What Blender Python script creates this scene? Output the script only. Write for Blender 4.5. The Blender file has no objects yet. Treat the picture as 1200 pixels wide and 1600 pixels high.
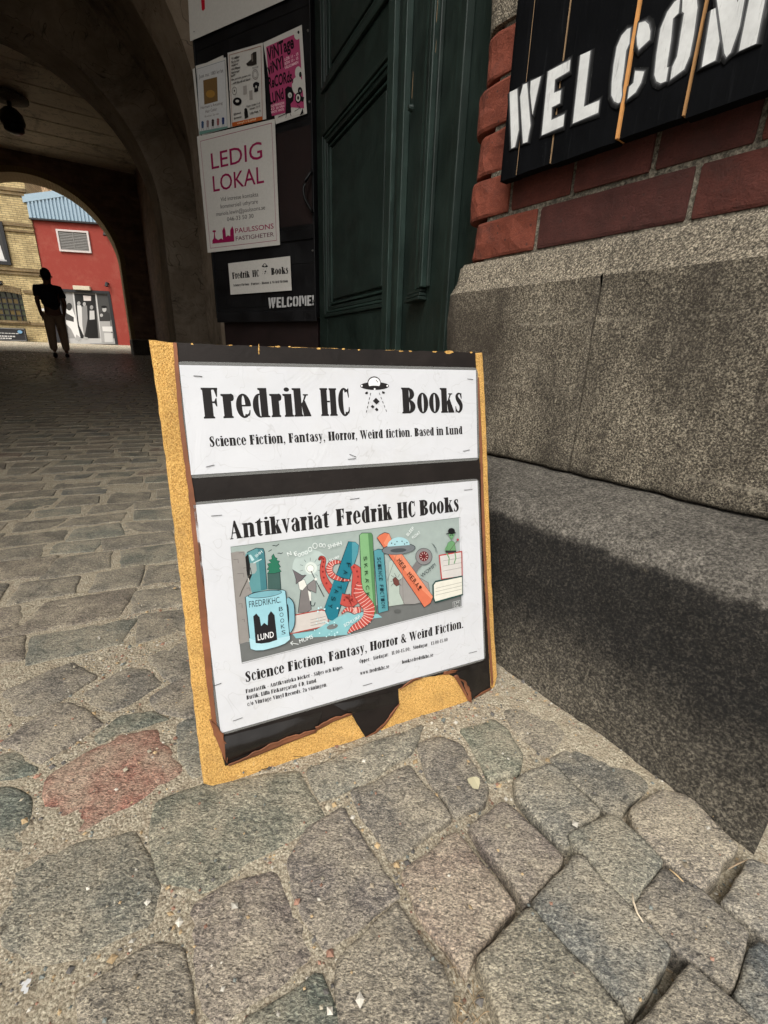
import bpy, bmesh, math, random
import numpy as np
from mathutils import Vector, Matrix, noise

sc = bpy.context.scene
COL = sc.collection
R = math.radians
rnd = random.Random(7)

# ------------------------------------------------------------------ camera, sky, sun, exposure
FPX, PITCH, ROLL, EYE = 694.0, 19.27, 1.77, 0.536
cd = bpy.data.cameras.new('camera'); cam = bpy.data.objects.new('camera', cd); COL.objects.link(cam)
p, r = R(PITCH), R(ROLL)
c_f = Vector((0, math.cos(p), -math.sin(p))); c_u0 = Vector((0, math.sin(p), math.cos(p))); c_r0 = Vector((1, 0, 0))
c_r = c_r0*math.cos(r)+c_u0*math.sin(r); c_u = -c_r0*math.sin(r)+c_u0*math.cos(r)
cam.matrix_world = Matrix(((c_r.x, c_u.x, -c_f.x, 0), (c_r.y, c_u.y, -c_f.y, 0), (c_r.z, c_u.z, -c_f.z, EYE), (0, 0, 0, 1)))
cd.sensor_fit = 'VERTICAL'; cd.sensor_height = 24.0; cd.lens = 24.0*FPX/1600.0
cd.clip_start = 0.02; cd.clip_end = 400
sc.camera = cam
w = bpy.data.worlds.new('World'); sc.world = w; w.use_nodes = True
nt = w.node_tree; nt.nodes.clear()
sky = nt.nodes.new('ShaderNodeTexSky'); sky.sky_type = 'NISHITA'; sky.sun_disc = False
sky.sun_elevation = R(52); sky.sun_rotation = R(200); sky.air_density = 1.6; sky.dust_density = 4.0
hs = nt.nodes.new('ShaderNodeHueSaturation'); hs.inputs['Saturation'].default_value = 0.12
tint = nt.nodes.new('ShaderNodeMix'); tint.data_type = 'RGBA'; tint.blend_type = 'MULTIPLY'; tint.inputs[0].default_value = 1.0
tint.inputs[7].default_value = (1.0, 0.99, 0.965, 1)
bg = nt.nodes.new('ShaderNodeBackground'); bg.inputs[1].default_value = 0.15
wo = nt.nodes.new('ShaderNodeOutputWorld')
nt.links.new(sky.outputs[0], hs.inputs['Color']); nt.links.new(hs.outputs[0], tint.inputs[6])
nt.links.new(tint.outputs[2], bg.inputs[0]); nt.links.new(bg.outputs[0], wo.inputs[0])
sd = bpy.data.lights.new('sun', 'SUN'); sd.energy = 1.5; sd.angle = R(35); sd.color = (1.0, 0.965, 0.905)
sun = bpy.data.objects.new('sun', sd); COL.objects.link(sun)
SUN_AZ, SUN_EL = 200.0, 52.0      # azimuth from +Y, clockwise
sdv = Vector((math.sin(R(SUN_AZ))*math.cos(R(SUN_EL)), math.cos(R(SUN_AZ))*math.cos(R(SUN_EL)), math.sin(R(SUN_EL))))
sun.rotation_euler = sdv.to_track_quat('Z', 'Y').to_euler()
sc.view_settings.view_transform = 'Standard'; sc.view_settings.look = 'None'
sc.view_settings.exposure = 0.55; sc.view_settings.gamma = 1.0
sc.view_settings.use_curve_mapping = False
sc.render.engine = 'CYCLES'
sc.cycles.use_denoising = True
sc.cycles.max_bounces = 10; sc.cycles.diffuse_bounces = 6
sc.cycles.use_adaptive_sampling = False

# ------------------------------------------------------------------ frames of the place
def axes(az):
    a = R(az); return Vector((math.sin(a), math.cos(a), 0)), Vector((math.cos(a), -math.sin(a), 0))
UW, VW = axes(-37.23)            # pier wall: along it, and to its right
UT, VT = axes(-31.6)             # passage
Z = Vector((0, 0, 1))
def W(u, v, z=0.0): return UW*u+VW*v+Z*z
def T(u, v, z=0.0): return UT*u+VT*v+Z*z
_gp = [(-99, 0), (2, 0), (5, .06), (8, .15), (12, .28), (15, .40), (25, .68), (60, 1.1)]
def ground_u(u):
    for (a, b), (c, d) in zip(_gp, _gp[1:]):
        if u < c: return b+(d-b)*max(0, (u-a))/(c-a)
    return 1.1
def ground(x, y): return ground_u(x*UT.x+y*UT.y)
def ray(x, y): return c_r*(x-600)+c_u*(800-y)+c_f*FPX
def on_z(x, y, z=0.0):
    d = ray(x, y); t = (z-EYE)/d.z; return Vector((0, 0, EYE))+d*t
class Plane:
    """a plane in the place: origin, unit axes ex, ey and normal; sub-points in metres"""
    def __init__(s, o, ex, ey):
        s.o = Vector(o); s.ex = Vector(ex).normalized(); s.ey = Vector(ey).normalized(); s.n = s.ex.cross(s.ey).normalized()
    def hit(s, x, y):
        d = ray(x, y); e = Vector((0, 0, EYE)); t = (s.o-e).dot(s.n)/d.dot(s.n); return e+d*t
    def px(s, x, y):
        q = s.hit(x, y)-s.o; return (q.dot(s.ex), q.dot(s.ey))
    def mat(s): return Matrix(((s.ex.x, s.ey.x, s.n.x, s.o.x), (s.ex.y, s.ey.y, s.n.y, s.o.y), (s.ex.z, s.ey.z, s.n.z, s.o.z), (0, 0, 0, 1)))
    def P(s, a, b, c=0.0): return s.o+s.ex*a+s.ey*b+s.n*c

# ------------------------------------------------------------------ materials
def lin(c):
    return tuple(((v/255)/12.92 if v/255 <= .04045 else ((v/255+.055)/1.055)**2.4) for v in c)+(1,)
class NT:
    def __init__(s, name):
        s.m = bpy.data.materials.new(name); s.m.use_nodes = True; s.t = s.m.node_tree; s.b = s.t.nodes['Principled BSDF']; s.co = None
        s.b.inputs['Specular IOR Level'].default_value = 0.35
    def n(s, typ, **k):
        x = s.t.nodes.new(typ)
        for a, v in k.items(): setattr(x, a, v)
        return x
    def l(s, a, b): s.t.links.new(a, b)
    def coord(s, kind='Object'):
        if s.co is None:
            s.co = s.n('ShaderNodeTexCoord').outputs['Object'] if kind == 'Object' else s.n('ShaderNodeNewGeometry').outputs['Position']
        return s.co
    def noise(s, scale, detail=4, rough=.6, vec=None, dist=0.0):
        x = s.n('ShaderNodeTexNoise'); x.inputs['Scale'].default_value = scale; x.inputs['Detail'].default_value = detail
        x.inputs['Roughness'].default_value = rough; x.inputs['Distortion'].default_value = dist
        s.l(vec or s.coord(), x.inputs['Vector']); return x.outputs[0]
    def vor(s, scale, feat='F1', vec=None, out=0):
        x = s.n('ShaderNodeTexVoronoi', feature=feat); x.inputs['Scale'].default_value = scale
        s.l(vec or s.coord(), x.inputs['Vector']); return x.outputs[out]
    def ramp(s, fac, stops, interp='LINEAR'):
        x = s.n('ShaderNodeValToRGB'); x.color_ramp.interpolation = interp; e = x.color_ramp.elements
        while len(e) < len(stops): e.new(.5)
        for el, (pp, c) in zip(e, stops):
            el.position = pp; el.color = c if len(c) == 4 else tuple(c)+(1,)
        s.l(fac, x.inputs[0]); return x.outputs[0]
    def mix(s, fac, a, b, mode='MIX'):
        x = s.n('ShaderNodeMix', data_type='RGBA', blend_type=mode)
        for i, v in ((0, fac), (6, a), (7, b)):
            if isinstance(v, (int, float)): x.inputs[i].default_value = v
            elif isinstance(v, tuple): x.inputs[i].default_value = v
            else: s.l(v, x.inputs[i])
        return x.outputs[2]
    def math(s, op, a, b=0.0, clamp=False):
        x = s.n('ShaderNodeMath', operation=op, use_clamp=clamp)
        for i, v in ((0, a), (1, b)):
            if isinstance(v, (int, float)): x.inputs[i].default_value = v
            else: s.l(v, x.inputs[i])
        return x.outputs[0]
    def bump(s, h, strength=.5, dist=.002, prev=None):
        x = s.n('ShaderNodeBump'); x.inputs['Strength'].default_value = strength; x.inputs['Distance'].default_value = dist
        s.l(h, x.inputs['Height'])
        if prev is not None: s.l(prev, x.inputs['Normal'])
        return x.outputs[0]
    def out(s, col=None, rough=.8, nrm=None, **k):
        if col is not None:
            if isinstance(col, tuple): s.b.inputs['Base Color'].default_value = col
            else: s.l(col, s.b.inputs['Base Color'])
        if isinstance(rough, (int, float)): s.b.inputs['Roughness'].default_value = rough
        else: s.l(rough, s.b.inputs['Roughness'])
        if nrm is not None: s.l(nrm, s.b.inputs['Normal'])
        for a, v in k.items(): s.b.inputs[a.replace('_', ' ')].default_value = v
        return s.m
def g(v, a=1): return (v, v, v, 1)

def m_flat(name, col, rough=.6, **k):
    n = NT(name); nz = n.noise(60, 5, .6)
    c = n.mix(n.ramp(nz, [(.3, g(.72)), (.7, g(1.0))]), (0, 0, 0, 1), col, 'MIX') if False else n.mix(1.0, col, n.ramp(nz, [(.3, g(.8)), (.7, g(1.05))]), 'MULTIPLY')
    return n.out(c, rough, n.bump(n.noise(300, 3), .15, .0006), **k)

def m_cobble(worn=False):
    n = NT('worn_cobble_granite' if worn else 'cobble_granite')
    n.b.inputs['Specular IOR Level'].default_value = .38
    n.coord('pos')
    at = n.n('ShaderNodeAttribute', attribute_name='tint').outputs['Color']
    mp = n.n('ShaderNodeMapping'); mp.inputs['Scale'].default_value = (1, 1.9, 1); mp.inputs['Rotation'].default_value = (0, 0, R(25)); n.l(n.co, mp.inputs[0])
    v = mp.outputs[0]
    fine = n.noise(330, 5, .7, v, .6); mid = n.noise(95, 4, .65, v, .8); big = n.noise(14, 4, .6)
    gr = n.ramp(fine, [(.36, g(.3)), (.47, g(.85)), (.54, (1.3, 1.27, 1.18, 1)), (.64, (2.7, 2.6, 2.35, 1))])
    gm = n.ramp(mid, [(.32, g(.5)), (.68, g(1.5))])
    c = n.mix(1.0, at, gr, 'MULTIPLY'); c = n.mix(1.0, c, gm, 'MULTIPLY')
    sp = n.vor(260, vec=v); c = n.mix(n.ramp(sp, [(.10, g(.55)), (.2, g(0))]), c, (.50, .46, .38, 1))
    dust = n.ramp(n.math('ADD', big, n.math('MULTIPLY', mid, .5)), [(.64, g(.05)), (.93, g(.7))])
    c = n.mix(dust, c, n.ramp(fine, [(.36, (.07, .056, .038)), (.62, (.62, .54, .40))]))
    h = n.math('ADD', n.math('MULTIPLY', fine, .5), n.math('MULTIPLY', mid, 1.0))
    du = n.n('ShaderNodeVectorMath', operation='DOT_PRODUCT'); n.l(n.co, du.inputs[0]); du.inputs[1].default_value = UT
    deep = n.ramp(n.math('MULTIPLY', n.math('ADD', du.outputs['Value'], n.math('MULTIPLY', big, 1.5)), .1), [(.25, g(0)), (1.0, g(1))])   # feet have polished the stones under the arch
    rr = n.mix(deep, n.ramp(mid, [(.3, g(.55)), (.7, g(.85))]), n.ramp(mid, [(.3, g(.24)), (.7, g(.46))]))
    bs = n.n('ShaderNodeBump'); bs.inputs['Distance'].default_value = .0024; n.l(h, bs.inputs['Height']); n.l(n.math('SUBTRACT', 1.0, n.math('MULTIPLY', deep, .65)), bs.inputs['Strength'])
    return n.out(c, rr, n.bump(n.noise(36, 5, .65, v), .25, .005, bs.outputs[0]))
def m_sand():
    n = NT('joint_sand'); n.coord('pos')
    f = n.noise(420, 5, .75); m = n.noise(70, 4); b = n.noise(9, 3)
    c = n.ramp(f, [(.32, (.10, .08, .055)), (.5, (.40, .35, .26)), (.66, (.80, .72, .57))])
    c = n.mix(n.ramp(m, [(.4, g(0)), (.7, g(.55))]), c, (.20, .145, .095, 1))
    c = n.mix(n.ramp(n.vor(330), [(.08, g(.8)), (.17, g(0))]), c, (.6, .5, .37, 1))
    c = n.mix(n.ramp(n.vor(170), [(.06, g(.9)), (.10, g(0))]), c, (.36, .2, .15, 1))
    c = n.mix(n.ramp(b, [(.4, g(0)), (.8, g(.4))]), c, (.34, .29, .19, 1))
    return n.out(c, .95, n.bump(n.noise(40, 4), .5, .008, n.bump(n.math('ADD', f, n.math('MULTIPLY', n.vor(260), -.9)), .95, .003)))
def m_plain_ground():
    n = NT('far_ground'); n.coord('pos')
    f = n.noise(60, 5, .7)
    return n.out(n.ramp(f, [(.3, (.05, .045, .036)), (.7, (.17, .15, .11))]), .9, n.bump(f, .6, .01))
def m_granite(name, dark, mid_, light, scale=300, streak=0.0, dirt=None):
    n = NT(name); n.coord('pos')
    f = n.noise(scale, 5, .72, dist=.4); m = n.noise(scale/3.2, 4, .6); b = n.noise(5, 5, .65)
    c = n.ramp(f, [(.36, dark), (.49, mid_), (.62, light)])
    c = n.mix(1.0, c, n.ramp(m, [(.28, g(.62)), (.72, g(1.3))]), 'MULTIPLY')
    c = n.mix(1.0, c, n.ramp(b, [(.3, g(.68)), (.7, g(1.2))]), 'MULTIPLY')
    if dirt:
        mp = n.n('ShaderNodeMapping'); mp.inputs['Scale'].default_value = dirt[2]; n.l(n.co, mp.inputs[0])
        d = n.noise(4.5, 6, .7, mp.outputs[0], .5)
        c = n.mix(n.ramp(d, [(.42, g(0)), (.62, g(dirt[1]))]), c, dirt[0])
        c = n.mix(n.ramp(n.noise(46, 6, .8, mp.outputs[0], 1.2), [(.66, g(0)), (.74, g(.55))]), c, (.32, .28, .2, 1))
    if name == 'plinth_granite':      # dressed stone: faint level tool lines and pale run marks
        sz = n.n('ShaderNodeSeparateXYZ'); n.l(n.co, sz.inputs[0]); lz = n.math('ADD', sz.outputs[2], n.math('MULTIPLY', n.noise(6, 3), .02))
        ln = n.math('FRACT', n.math('MULTIPLY', lz, 9.0)); br_ = n.noise(7, 5, .8)
        c = n.mix(n.math('MULTIPLY', n.ramp(ln, [(.46, g(0)), (.5, g(.55)), (.54, g(0))]), n.ramp(br_, [(.5, g(0)), (.62, g(1))])), c, (.36, .32, .25, 1))
        mv = n.n('ShaderNodeMapping'); mv.inputs['Scale'].default_value = (14, 14, 1.1); n.l(n.co, mv.inputs[0])
        c = n.mix(n.ramp(n.noise(1.6, 5, .75, mv.outputs[0], .6), [(.60, g(0)), (.72, g(.45))]), c, (.045, .036, .026, 1))
        c = n.mix(n.ramp(n.noise(1.9, 5, .75, mv.outputs[0], .9), [(.64, g(0)), (.76, g(.30))]), c, (.34, .30, .23, 1))      # darker patch round the door corner
        ds = n.n('ShaderNodeVectorMath', operation='DISTANCE'); n.l(n.co, ds.inputs[0]); ds.inputs[1].default_value = W(.72, .755, .56)
        dd = n.math('ADD', ds.outputs['Value'], n.math('MULTIPLY', n.noise(14, 5, .7), .16))
        c = n.mix(n.ramp(dd, [(.14, g(.72)), (.27, g(0))]), c, (.035, .026, .018, 1))
    h = n.math('ADD', f, n.math('MULTIPLY', m, 1.2))
    return n.out(c, .88, n.bump(n.noise(30, 5, .7), .45, .006, n.bump(h, .9, .0025)))
def m_brick():
    n = NT('red_brick')
    at = n.n('ShaderNodeAttribute', attribute_name='tint').outputs['Color']
    n.coord('pos')
    m = n.noise(24, 5, .65); f = n.noise(380, 3, .6); s = n.noise(11, 5, .7, dist=1.0)
    c = n.mix(1.0, at, n.ramp(m, [(.3, g(.72)), (.7, g(1.22))]), 'MULTIPLY')
    c = n.mix(1.0, c, n.ramp(f, [(.3, g(.82)), (.7, g(1.15))]), 'MULTIPLY')
    c = n.mix(n.ramp(s, [(.54, g(0)), (.7, g(.65))]), c, (.045, .02, .016, 1))
    c = n.mix(n.ramp(n.vor(42), [(.07, g(.7)), (.12, g(0))]), c, (.03, .018, .015, 1))
    pit = n.ramp(n.vor(150), [(.04, g(0)), (.14, g(1))])
    c = n.mix(n.ramp(n.noise(210, 4, .8), [(.60, g(0)), (.68, g(.6))]), c, (.035, .02, .015, 1))
    return n.out(c, .85, n.bump(n.noise(70, 6, .75), .8, .004, n.bump(f, .7, .0016, n.bump(pit, .6, .0015))))
def m_paint(name, base, wear, wearcol=(.12, .16, .13, 1), rough=.42, grain=True):
    n = NT(name)
    mp = n.n('ShaderNodeMapping'); mp.inputs['Scale'].default_value = (30, 30, 2.2); n.coord('pos'); n.l(n.co, mp.inputs[0])
    st = n.noise(4, 6, .7, mp.outputs[0], .3); b = n.noise(7, 5, .6); f = n.noise(120, 4)
    c = n.mix(1.0, base, n.ramp(b, [(.3, g(.6)), (.7, g(1.35))]), 'MULTIPLY')
    c = n.mix(n.ramp(st, [(.60, g(0)), (.72, g(wear))]), c, wearcol)
    c = n.mix(n.ramp(n.vor(55), [(.04, g(.4)), (.08, g(0))]), c, wearcol)
    return n.out(c, n.ramp(b, [(.3, g(rough)), (.7, g(min(1, rough+.25)))]), n.bump(st, .5, .0015, n.bump(f, .3, .0006)))
def m_tunnel(name, c1, c2, bricks=True):
    n = NT(name); n.coord('pos')
    b = n.noise(2.2, 6, .7)
    c = n.mix(n.ramp(b, [(.35, g(0)), (.65, g(1))]), c1, c2)
    if bricks:
        sx = n.n('ShaderNodeSeparateXYZ'); n.l(n.co, sx.inputs[0])
        dt = n.n('ShaderNodeVectorMath', operation='DOT_PRODUCT'); n.l(n.co, dt.inputs[0]); dt.inputs[1].default_value = UT+VT
        cb = n.n('ShaderNodeCombineXYZ'); n.l(dt.outputs['Value'], cb.inputs[0]); n.l(sx.outputs[2], cb.inputs[1])
        br = n.n('ShaderNodeTexBrick'); br.inputs['Scale'].default_value = 1.0; br.inputs['Brick Width'].default_value = .26
        br.inputs['Row Height'].default_value = .077; br.inputs['Mortar Size'].default_value = .007
        br.inputs['Color1'].default_value = g(.75); br.inputs['Color2'].default_value = g(1.15); br.inputs['Mortar'].default_value = (.9, .85, .75, 1)
        n.l(cb.outputs[0], br.inputs['Vector'])
        c = n.mix(1.0, c, br.outputs['Color'], 'MULTIPLY')
        return n.out(c, .85, n.bump(n.math('MULTIPLY', br.outputs['Fac'], -1.0), .8, .006, n.bump(n.noise(60, 4), .4, .003)))
    c = n.mix(n.ramp(n.noise(1.1, 7, .8, dist=.8), [(.5, g(0)), (.66, g(.6))]), c, (.035, .027, .02, 1))
    c = n.mix(n.ramp(n.noise(1.7, 2, .5, dist=2.5), [(.494, g(0)), (.5, g(.7)), (.506, g(0))]), c, (.01, .008, .006, 1))
    return n.out(c, .9, n.bump(n.noise(9, 6, .7), .5, .02, n.bump(n.noise(60, 5), .4, .004)))
def m_yellow_brick(name, ua, uz=1.0, base1=(.60, .47, .24, 1), base2=(.45, .34, .165, 1), mortar=(.24, .19, .11, 1)):
    n = NT(name); n.coord('pos')
    sx = n.n('ShaderNodeSeparateXYZ'); n.l(n.co, sx.inputs[0])
    dt = n.n('ShaderNodeVectorMath', operation='DOT_PRODUCT'); n.l(n.co, dt.inputs[0]); dt.inputs[1].default_value = ua
    cb = n.n('ShaderNodeCombineXYZ'); n.l(dt.outputs['Value'], cb.inputs[0]); n.l(sx.outputs[2], cb.inputs[1])
    br = n.n('ShaderNodeTexBrick'); br.inputs['Scale'].default_value = 1.0; br.inputs['Brick Width'].default_value = .26
    br.inputs['Row Height'].default_value = .08*uz; br.inputs['Mortar Size'].default_value = .009
    br.inputs['Color1'].default_value = base1; br.inputs['Color2'].default_value = base2; br.inputs['Mortar'].default_value = mortar
    n.l(cb.outputs[0], br.inputs['Vector'])
    c = n.mix(1.0, br.outputs['Color'], n.ramp(n.noise(3, 6, .7), [(.3, g(.6)), (.7, g(1.25))]), 'MULTIPLY')
    return n.out(c, .9, n.bump(n.math('MULTIPLY', br.outputs['Fac'], -1.0), .7, .01))
def m_print(name='printed_ink', rough=.45):
    n = NT(name); n.b.inputs['Specular IOR Level'].default_value = .12; at = n.n('ShaderNodeAttribute', attribute_name='ink').outputs['Color']
    c = n.mix(1.0, at, n.ramp(n.noise(90, 5), [(.3, g(.93)), (.7, g(1.02))]), 'MULTIPLY')
    return n.out(c, rough)
def m_paper():
    n = NT('white_paper'); b = n.noise(9, 5, .6)
    cr = n.ramp(n.noise(11, 2, .5, dist=2.2), [(.492, g(0)), (.5, g(1)), (.508, g(0))])
    c = n.mix(n.ramp(b, [(.3, g(0)), (.7, g(.6))]), (.60, .605, .625, 1), (.55, .555, .58, 1))
    c = n.mix(n.math('MULTIPLY', cr, .30), c, (.33, .32, .30, 1))
    c = n.mix(n.ramp(n.noise(5, 6, .75), [(.52, g(0)), (.75, g(.35))]), c, (.48, .46, .42, 1))
    c = n.mix(n.ramp(n.vor(120), [(.03, g(.5)), (.06, g(0))]), c, (.45, .43, .4, 1))
    return n.out(c, .38, n.bump(n.noise(16, 3, .5, dist=1.4), .5, .003), Coat_Weight=.3, Coat_Roughness=.2)
def m_cork():
    n = NT('yellow_fibre_board'); f = n.noise(620, 4, .7); b = n.noise(18, 5)
    c = n.ramp(f, [(.30, (.20, .085, .018)), (.44, (.58, .31, .08)), (.6, (.83, .52, .17))])
    c = n.mix(1.0, c, n.ramp(b, [(.3, g(.86)), (.7, g(1.12))]), 'MULTIPLY')
    c = n.mix(n.ramp(n.vor(230), [(.05, g(.75)), (.13, g(0))]), c, (.14, .06, .02, 1))
    c = n.mix(n.ramp(n.noise(26, 6, .8, dist=.7), [(.55, g(0)), (.72, g(.55))]), c, (.30, .17, .07, 1))
    c = n.mix(n.ramp(n.noise(48, 5, .8), [(.62, g(0)), (.72, g(.5))]), c, (.86, .66, .36, 1))
    return n.out(c, .95, n.bump(f, 1.0, .0022, n.bump(n.vor(300), .5, .0015)))
def m_film(name, base, rough):
    n = NT(name); f = n.noise(160, 5, .7); b = n.noise(14, 4, dist=1.0)
    c = n.mix(1.0, base, n.ramp(b, [(.3, g(.7)), (.7, g(1.3))]), 'MULTIPLY')
    c = n.mix(n.ramp(n.noise(34, 6, .8, dist=1.6), [(.66, g(0)), (.74, g(.25))]), c, (.22, .2, .18, 1))
    return n.out(c, rough, n.bump(n.noise(40, 4, dist=.8), .35, .002, n.bump(f, .25, .0005)))
MAT = {}
def M_(k): return MAT[k]
MAT['cobble'] = m_cobble(); MAT['sand'] = m_sand(); MAT['far_ground'] = m_plain_ground()
MAT['plinth'] = m_granite('plinth_granite', (.017, .014, .010), (.10, .084, .062), (.44, .385, .29), 370, dirt=((.03, .024, .018, 1), .62, (3.2, 3.2, .9)))
MAT['ledge'] = m_granite('ledge_granite', (.030, .027, .022), (.078, .071, .060), (.17, .155, .13), 280)
MAT['base'] = m_granite('base_granite', (.012, .0105, .008), (.038, .033, .026), (.125, .108, .082), 240, dirt=((.010, .009, .008, 1), .75, (1.2, 1.2, 3.5)))
MAT['moulding'] = m_granite('moulding_stone', (.022, .018, .013), (.118, .10, .074), (.45, .39, .295), 340)  # plinth granite lightened: the brighter light on the chamfer is in the colour
def m_block():
    n = NT('base_block_granite'); n.coord('pos')
    f = n.noise(270, 5, .72, dist=.4); m = n.noise(80, 4, .6); b = n.noise(5, 5, .65); s3 = n.n('ShaderNodeSeparateXYZ'); n.l(n.co, s3.inputs[0]); zz = s3.outputs[2]
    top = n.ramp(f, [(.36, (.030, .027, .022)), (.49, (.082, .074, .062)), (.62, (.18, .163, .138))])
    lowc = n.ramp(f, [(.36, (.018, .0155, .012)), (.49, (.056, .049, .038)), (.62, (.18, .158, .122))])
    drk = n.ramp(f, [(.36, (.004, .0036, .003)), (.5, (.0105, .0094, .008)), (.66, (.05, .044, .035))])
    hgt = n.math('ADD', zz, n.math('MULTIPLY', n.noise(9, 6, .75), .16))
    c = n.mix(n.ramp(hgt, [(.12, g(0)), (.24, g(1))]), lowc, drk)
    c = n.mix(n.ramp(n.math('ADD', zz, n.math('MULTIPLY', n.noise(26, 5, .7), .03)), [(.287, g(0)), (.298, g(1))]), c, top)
    c = n.mix(1.0, c, n.ramp(m, [(.28, g(.62)), (.72, g(1.35))]), 'MULTIPLY'); c = n.mix(1.0, c, n.ramp(b, [(.3, g(.72)), (.7, g(1.25))]), 'MULTIPLY')
    mp = n.n('ShaderNodeMapping'); mp.inputs['Scale'].default_value = (1, 1, 2.6); n.l(n.co, mp.inputs[0])
    c = n.mix(n.ramp(n.noise(30, 6, .85, mp.outputs[0], 1.5), [(.64, g(0)), (.72, g(.55))]), c, (.30, .26, .18, 1))
    h = n.math('ADD', f, n.math('MULTIPLY', m, 1.2))
    return n.out(c, .88, n.bump(n.noise(30, 5, .7), .5, .007, n.bump(h, .9, .0025)))
MAT['block'] = m_block()
MAT['brick'] = m_brick(); MAT['mortar'] = m_granite('mortar', (.04, .035, .027), (.13, .115, .088), (.27, .24, .185), 200)
MAT['green'] = m_paint('dark_green_paint', (.0110, .0205, .0165, 1), .65, (.055, .085, .068, 1), .38)
MAT['green_light'] = m_paint('worn_green_paint', (.016, .032, .026, 1), .8, (.07, .12, .10, 1), .4)
MAT['blackboard'] = m_paint('black_board_paint', (.006, .006, .007, 1), .35, (.03, .03, .03, 1), .35)
MAT['redwood'] = m_paint('dark_red_wood', (.011, .004, .0035, 1), .4, (.01, .006, .005, 1), .6)
MAT['plank'] = m_paint('black_plank_paint', (.0042, .0045, .0052, 1), .35, (.022, .023, .025, 1), .62)
MAT['plank'].node_tree.nodes['Principled BSDF'].inputs['Specular IOR Level'].default_value = .03
MAT['rawwood'] = m_flat('raw_pine', (.62, .29, .09, 1), .7)
MAT['rawwood_pale'] = m_flat('raw_pine_pale', (.34, .22, .12, 1), .8)
def m_stencil():
    n = NT('stencil_paint'); n.coord('pos'); n.b.inputs['Specular IOR Level'].default_value = .1
    at = n.n('ShaderNodeAttribute', attribute_name='ink').outputs['Color']
    mp = n.n('ShaderNodeMapping'); mp.inputs['Scale'].default_value = (60, 60, 6); n.l(n.co, mp.inputs[0])
    st = n.noise(4, 6, .75, mp.outputs[0], .4)
    c = n.mix(n.ramp(st, [(.58, g(0)), (.70, g(.55))]), at, (.12, .12, .12, 1)); c = n.mix(1.0, c, n.ramp(n.noise(22, 5, .7), [(.3, g(.78)), (.7, g(1.05))]), 'MULTIPLY')
    return n.out(c, .6, n.bump(st, .3, .0006))
MAT['white_paint'] = m_stencil()
MAT['ink'] = m_print(); MAT['paper'] = m_paper()
MAT['cork'] = m_cork(); MAT['film'] = m_film('black_film', (.014, .0105, .009, 1), .5); MAT['film'].node_tree.nodes['Principled BSDF'].inputs['Specular IOR Level'].default_value = .2; MAT['fold'] = m_film('glossy_black_film', (.014, .0115, .010, 1), .22); MAT['brownback'] = m_film('brown_backing', (.20, .075, .035, 1), .6)
MAT['metal'] = m_flat('steel', (.35, .34, .33, 1), .35, Metallic=.8)
MAT['iron'] = m_flat('black_iron', (.02, .02, .02, 1), .4, Metallic=.6)
MAT['tunnel_wall'] = m_tunnel('passage_brick', (.28, .18, .13, 1), (.15, .095, .07, 1))
MAT['tunnel_arch'] = m_tunnel('passage_arch_plaster', (.46, .37, .28, 1), (.28, .22, .16, 1), False)
MAT['ceiling'] = m_tunnel('passage_ceiling_plaster', (.84, .74, .58, 1), (.74, .64, .50, 1), False)
MAT['facade'] = m_tunnel('facade_brick', (.26, .09, .05, 1), (.18, .06, .035, 1))

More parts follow.
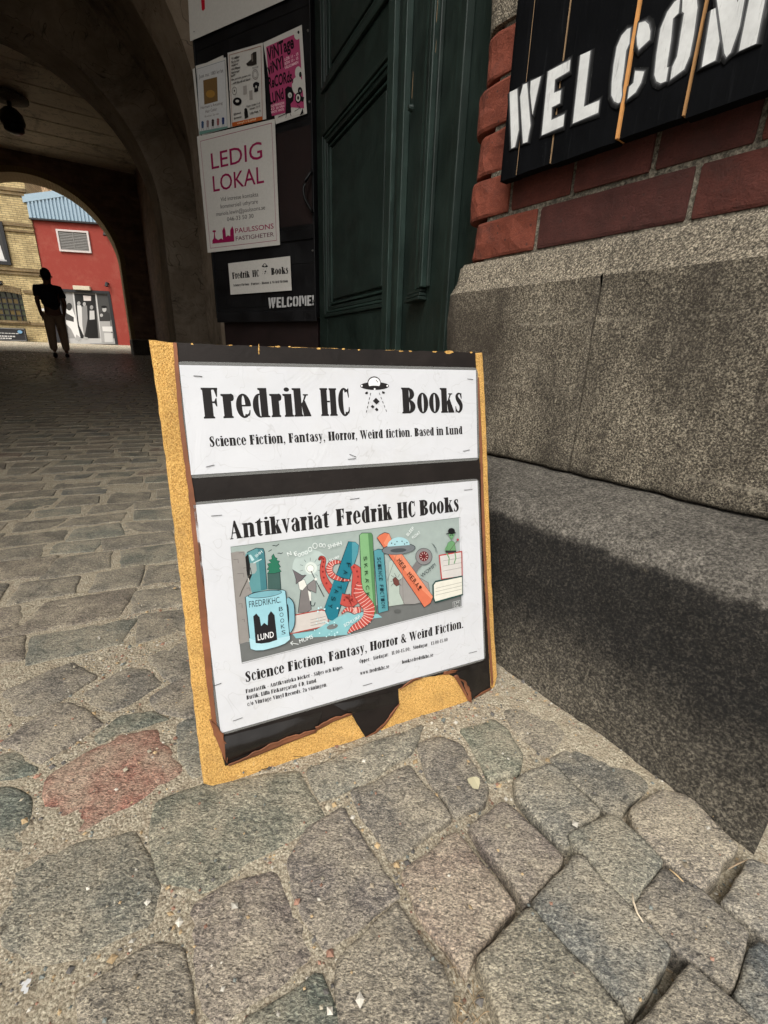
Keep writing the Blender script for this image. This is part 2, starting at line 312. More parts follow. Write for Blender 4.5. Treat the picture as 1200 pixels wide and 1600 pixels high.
# ------------------------------------------------------------------ object helpers
def link(name, me, mat=None, parent=None):
    o = bpy.data.objects.new(name, me); COL.objects.link(o)
    if mat is not None:
        for m in (mat if isinstance(mat, (list, tuple)) else [mat]): me.materials.append(m)
    if parent is not None: o.parent = parent; o.matrix_parent_inverse = parent.matrix_world.inverted() if False else Matrix.Identity(4)
    return o
def tag(o, label=None, cat=None, group=None, kind=None):
    if label: o['label'] = label
    if cat: o['category'] = cat
    if group: o['group'] = group
    if kind: o['kind'] = kind
    return o
def empty(name): 
    o = bpy.data.objects.new(name, None); COL.objects.link(o); return o     # things are built in place: parts keep world coordinates
class MB:
    def __init__(s): s.v = []; s.f = []; s.c = []; s.mi = []; s.sm = False
    def face(s, pts, col=None, mi=0):
        i = len(s.v); s.v.extend([tuple(q) for q in pts]); s.f.append(list(range(i, i+len(pts)))); s.c.append(col or (1, 1, 1, 1)); s.mi.append(mi)
    def mesh(s, vs, fs, col=None, mi=0):
        i = len(s.v); s.v.extend([tuple(q) for q in vs])
        for f in fs: s.f.append([i+k for k in f]); s.c.append(col or (1, 1, 1, 1)); s.mi.append(mi)
    def box(s, fn, a, b, col=None, mi=0):
        """fn maps local (x,y,z) to the place"""
        (x0, y0, z0), (x1, y1, z1) = a, b
        vs = [fn(x, y, z) for x in (x0, x1) for y in (y0, y1) for z in (z0, z1)]
        s.mesh(vs, [(0, 1, 3, 2), (4, 6, 7, 5), (0, 4, 5, 1), (2, 3, 7, 6), (0, 2, 6, 4), (1, 5, 7, 3)], col, mi)
    def prism(s, fn, poly, z0, z1, col=None, mi=0):
        n = len(poly); vs = [fn(x, y, z0) for x, y in poly]+[fn(x, y, z1) for x, y in poly]
        s.mesh(vs, [list(range(n))[::-1], list(range(n, 2*n))]+[(i, (i+1) % n, n+(i+1) % n, n+i) for i in range(n)], col, mi)
    def tube(s, pts, rad, seg=8, col=None, mi=0):
        pts = [Vector(q) for q in pts]; rads = rad if isinstance(rad, (list, tuple)) else [rad]*len(pts)
        vs = []; 
        for i, q in enumerate(pts):
            d = (pts[min(i+1, len(pts)-1)]-pts[max(i-1, 0)]).normalized()
            a = d.cross(Z if abs(d.z) < .9 else Vector((1, 0, 0))).normalized(); b = d.cross(a)
            vs += [q+(a*math.cos(2*math.pi*k/seg)+b*math.sin(2*math.pi*k/seg))*rads[i] for k in range(seg)]
        fs = [(i*seg+k, i*seg+(k+1) % seg, (i+1)*seg+(k+1) % seg, (i+1)*seg+k) for i in range(len(pts)-1) for k in range(seg)]
        fs += [list(range(seg))[::-1], list(range((len(pts)-1)*seg, len(pts)*seg))]
        s.mesh(vs, fs, col, mi)
    def build(s, name, mat, parent=None, attr=None, smooth=False, fix=True, bevel=0):
        me = bpy.data.meshes.new(name); me.from_pydata(s.v, [], s.f)
        if len(set(s.mi)) > 1: me.polygons.foreach_set('material_index', s.mi)
        if attr:
            a = me.color_attributes.new(attr, 'FLOAT_COLOR', 'CORNER'); buf = []
            for p_ in me.polygons: buf += list(s.c[p_.index])*p_.loop_total
            a.data.foreach_set('color', buf)
        if fix:
            bm = bmesh.new(); bm.from_mesh(me); bmesh.ops.recalc_face_normals(bm, faces=bm.faces); bm.to_mesh(me); bm.free()
        if smooth: me.polygons.foreach_set('use_smooth', [True]*len(me.polygons))
        o = link(name, me, mat, parent)
        if bevel:
            md = o.modifiers.new('bevel', 'BEVEL'); md.width = bevel; md.segments = 2; md.limit_method = 'ANGLE'
        return o
def fbm(q, sc_=1.0, oct_=4): return noise.fractal(Vector(q)*sc_, 1.0, 2.0, oct_)

# grid surface from a function (i,j)->point
def sheet(mb, fn, na, nb, col=None, mi=0):
    vs = [fn(i/na, j/nb) for i in range(na+1) for j in range(nb+1)]
    fs = [(i*(nb+1)+j, (i+1)*(nb+1)+j, (i+1)*(nb+1)+j+1, i*(nb+1)+j+1) for i in range(na) for j in range(nb)]
    mb.mesh(vs, fs, col, mi)
# ================================================================== THE STREET
def in_poly(x, y, P):
    c = False; n = len(P)
    for i in range(n):
        x1, y1 = P[i][:2]; x2, y2 = P[(i+1) % n][:2]
        if (y1 > y) != (y2 > y) and x < (x2-x1)*(y-y1)/(y2-y1)+x1: c = not c
    return c
def grow(P, d):
    cx = sum(q[0] for q in P)/len(P); cy = sum(q[1] for q in P)/len(P)
    return [(cx+(x-cx)*(1+d/max(.02, math.hypot(x-cx, y-cy))), cy+(y-cy)*(1+d/max(.02, math.hypot(x-cx, y-cy)))) for x, y in P]
# the stones round the board, as they lie (outlines read off the photograph, laid on the ground plane)
NEAR = [
 [(650,1160),(690,1150),(722,1163),(767,1232),(755,1252),(722,1266),(704,1262),(664,1203)],
 [(720,1140),(772,1122),(794,1135),(818,1182),(812,1202),(775,1214),(760,1206)],
 [(786,1110),(832,1100),(872,1122),(896,1142),(862,1174),(843,1174),(806,1142)],
 [(865,1178),(900,1157),(952,1157),(1015,1216),(1007,1234),(972,1269),(953,1269),(868,1192)],
 [(803,1214),(850,1195),(872,1200),(932,1258),(932,1276),(890,1313),(868,1308),(807,1242)],
 [(551,1234),(632,1196),(645,1198),(700,1264),(690,1288),(620,1338),(605,1333),(554,1255)],
 [(741,1278),(780,1254),(802,1260),(877,1328),(877,1347),(834,1396),(813,1392),(740,1297)],
 [(899,1302),(950,1279),(972,1284),(1030,1344),(1028,1357),(987,1408),(973,1408),(897,1324)],
 [(984,1268),(1030,1234),(1080,1248),(1144,1315),(1144,1333),(1101,1392),(1084,1385),(1000,1312)],
 [(829,1414),(895,1346),(920,1355),(1041,1477),(1039,1495),(990,1581),(977,1577),(872,1464)],
 [(996,1404),(1035,1357),(1095,1393),(1163,1456),(1166,1470),(1144,1539),(1131,1541),(1044,1474),(1004,1432)],
 [(1132,1407),(1168,1346),(1215,1360),(1245,1480),(1205,1472),(1140,1420)],
 [(1150,1545),(1165,1490),(1188,1475),(1232,1520),(1242,1620),(1190,1620),(1152,1567)],
 [(983,1622),(1067,1518),(1090,1522),(1160,1588),(1187,1640),(1100,1700),(1010,1680)],
 [(745,1503),(820,1425),(840,1430),(960,1573),(975,1620),(960,1680),(850,1690),(795,1640)],
 [(632,1369),(639,1351),(716,1294),(799,1404),(793,1423),(732,1504),(714,1503),(651,1421)],
 [(450,1345),(485,1290),(537,1262),(616,1390),(607,1406),(523,1469),(497,1460),(469,1404)],
 [(523,1505),(607,1416),(627,1419),(707,1540),(706,1567),(695,1616),(625,1642),(530,1625)],
 [(385,1600),(497,1528),(520,1575),(530,1625),(460,1680),(380,1660)],
 [(238,1300),(245,1250),(320,1226),(462,1203),(497,1260),(477,1297),(390,1342),(320,1395),(250,1370)],
 [(480,1204),(560,1170),(662,1135),(642,1177),(560,1225),(512,1247),(497,1240)],
 [(298,1420),(360,1380),(430,1360),(477,1450),(482,1500),(420,1550),(340,1600),(308,1550)],
 [(123,1550),(240,1475),(280,1490),(295,1550),(300,1620),(220,1660),(130,1640)],
 [(-2,1365),(60,1333),(207,1298),(237,1350),(245,1390),(234,1440),(120,1492),(60,1502),(0,1470)],
 [(68,1215),(110,1190),(180,1149),(242,1139),(277,1190),(267,1217),(190,1267),(120,1302),(73,1300)],
 [(-40,1237),(20,1229),(47,1250),(42,1322),(0,1347),(-50,1352)],
 [(-40,1180),(20,1177),(46,1190),(30,1211),(-30,1227)],
 [(8,1157),(80,1102),(110,1099),(155,1126),(148,1138),(73,1185),(55,1184),(12,1164)],
 [(132,1082),(200,1042),(230,1046),(249,1068),(182,1109),(138,1098)],
 [(150,1151),(187,1120),(233,1111),(262,1123),(233,1134),(187,1144),(160,1161)],
 [(8,1080),(60,1056),(113,1035),(145,1053),(133,1068),(67,1112),(25,1117)],
 [(229,1028),(290,1000),(322,1040),(302,1076),(258,1058)],
 [(236,1088),(290,1056),(332,1090),(302,1121),(248,1110)],
 [(275,1131),(310,1111),(332,1200),(302,1216),(281,1180)],
]
TINTS = {i: ((.125, .114, .102), (.105, .102, .092), (.135, .114, .106), (.100, .099, .094), (.145, .130, .110))[i*7 % 5] for i in range(34)}
TINTS.update({24: (.20, .088, .068), 9: (.108, .112, .108), 18: (.085, .10, .086), 12: (.075, .084, .088), 1: (.125, .135, .108), 19: (.125, .128, .104), 15: (.205, .160, .132), 8: (.20, .175, .148), 25: (.095, .108, .095), 26: (.09, .104, .09), 29: (.095, .106, .09), 20: (.145, .142, .122), 33: (.105, .112, .105), 23: (.118, .118, .102), 7: (.145, .145, .125), 16: (.125, .110, .102), 14: (.160, .150, .122), 13: (.165, .15, .128), 28: (.12, .112, .10), 27: (.135, .12, .108), 31: (.105, .10, .092), 32: (.11, .102, .095), 11: (.17, .16, .145), 4: (.155, .15, .132)})
def square_up(P):
    n = len(P); L = [math.hypot(P[(i+1) % n][0]-P[i][0], P[(i+1) % n][1]-P[i][1]) for i in range(n)]; m = sum(L)/n; Q = list(P)
    for i in range(n):
        if L[i] < .55*m and L[i-1] > L[i] and L[(i+1) % n] > L[i]:
            a, b, c, d = P[i-1], P[i], P[(i+1) % n], P[(i+2) % n]
            x1, y1, x2, y2 = b[0]-a[0], b[1]-a[1], c[0]-d[0], c[1]-d[1]; den = x1*y2-y1*x2
            if abs(den) < 1e-9: continue
            t = ((c[0]-b[0])*y2-(c[1]-b[1])*x2)/den
            if 0 < t*math.hypot(x1, y1) < .03:
                X = (b[0]+x1*t, b[1]+y1*t); Q[i] = (b[0]+(X[0]-b[0])*.62, b[1]+(X[1]-b[1])*.62); Q[(i+1) % n] = (c[0]+(X[0]-c[0])*.62, c[1]+(X[1]-c[1])*.62)
    return Q
near = []
for P in NEAR:
    q = [on_z(x, y) for x, y in P]; near.append(grow(square_up([(v.x, v.y) for v in q]), .0055 if sum(v.x for v in q)/len(q) < .02 else .0022))
def area(P): return sum(P[i][0]*P[(i+1) % len(P)][1]-P[(i+1) % len(P)][0]*P[i][1] for i in range(len(P)))/2
street = MB()
for i in range(-16, 64):
    for j in range(-22, 22):
        street.face([T(u, v, ground_u(u)-.034) for u, v in ((i, j), (i+1, j), (i+1, j+1), (i, j+1))])
street = street.build('street', MAT['far_ground']); tag(street, kind='structure', label='cobbled street running through the passage')
def stone_tint():
    a = rnd.random(); v = rnd.uniform(.105, .150)
    if a < .6: return (v, v*.92, v*.79)
    if a < .78: return (v*.86, v*.89, v*.78)
    if a < .92: return (v*1.08, v*.93, v*.78)
    if a < .98: return (v*.78, v*.80, v*.76)
    return (v*1.15, v*.82, v*.68)
def stone_mesh(mb, P, zt, col, detail=True, dome=.002, depth=.045):
    if area(P) < 0: P = P[::-1]
    pts = list(P)
    for _ in range(1):        # corner cutting
        q = []
        for i in range(len(pts)):
            a, b = pts[i], pts[(i+1) % len(pts)]
            L = math.hypot(b[0]-a[0], b[1]-a[1]); k = min(.25, (.0045 if detail else .012)/max(L, 1e-3))
            q += [(a[0]+(b[0]-a[0])*k, a[1]+(b[1]-a[1])*k), (b[0]+(a[0]-b[0])*k, b[1]+(a[1]-b[1])*k)]
        pts = q
    if detail:                                  # fill long edges, ragged outline
        q = []
        for i in range(len(pts)):
            a, b = pts[i], pts[(i+1) % len(pts)]; L = math.hypot(b[0]-a[0], b[1]-a[1]); n = max(1, int(L/.011))
            for k in range(n): q.append((a[0]+(b[0]-a[0])*k/n, a[1]+(b[1]-a[1])*k/n))
        pts = [(x+noise.noise((x*34, y*34, 3.1))*.0042+noise.noise((x*110, y*110, 3.1))*.0016, y+noise.noise((x*34, y*34, 9.7))*.0042+noise.noise((x*110, y*110, 5.1))*.0016) for x, y in q]
    cx = sum(q[0] for q in pts)/len(pts); cy = sum(q[1] for q in pts)/len(pts)
    n = len(pts); vs = []; gz = ground(cx, cy)
    rings = [(1.0, -depth, 0), (1.0, -.009, 0), (.985, -.0035, .5), (.96, -.0012, .8), (.88, .0, 1), (.76, dome*.3, 1), (.6, dome*.5, 1), (.42, dome*.8, 1), (.22, dome*.95, 1)] if detail else [(1.0, -depth, 0), (1.0, -.008, 0), (.88, 0, 0)]
    for f, dz, am in rings:
        for x, y in pts:
            X = cx+(x-cx)*f; Y = cy+(y-cy)*f
            h = (fbm((X*15, Y*15, .5), 1, 4)*.0017+fbm((X*60, Y*60, 2.5), 1, 3)*.0012)*am if detail else 0
            vs.append((X, Y, gz+zt+dz+h))
    k = len(rings); fs = [(r_*n+i, r_*n+(i+1) % n, (r_+1)*n+(i+1) % n, (r_+1)*n+i) for r_ in range(k-1) for i in range(n)]
    vs.append((cx, cy, gz+zt+dome+(fbm((cx*15, cy*15, .5), 1, 4)*.0028 if detail else 0)))
    fs += [((k-1)*n+i, (k-1)*n+(i+1) % n, k*n) for i in range(n)] if detail else [tuple((k-1)*n+i for i in range(n))]
    if not detail: vs.pop()
    mb.mesh(vs, fs, tuple(col)+(1,))
stones = []                                     # (distance, polygon, top, tint)
for i, P in enumerate(near):
    stones.append((P, (.0005 if i not in (8, 9, 10, 11, 12, 13, 14, 7) else .007)+rnd.uniform(-.002, .002), TINTS.get(i) or stone_tint()))
blk = [W(.0, .585), W(.86, .585), W(.86, 1.6), W(.0, 1.6)]; blkP = [(v.x, v.y) for v in blk]
grown = [grow(P, .013) for P in near]
def free(P):
    c = (sum(q[0] for q in P)/len(P), sum(q[1] for q in P)/len(P))
    test = P+[c]+[((P[i][0]+P[(i+1) % len(P)][0])/2, (P[i][1]+P[(i+1) % len(P)][1])/2) for i in range(len(P))]
    for G in grown:
        if abs(G[0][0]-c[0]) > .5: continue
        for t in test:
            if in_poly(t[0], t[1], G): return False
        for gq in G:
            if in_poly(gq[0], gq[1], P): return False
    return not in_poly(c[0], c[1], blkP)
def rows(u0, u1, v0, v1, az, out, skip=None, lw=(.15, .21), rw=(.11, .14)):
    """rows of setts at an angle to the passage"""
    A, B = axes(az); O = T(0, 0)
    cs = [T(u, v) for u in (u0, u1) for v in (v0, v1)]
    ra = [c.dot(A) for c in cs]; rb = [c.dot(B) for c in cs]
    b = min(rb)
    while b < max(rb):
        h = rnd.uniform(*rw); a = min(ra)+rnd.uniform(0, .2)
        while a < max(ra):
            L = rnd.uniform(*lw); gp = .005
            jt = lambda s=.017: rnd.uniform(-s, s)
            bb = b+.018*math.sin(a*1.7)
            q = [A*(a+gp+jt())+B*(bb+gp+jt()), A*(a+L-gp+jt())+B*(bb+gp+jt()), A*(a+L-gp+jt())+B*(bb+h-gp+jt()), A*(a+gp+jt())+B*(bb+h-gp+jt())]
            c = A*(a+L/2)+B*(b+h/2); u, v = c.dot(UT), c.dot(VT)
            if u0 < u < u1 and v0 < v < v1:
                P = [(x.x, x.y) for x in q]
                if skip is None or skip(P): out.append((P, rnd.uniform(-.0018, .0018), stone_tint()))
            a += L
        b += h
fill = []
rows(-.9, 6.0, -2.9, 1.42, -31.6+98, fill, free, lw=(.12, .20), rw=(.10, .145))
mid = []; rows(6.0, 14.9, -2.9, 1.4, -31.6+90, mid)
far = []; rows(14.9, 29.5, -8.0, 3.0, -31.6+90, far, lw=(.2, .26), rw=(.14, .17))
eye = Vector((0, .35, 0))
fill.sort(key=lambda s: math.hypot(s[0][0][0], s[0][0][1]-.45))
vis = stones+fill
singles, rest = vis[:300], vis[300:]
for P, zt, c in singles:
    mb = MB(); stone_mesh(mb, P, zt, c); mb.build('cobblestone', MAT['cobble'], street, 'tint', smooth=True)
mb = MB()
for P, zt, c in rest: stone_mesh(mb, P, zt, c, detail=False)
tag(mb.build('distant_cobbles', MAT['cobble'], street, 'tint'), kind='stuff'); mb = MB()
for P, zt, c in mid: stone_mesh(mb, P, zt, (c[0]*.95, c[1]*.95, c[2]*.95), detail=False, depth=.03)
tag(mb.build('passage_cobbles', MAT['cobble'], street, 'tint'), kind='stuff'); mb = MB()
for P, zt, c in far: stone_mesh(mb, P, zt, (c[0]*2.9, c[1]*2.75, c[2]*2.5), detail=False, depth=.03)  # courtyard setts tinted much paler: daylight and its bounce put into the colour
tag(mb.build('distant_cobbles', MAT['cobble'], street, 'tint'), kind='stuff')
allP = [s[0] for s in vis if math.hypot(s[0][0][0], s[0][0][1]-.6) < 1.3]
# sand in the joints: flush on the left, washed out in the lower right
mb = MB(); N1, N2 = 340, 360
def sand_pt(a, b):
    x = -4.6+6.0*a; y = -.5+6.6*b
    rr = W(0, 0)
    open_ = max(0, min(1, (x-.02)/.14))*max(0, min(1, (.50-y)/.15))
    z = -.0020-.022*open_-.0015*max(0, min(1, (x+.1)/.2))+fbm((x*9, y*9, 0), 1, 4)*.0020+fbm((x*50, y*50, 7), 1, 2)*.0016
    # drift of sand against the foot of the plinth
    q = Vector((x, y, 0)); dv = .586-q.dot(VW); uu = q.dot(UW)
    if -.0 < uu < .9 and -.05 < dv < .09: z += .011*max(0, 1-abs(dv)/.09)
    return (x, y, ground(x, y)+z)
sheet(mb, sand_pt, N1, N2)
tag(mb.build('joint_sand', MAT['sand'], street, smooth=True), kind='stuff')
# grit and gravel lying in the joints
mb = MB(); k = 0
octf = [(0, 2, 4), (2, 1, 4), (1, 3, 4), (3, 0, 4), (2, 0, 5), (1, 2, 5), (3, 1, 5), (0, 3, 5)]
cols = [(.45, .4, .3), (.3, .25, .18), (.6, .56, .48), (.36, .2, .14), (.14, .13, .12), (.5, .36, .2), (.22, .24, .22)]
while k < 5200:
    x = rnd.uniform(-.55, .5); y = rnd.uniform(.15, 1.15)
    on = any(abs(P[0][0]-x) < .3 and in_poly(x, y, P) for P in allP)
    if on and rnd.random() < .93: continue
    if in_poly(x, y, blkP): continue
    k += 1; s_ = rnd.uniform(.0008, .0022) if rnd.random() < .9 else rnd.uniform(.002, .0042)
    z = sand_pt((x+4.6)/6.0, (y+.5)/6.6)[2]+s_*.3 if not on else ground(x, y)+.006
    a = rnd.uniform(0, 6.3); e1 = Vector((math.cos(a), math.sin(a), rnd.uniform(-.3, .3)))*s_*rnd.uniform(.8, 1.5); e2 = Vector((-math.sin(a), math.cos(a), rnd.uniform(-.3, .3)))*s_; e3 = Vector((0, 0, s_*rnd.uniform(.5, .9)))
    o = Vector((x, y, z)); c = rnd.choice(cols); f = rnd.uniform(.5, 1)
    mb.mesh([o+e1, o-e1, o+e2, o-e2, o+e3, o-e3], octf, (c[0]*f, c[1]*f, c[2]*f, 1))
n_ = NT('grit'); at = n_.n('ShaderNodeAttribute', attribute_name='ink').outputs['Color']; n_.out(at, .85); MAT['grit'] = n_.m
tag(mb.build('grit', MAT['grit'], street, 'ink'), kind='stuff')
# dry needles and bits of straw caught in the open joints
mb = MB()
def straw(x, y, L, a, lift=.003, col=None, rad=.0007):
    pts = []
    for i in range(5):
        t = i/4; aa = a+(t-.5)*rnd.uniform(-.9, .9)
        pts.append((x+math.cos(a)*L*(t-.5), y+math.sin(a)*L*(t-.5)+math.sin(t*3.1)*L*.12, 0))
    zz = [sand_pt((p_[0]+4.6)/6.0, (p_[1]+.5)/6.6)[2]+lift for p_ in pts]
    mb.tube([(p_[0], p_[1], z_) for p_, z_ in zip(pts, zz)], rad, 5, col or (rnd.uniform(.25, .5), rnd.uniform(.16, .3), .1, 1))
for i in range(150):
    px_, py_ = rnd.choice([(700, 1480), (720, 1540), (680, 1440), (750, 1570), (1060, 1500), (1000, 1440), (1100, 1400), (735, 1590), (650, 1330), (960, 1370)])
    q = on_z(px_+rnd.gauss(0, 30), py_+rnd.gauss(0, 30))
    if any(in_poly(q.x, q.y, P) for P in allP): continue
    straw(q.x, q.y, rnd.uniform(.006, .020), rnd.uniform(0, 3.14), col=(lambda f: (.34*f, .25*f, .15*f, 1))(rnd.uniform(.4, 1.1)), rad=.00045)
tag(mb.build('dry_needles', MAT['grit'], street, 'ink'), kind='stuff')
def lying(name, label, pts_px, rad, col, z=.009, cat='twig'):
    m = MB(); q = [on_z(x, y, z) for x, y in pts_px]; m.tube(q, rad, 6, col)
    tag(m.build(name, MAT['grit'], None, 'ink', smooth=True), label, cat, 'straws caught in the open joints' if cat == 'straw' else None)
lying('grass_straw', 'pale curved straw lying across the joint between two long grey cobbles', [(988, 1396), (990, 1410), (996, 1427), (1005, 1441)], [.0006, .0011, .0011, .0006], (.62, .52, .38, 1), .012, 'straw')
lying('grass_straw', 'dry straw stuck in the open joint below the pale pink cobble at the wall end', [(1046, 1358), (1057, 1367), (1068, 1378)], [.0006, .001, .0006], (.5, .36, .2, 1), .006, 'straw')
lying('twig', 'thin twig lying between the plinth end and the right edge', [(1138, 1358), (1152, 1350), (1168, 1343)], [.0005, .0009, .0005], (.3, .22, .14, 1), .005)
m = MB(); c = on_z(741, 1223, .0075)
m.face([c+Vector((math.cos(a)*.0075*(1+.25*math.sin(3*a)), math.sin(a)*.011*(1+.2*math.cos(2*a)), .0009*math.sin(a*2))) for a in [k*.52 for k in range(12)]], (.45, .41, .27, 1))
tag(m.build('gum_spot', MAT['grit'], None, 'ink'), 'pale flattened chewing gum on the cobble below the board', 'chewing gum')
for (x, y, lab) in ((38, 1558, 'white bird dropping on the large dark cobble in the lower left corner'), ):
    m = MB()
    for k in range(7):
        c = on_z(x+rnd.uniform(-7, 7), y-3*k+rnd.uniform(-3, 3)-8, .0055+k*.0002); s_ = rnd.uniform(.0008, .0020)
        m.face([c+Vector((math.cos(a)*s_*rnd.uniform(.7, 1.3), math.sin(a)*s_*rnd.uniform(.8, 1.6), 0)) for a in [j*.63 for j in range(10)]], (.52, .52, .52, 1))
    tag(m.build('bird_dropping', MAT['grit'], None, 'ink'), lab, 'bird dropping')
# ================================================================== THE BUILDING WITH THE PASSAGE
bld = empty('passage_building'); tag(bld, 'dark brick building with granite plinth that the arched passage runs through', 'building')
# ---- pier: mortar bed, bricks, stones
VWALL = .80
mb = MB()
mb.box(lambda u, v, z: W(u, v, z), (.03, VWALL+.0045, .0), (.735, 1.9, 5.2)); 
mb.build('pier_core', MAT['mortar'], bld)
mb = MB(); mb.box(lambda u, v, z: W(u, v, z), (.012, VWALL+.004, .733), (.0295, 1.9, 5.2)); mb.build('end_masonry', MAT['facade'], bld)
PW = Plane(W(0, VWALL, 0), -UW, Z)               # a = -u, b = height
def uz(x, y, v=VWALL):
    d = ray(x, y); t = v/d.dot(VW); q = d*t; return q.dot(UW), q.z+EYE
BC = [.733+.0765*i for i in range(0, 30)]
def brick_tint():
    v = rnd.uniform(.62, 1.25); a = rnd.random()
    return (.118*v, .030*v, .020*v, 1) if a < .75 else (.085*v, .024*v, .018*v, 1)
def corner_profile(u0, u1, bull):
    """plan outline of a brick; bull: rounded far corner turning away into the opening"""
    jp = .009
    if not bull: return [(u0, VWALL), (u1, VWALL), (u1, VWALL+jp*5), (u0, VWALL+jp*5)]
    rr = .045; c = (u1-rr, VWALL+rr)
    arc = [(c[0]+rr*math.sin(t), c[1]-rr*math.cos(t)) for t in [k*math.pi/2/6 for k in range(7)]]
    return [(u0, VWALL)]+arc+[(u1, VWALL+.12), (u0, VWALL+.12)]
def rough_brick(u0, u1, z0, z1, bull=False, mat='brick', col=None, amp=.0018, dv=0, name='brick'):
    prof = corner_profile(u0, u1, bull)
    # subdivide long front edge
    pts = []
    for i, (a, b) in enumerate(zip(prof, prof[1:]+prof[:1])):
        L = math.hypot(b[0]-a[0], b[1]-a[1]); n = max(1, int(L/.022)) if i < len(prof)-3 else 1
        for k in range(n): pts.append((a[0]+(b[0]-a[0])*k/n, a[1]+(b[1]-a[1])*k/n))
    mb = MB(); n = len(pts); nz = 5 if (z1-z0) < .2 else 9; vs = []
    cu = (u0+u1)/2; am = amp*(3.4 if bull else 1)
    for j in range(nz+1):
        t = j/nz; inset = .0012 if j in (0, nz) else 0
        zz = z0+(z1-z0)*(t if 0 < j < nz else (t))
        if j == 1: zz = z0+.005
        if j == nz-1: zz = z1-.005
        for (u, v) in pts:
            h = fbm((u*22, v*22+z0*3, zz*22), 1, 4)*am
            du = inset*(1 if u < cu else -1) if not bull else (inset if u < cu else -inset)
            edge = (fbm((u*9, zz*9, 5.5), 1, 3)*.007 if bull and u > u1-.05 else 0)
            vs.append(W(u+du+edge, v+inset+h-dv+(rnd.uniform(0, .0010) if inset else 0), zz))
    fs = [(j*n+i, j*n+(i+1) % n, (j+1)*n+(i+1) % n, (j+1)*n+i) for j in range(nz) for i in range(n)]+[tuple(range(n))[::-1], tuple(range(nz*n, nz*n+n))]
    mb.mesh(vs, fs, col or brick_tint())
    o = mb.build(name, MAT[mat], bld, 'tint', smooth=False)
    md = o.modifiers.new('bevel', 'BEVEL'); md.width = .0006; md.segments = 1; md.limit_method = 'ANGLE'; md.angle_limit = R(50)
    return o
END = .798
j0 = [uz(838, 360)[0], uz(1080, 312)[0]]; j0.append(j0[1]-(j0[0]-j0[1]))
j1 = [uz(798, 300)[0], uz(896, 275)[0], uz(1025, 230)[0], uz(1188, 200)[0]]
JT = .0042
for ci, z0 in enumerate(BC[:17]):
    if z0 > 2.05: break
    end = END+(-.012, .006, -.002, .010, -.006)[ci % 5]
    joints = {0: j0, 1: j1}.get(ci)
    if joints is None:
        st = .655 if ci % 2 else .60
        joints = [st-.262*k*(1 if ci % 2 == 0 else .5) for k in range(8)]
    joints = [q for q in joints if q > .04]
    if 5 <= ci <= 8:                              # the grey quoin stone beside the door
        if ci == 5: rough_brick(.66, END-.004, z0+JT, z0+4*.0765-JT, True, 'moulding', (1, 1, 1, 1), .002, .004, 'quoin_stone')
        joints = [.66]+[q for q in joints if q < .62]
        edges = joints+[.04]
        for a, b in zip(edges, edges[1:]): rough_brick(b+JT, a-JT, z0+JT, z0+.0765-JT)
        continue
    edges = [end]+joints+[.035]
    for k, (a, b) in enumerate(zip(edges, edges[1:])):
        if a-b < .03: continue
        rough_brick(b+JT, a-(JT if k else 0), z0+JT, z0+.0765-JT, bull=(k == 0), dv=rnd.uniform(-.001, .0012), col=(lambda v: (.19*v, .047*v, .026*v, 1))(rnd.uniform(.75, 1.1)) if k == 0 else None)  # corner bricks paler and more orange: light on that end is in the tint
# upper masonry above the picture, as one piece
mb = MB(); mb.box(lambda u, v, z: W(u, v, z), (.03, VWALL, 2.03), (.79, 1.9, 5.2)); mb.build('upper_pier', MAT['facade'], bld)
# ---- plinth stones (profile swept along u, with the far corner rounded into the opening)
def swept(name, prof, u0, u1, mat, amp=.002, end_round=0.0, res=.012, scale=18, close_v=1.7, label=None):
    """prof: list of (v, z) from top back to bottom back, front edge outward = smaller v"""
    pts = []
    for a, b in zip(prof, prof[1:]):
        L = math.hypot(b[0]-a[0], b[1]-a[1]); n = max(1, int(L/res))
        for k in range(n): pts.append((a[0]+(b[0]-a[0])*k/n, a[1]+(b[1]-a[1])*k/n))
    pts.append(prof[-1]); nu = max(2, int((u1-u0)/res)); vs = []; m_ = len(pts); path = [(u0+(u1-u0)*i/nu, 0.0, 0.0) for i in range(nu+1)]
    ext = []
    if end_round:
        vf = min(q[0] for q in prof)
        for k in range(1, 7):
            t = k/6*math.pi/2; ext.append((t, 0))
    for (u, _, _) in path:
        for (v, z) in pts:
            h = fbm((u*scale, v*scale, z*scale), 1, 4)*amp
            vs.append(W(u, v+h, z+h*.5))
    rows_ = len(path)
    if end_round:
        rr = end_round
        for t, _ in ext:
            for (v, z) in pts:
                h = fbm((u1*scale+t, v*scale, z*scale), 1, 4)*amp*2.5
                cu, cv = u1, v+rr
                vs.append(W(cu+(rr+h)*math.sin(t), cv-(rr+h)*math.cos(t), z)); 
            rows_ += 1
        for d in (.1, .9):
            for (v, z) in pts: vs.append(W(u1+rr+fbm((v*9, z*9, d), 1, 3)*.004, v+rr+d, z))
            rows_ += 1
    mb = MB(); fs = [(i*m_+j, (i+1)*m_+j, (i+1)*m_+j+1, i*m_+j+1) for i in range(rows_-1) for j in range(m_-1)]
    fs.append(tuple(range(m_)))
    mb.mesh(vs, fs, (1, 1, 1, 1)); o = mb.build(name, MAT[mat], bld, 'tint', smooth=True)
    return o
VF = .755
def zat(x, y, v): return uz(x, y, v)[1]
zc = (zat(697, 455, VF)+zat(1200, 398, VF))/2
zl = (zat(770, 712, VF)+zat(1200, 812, VF))/2
print('chamfer z', zat(697, 455, VF), zat(1200, 398, VF), 'ledge z', zl, 'brickbase', zat(722, 412, .8), zat(1190, 330, .8))
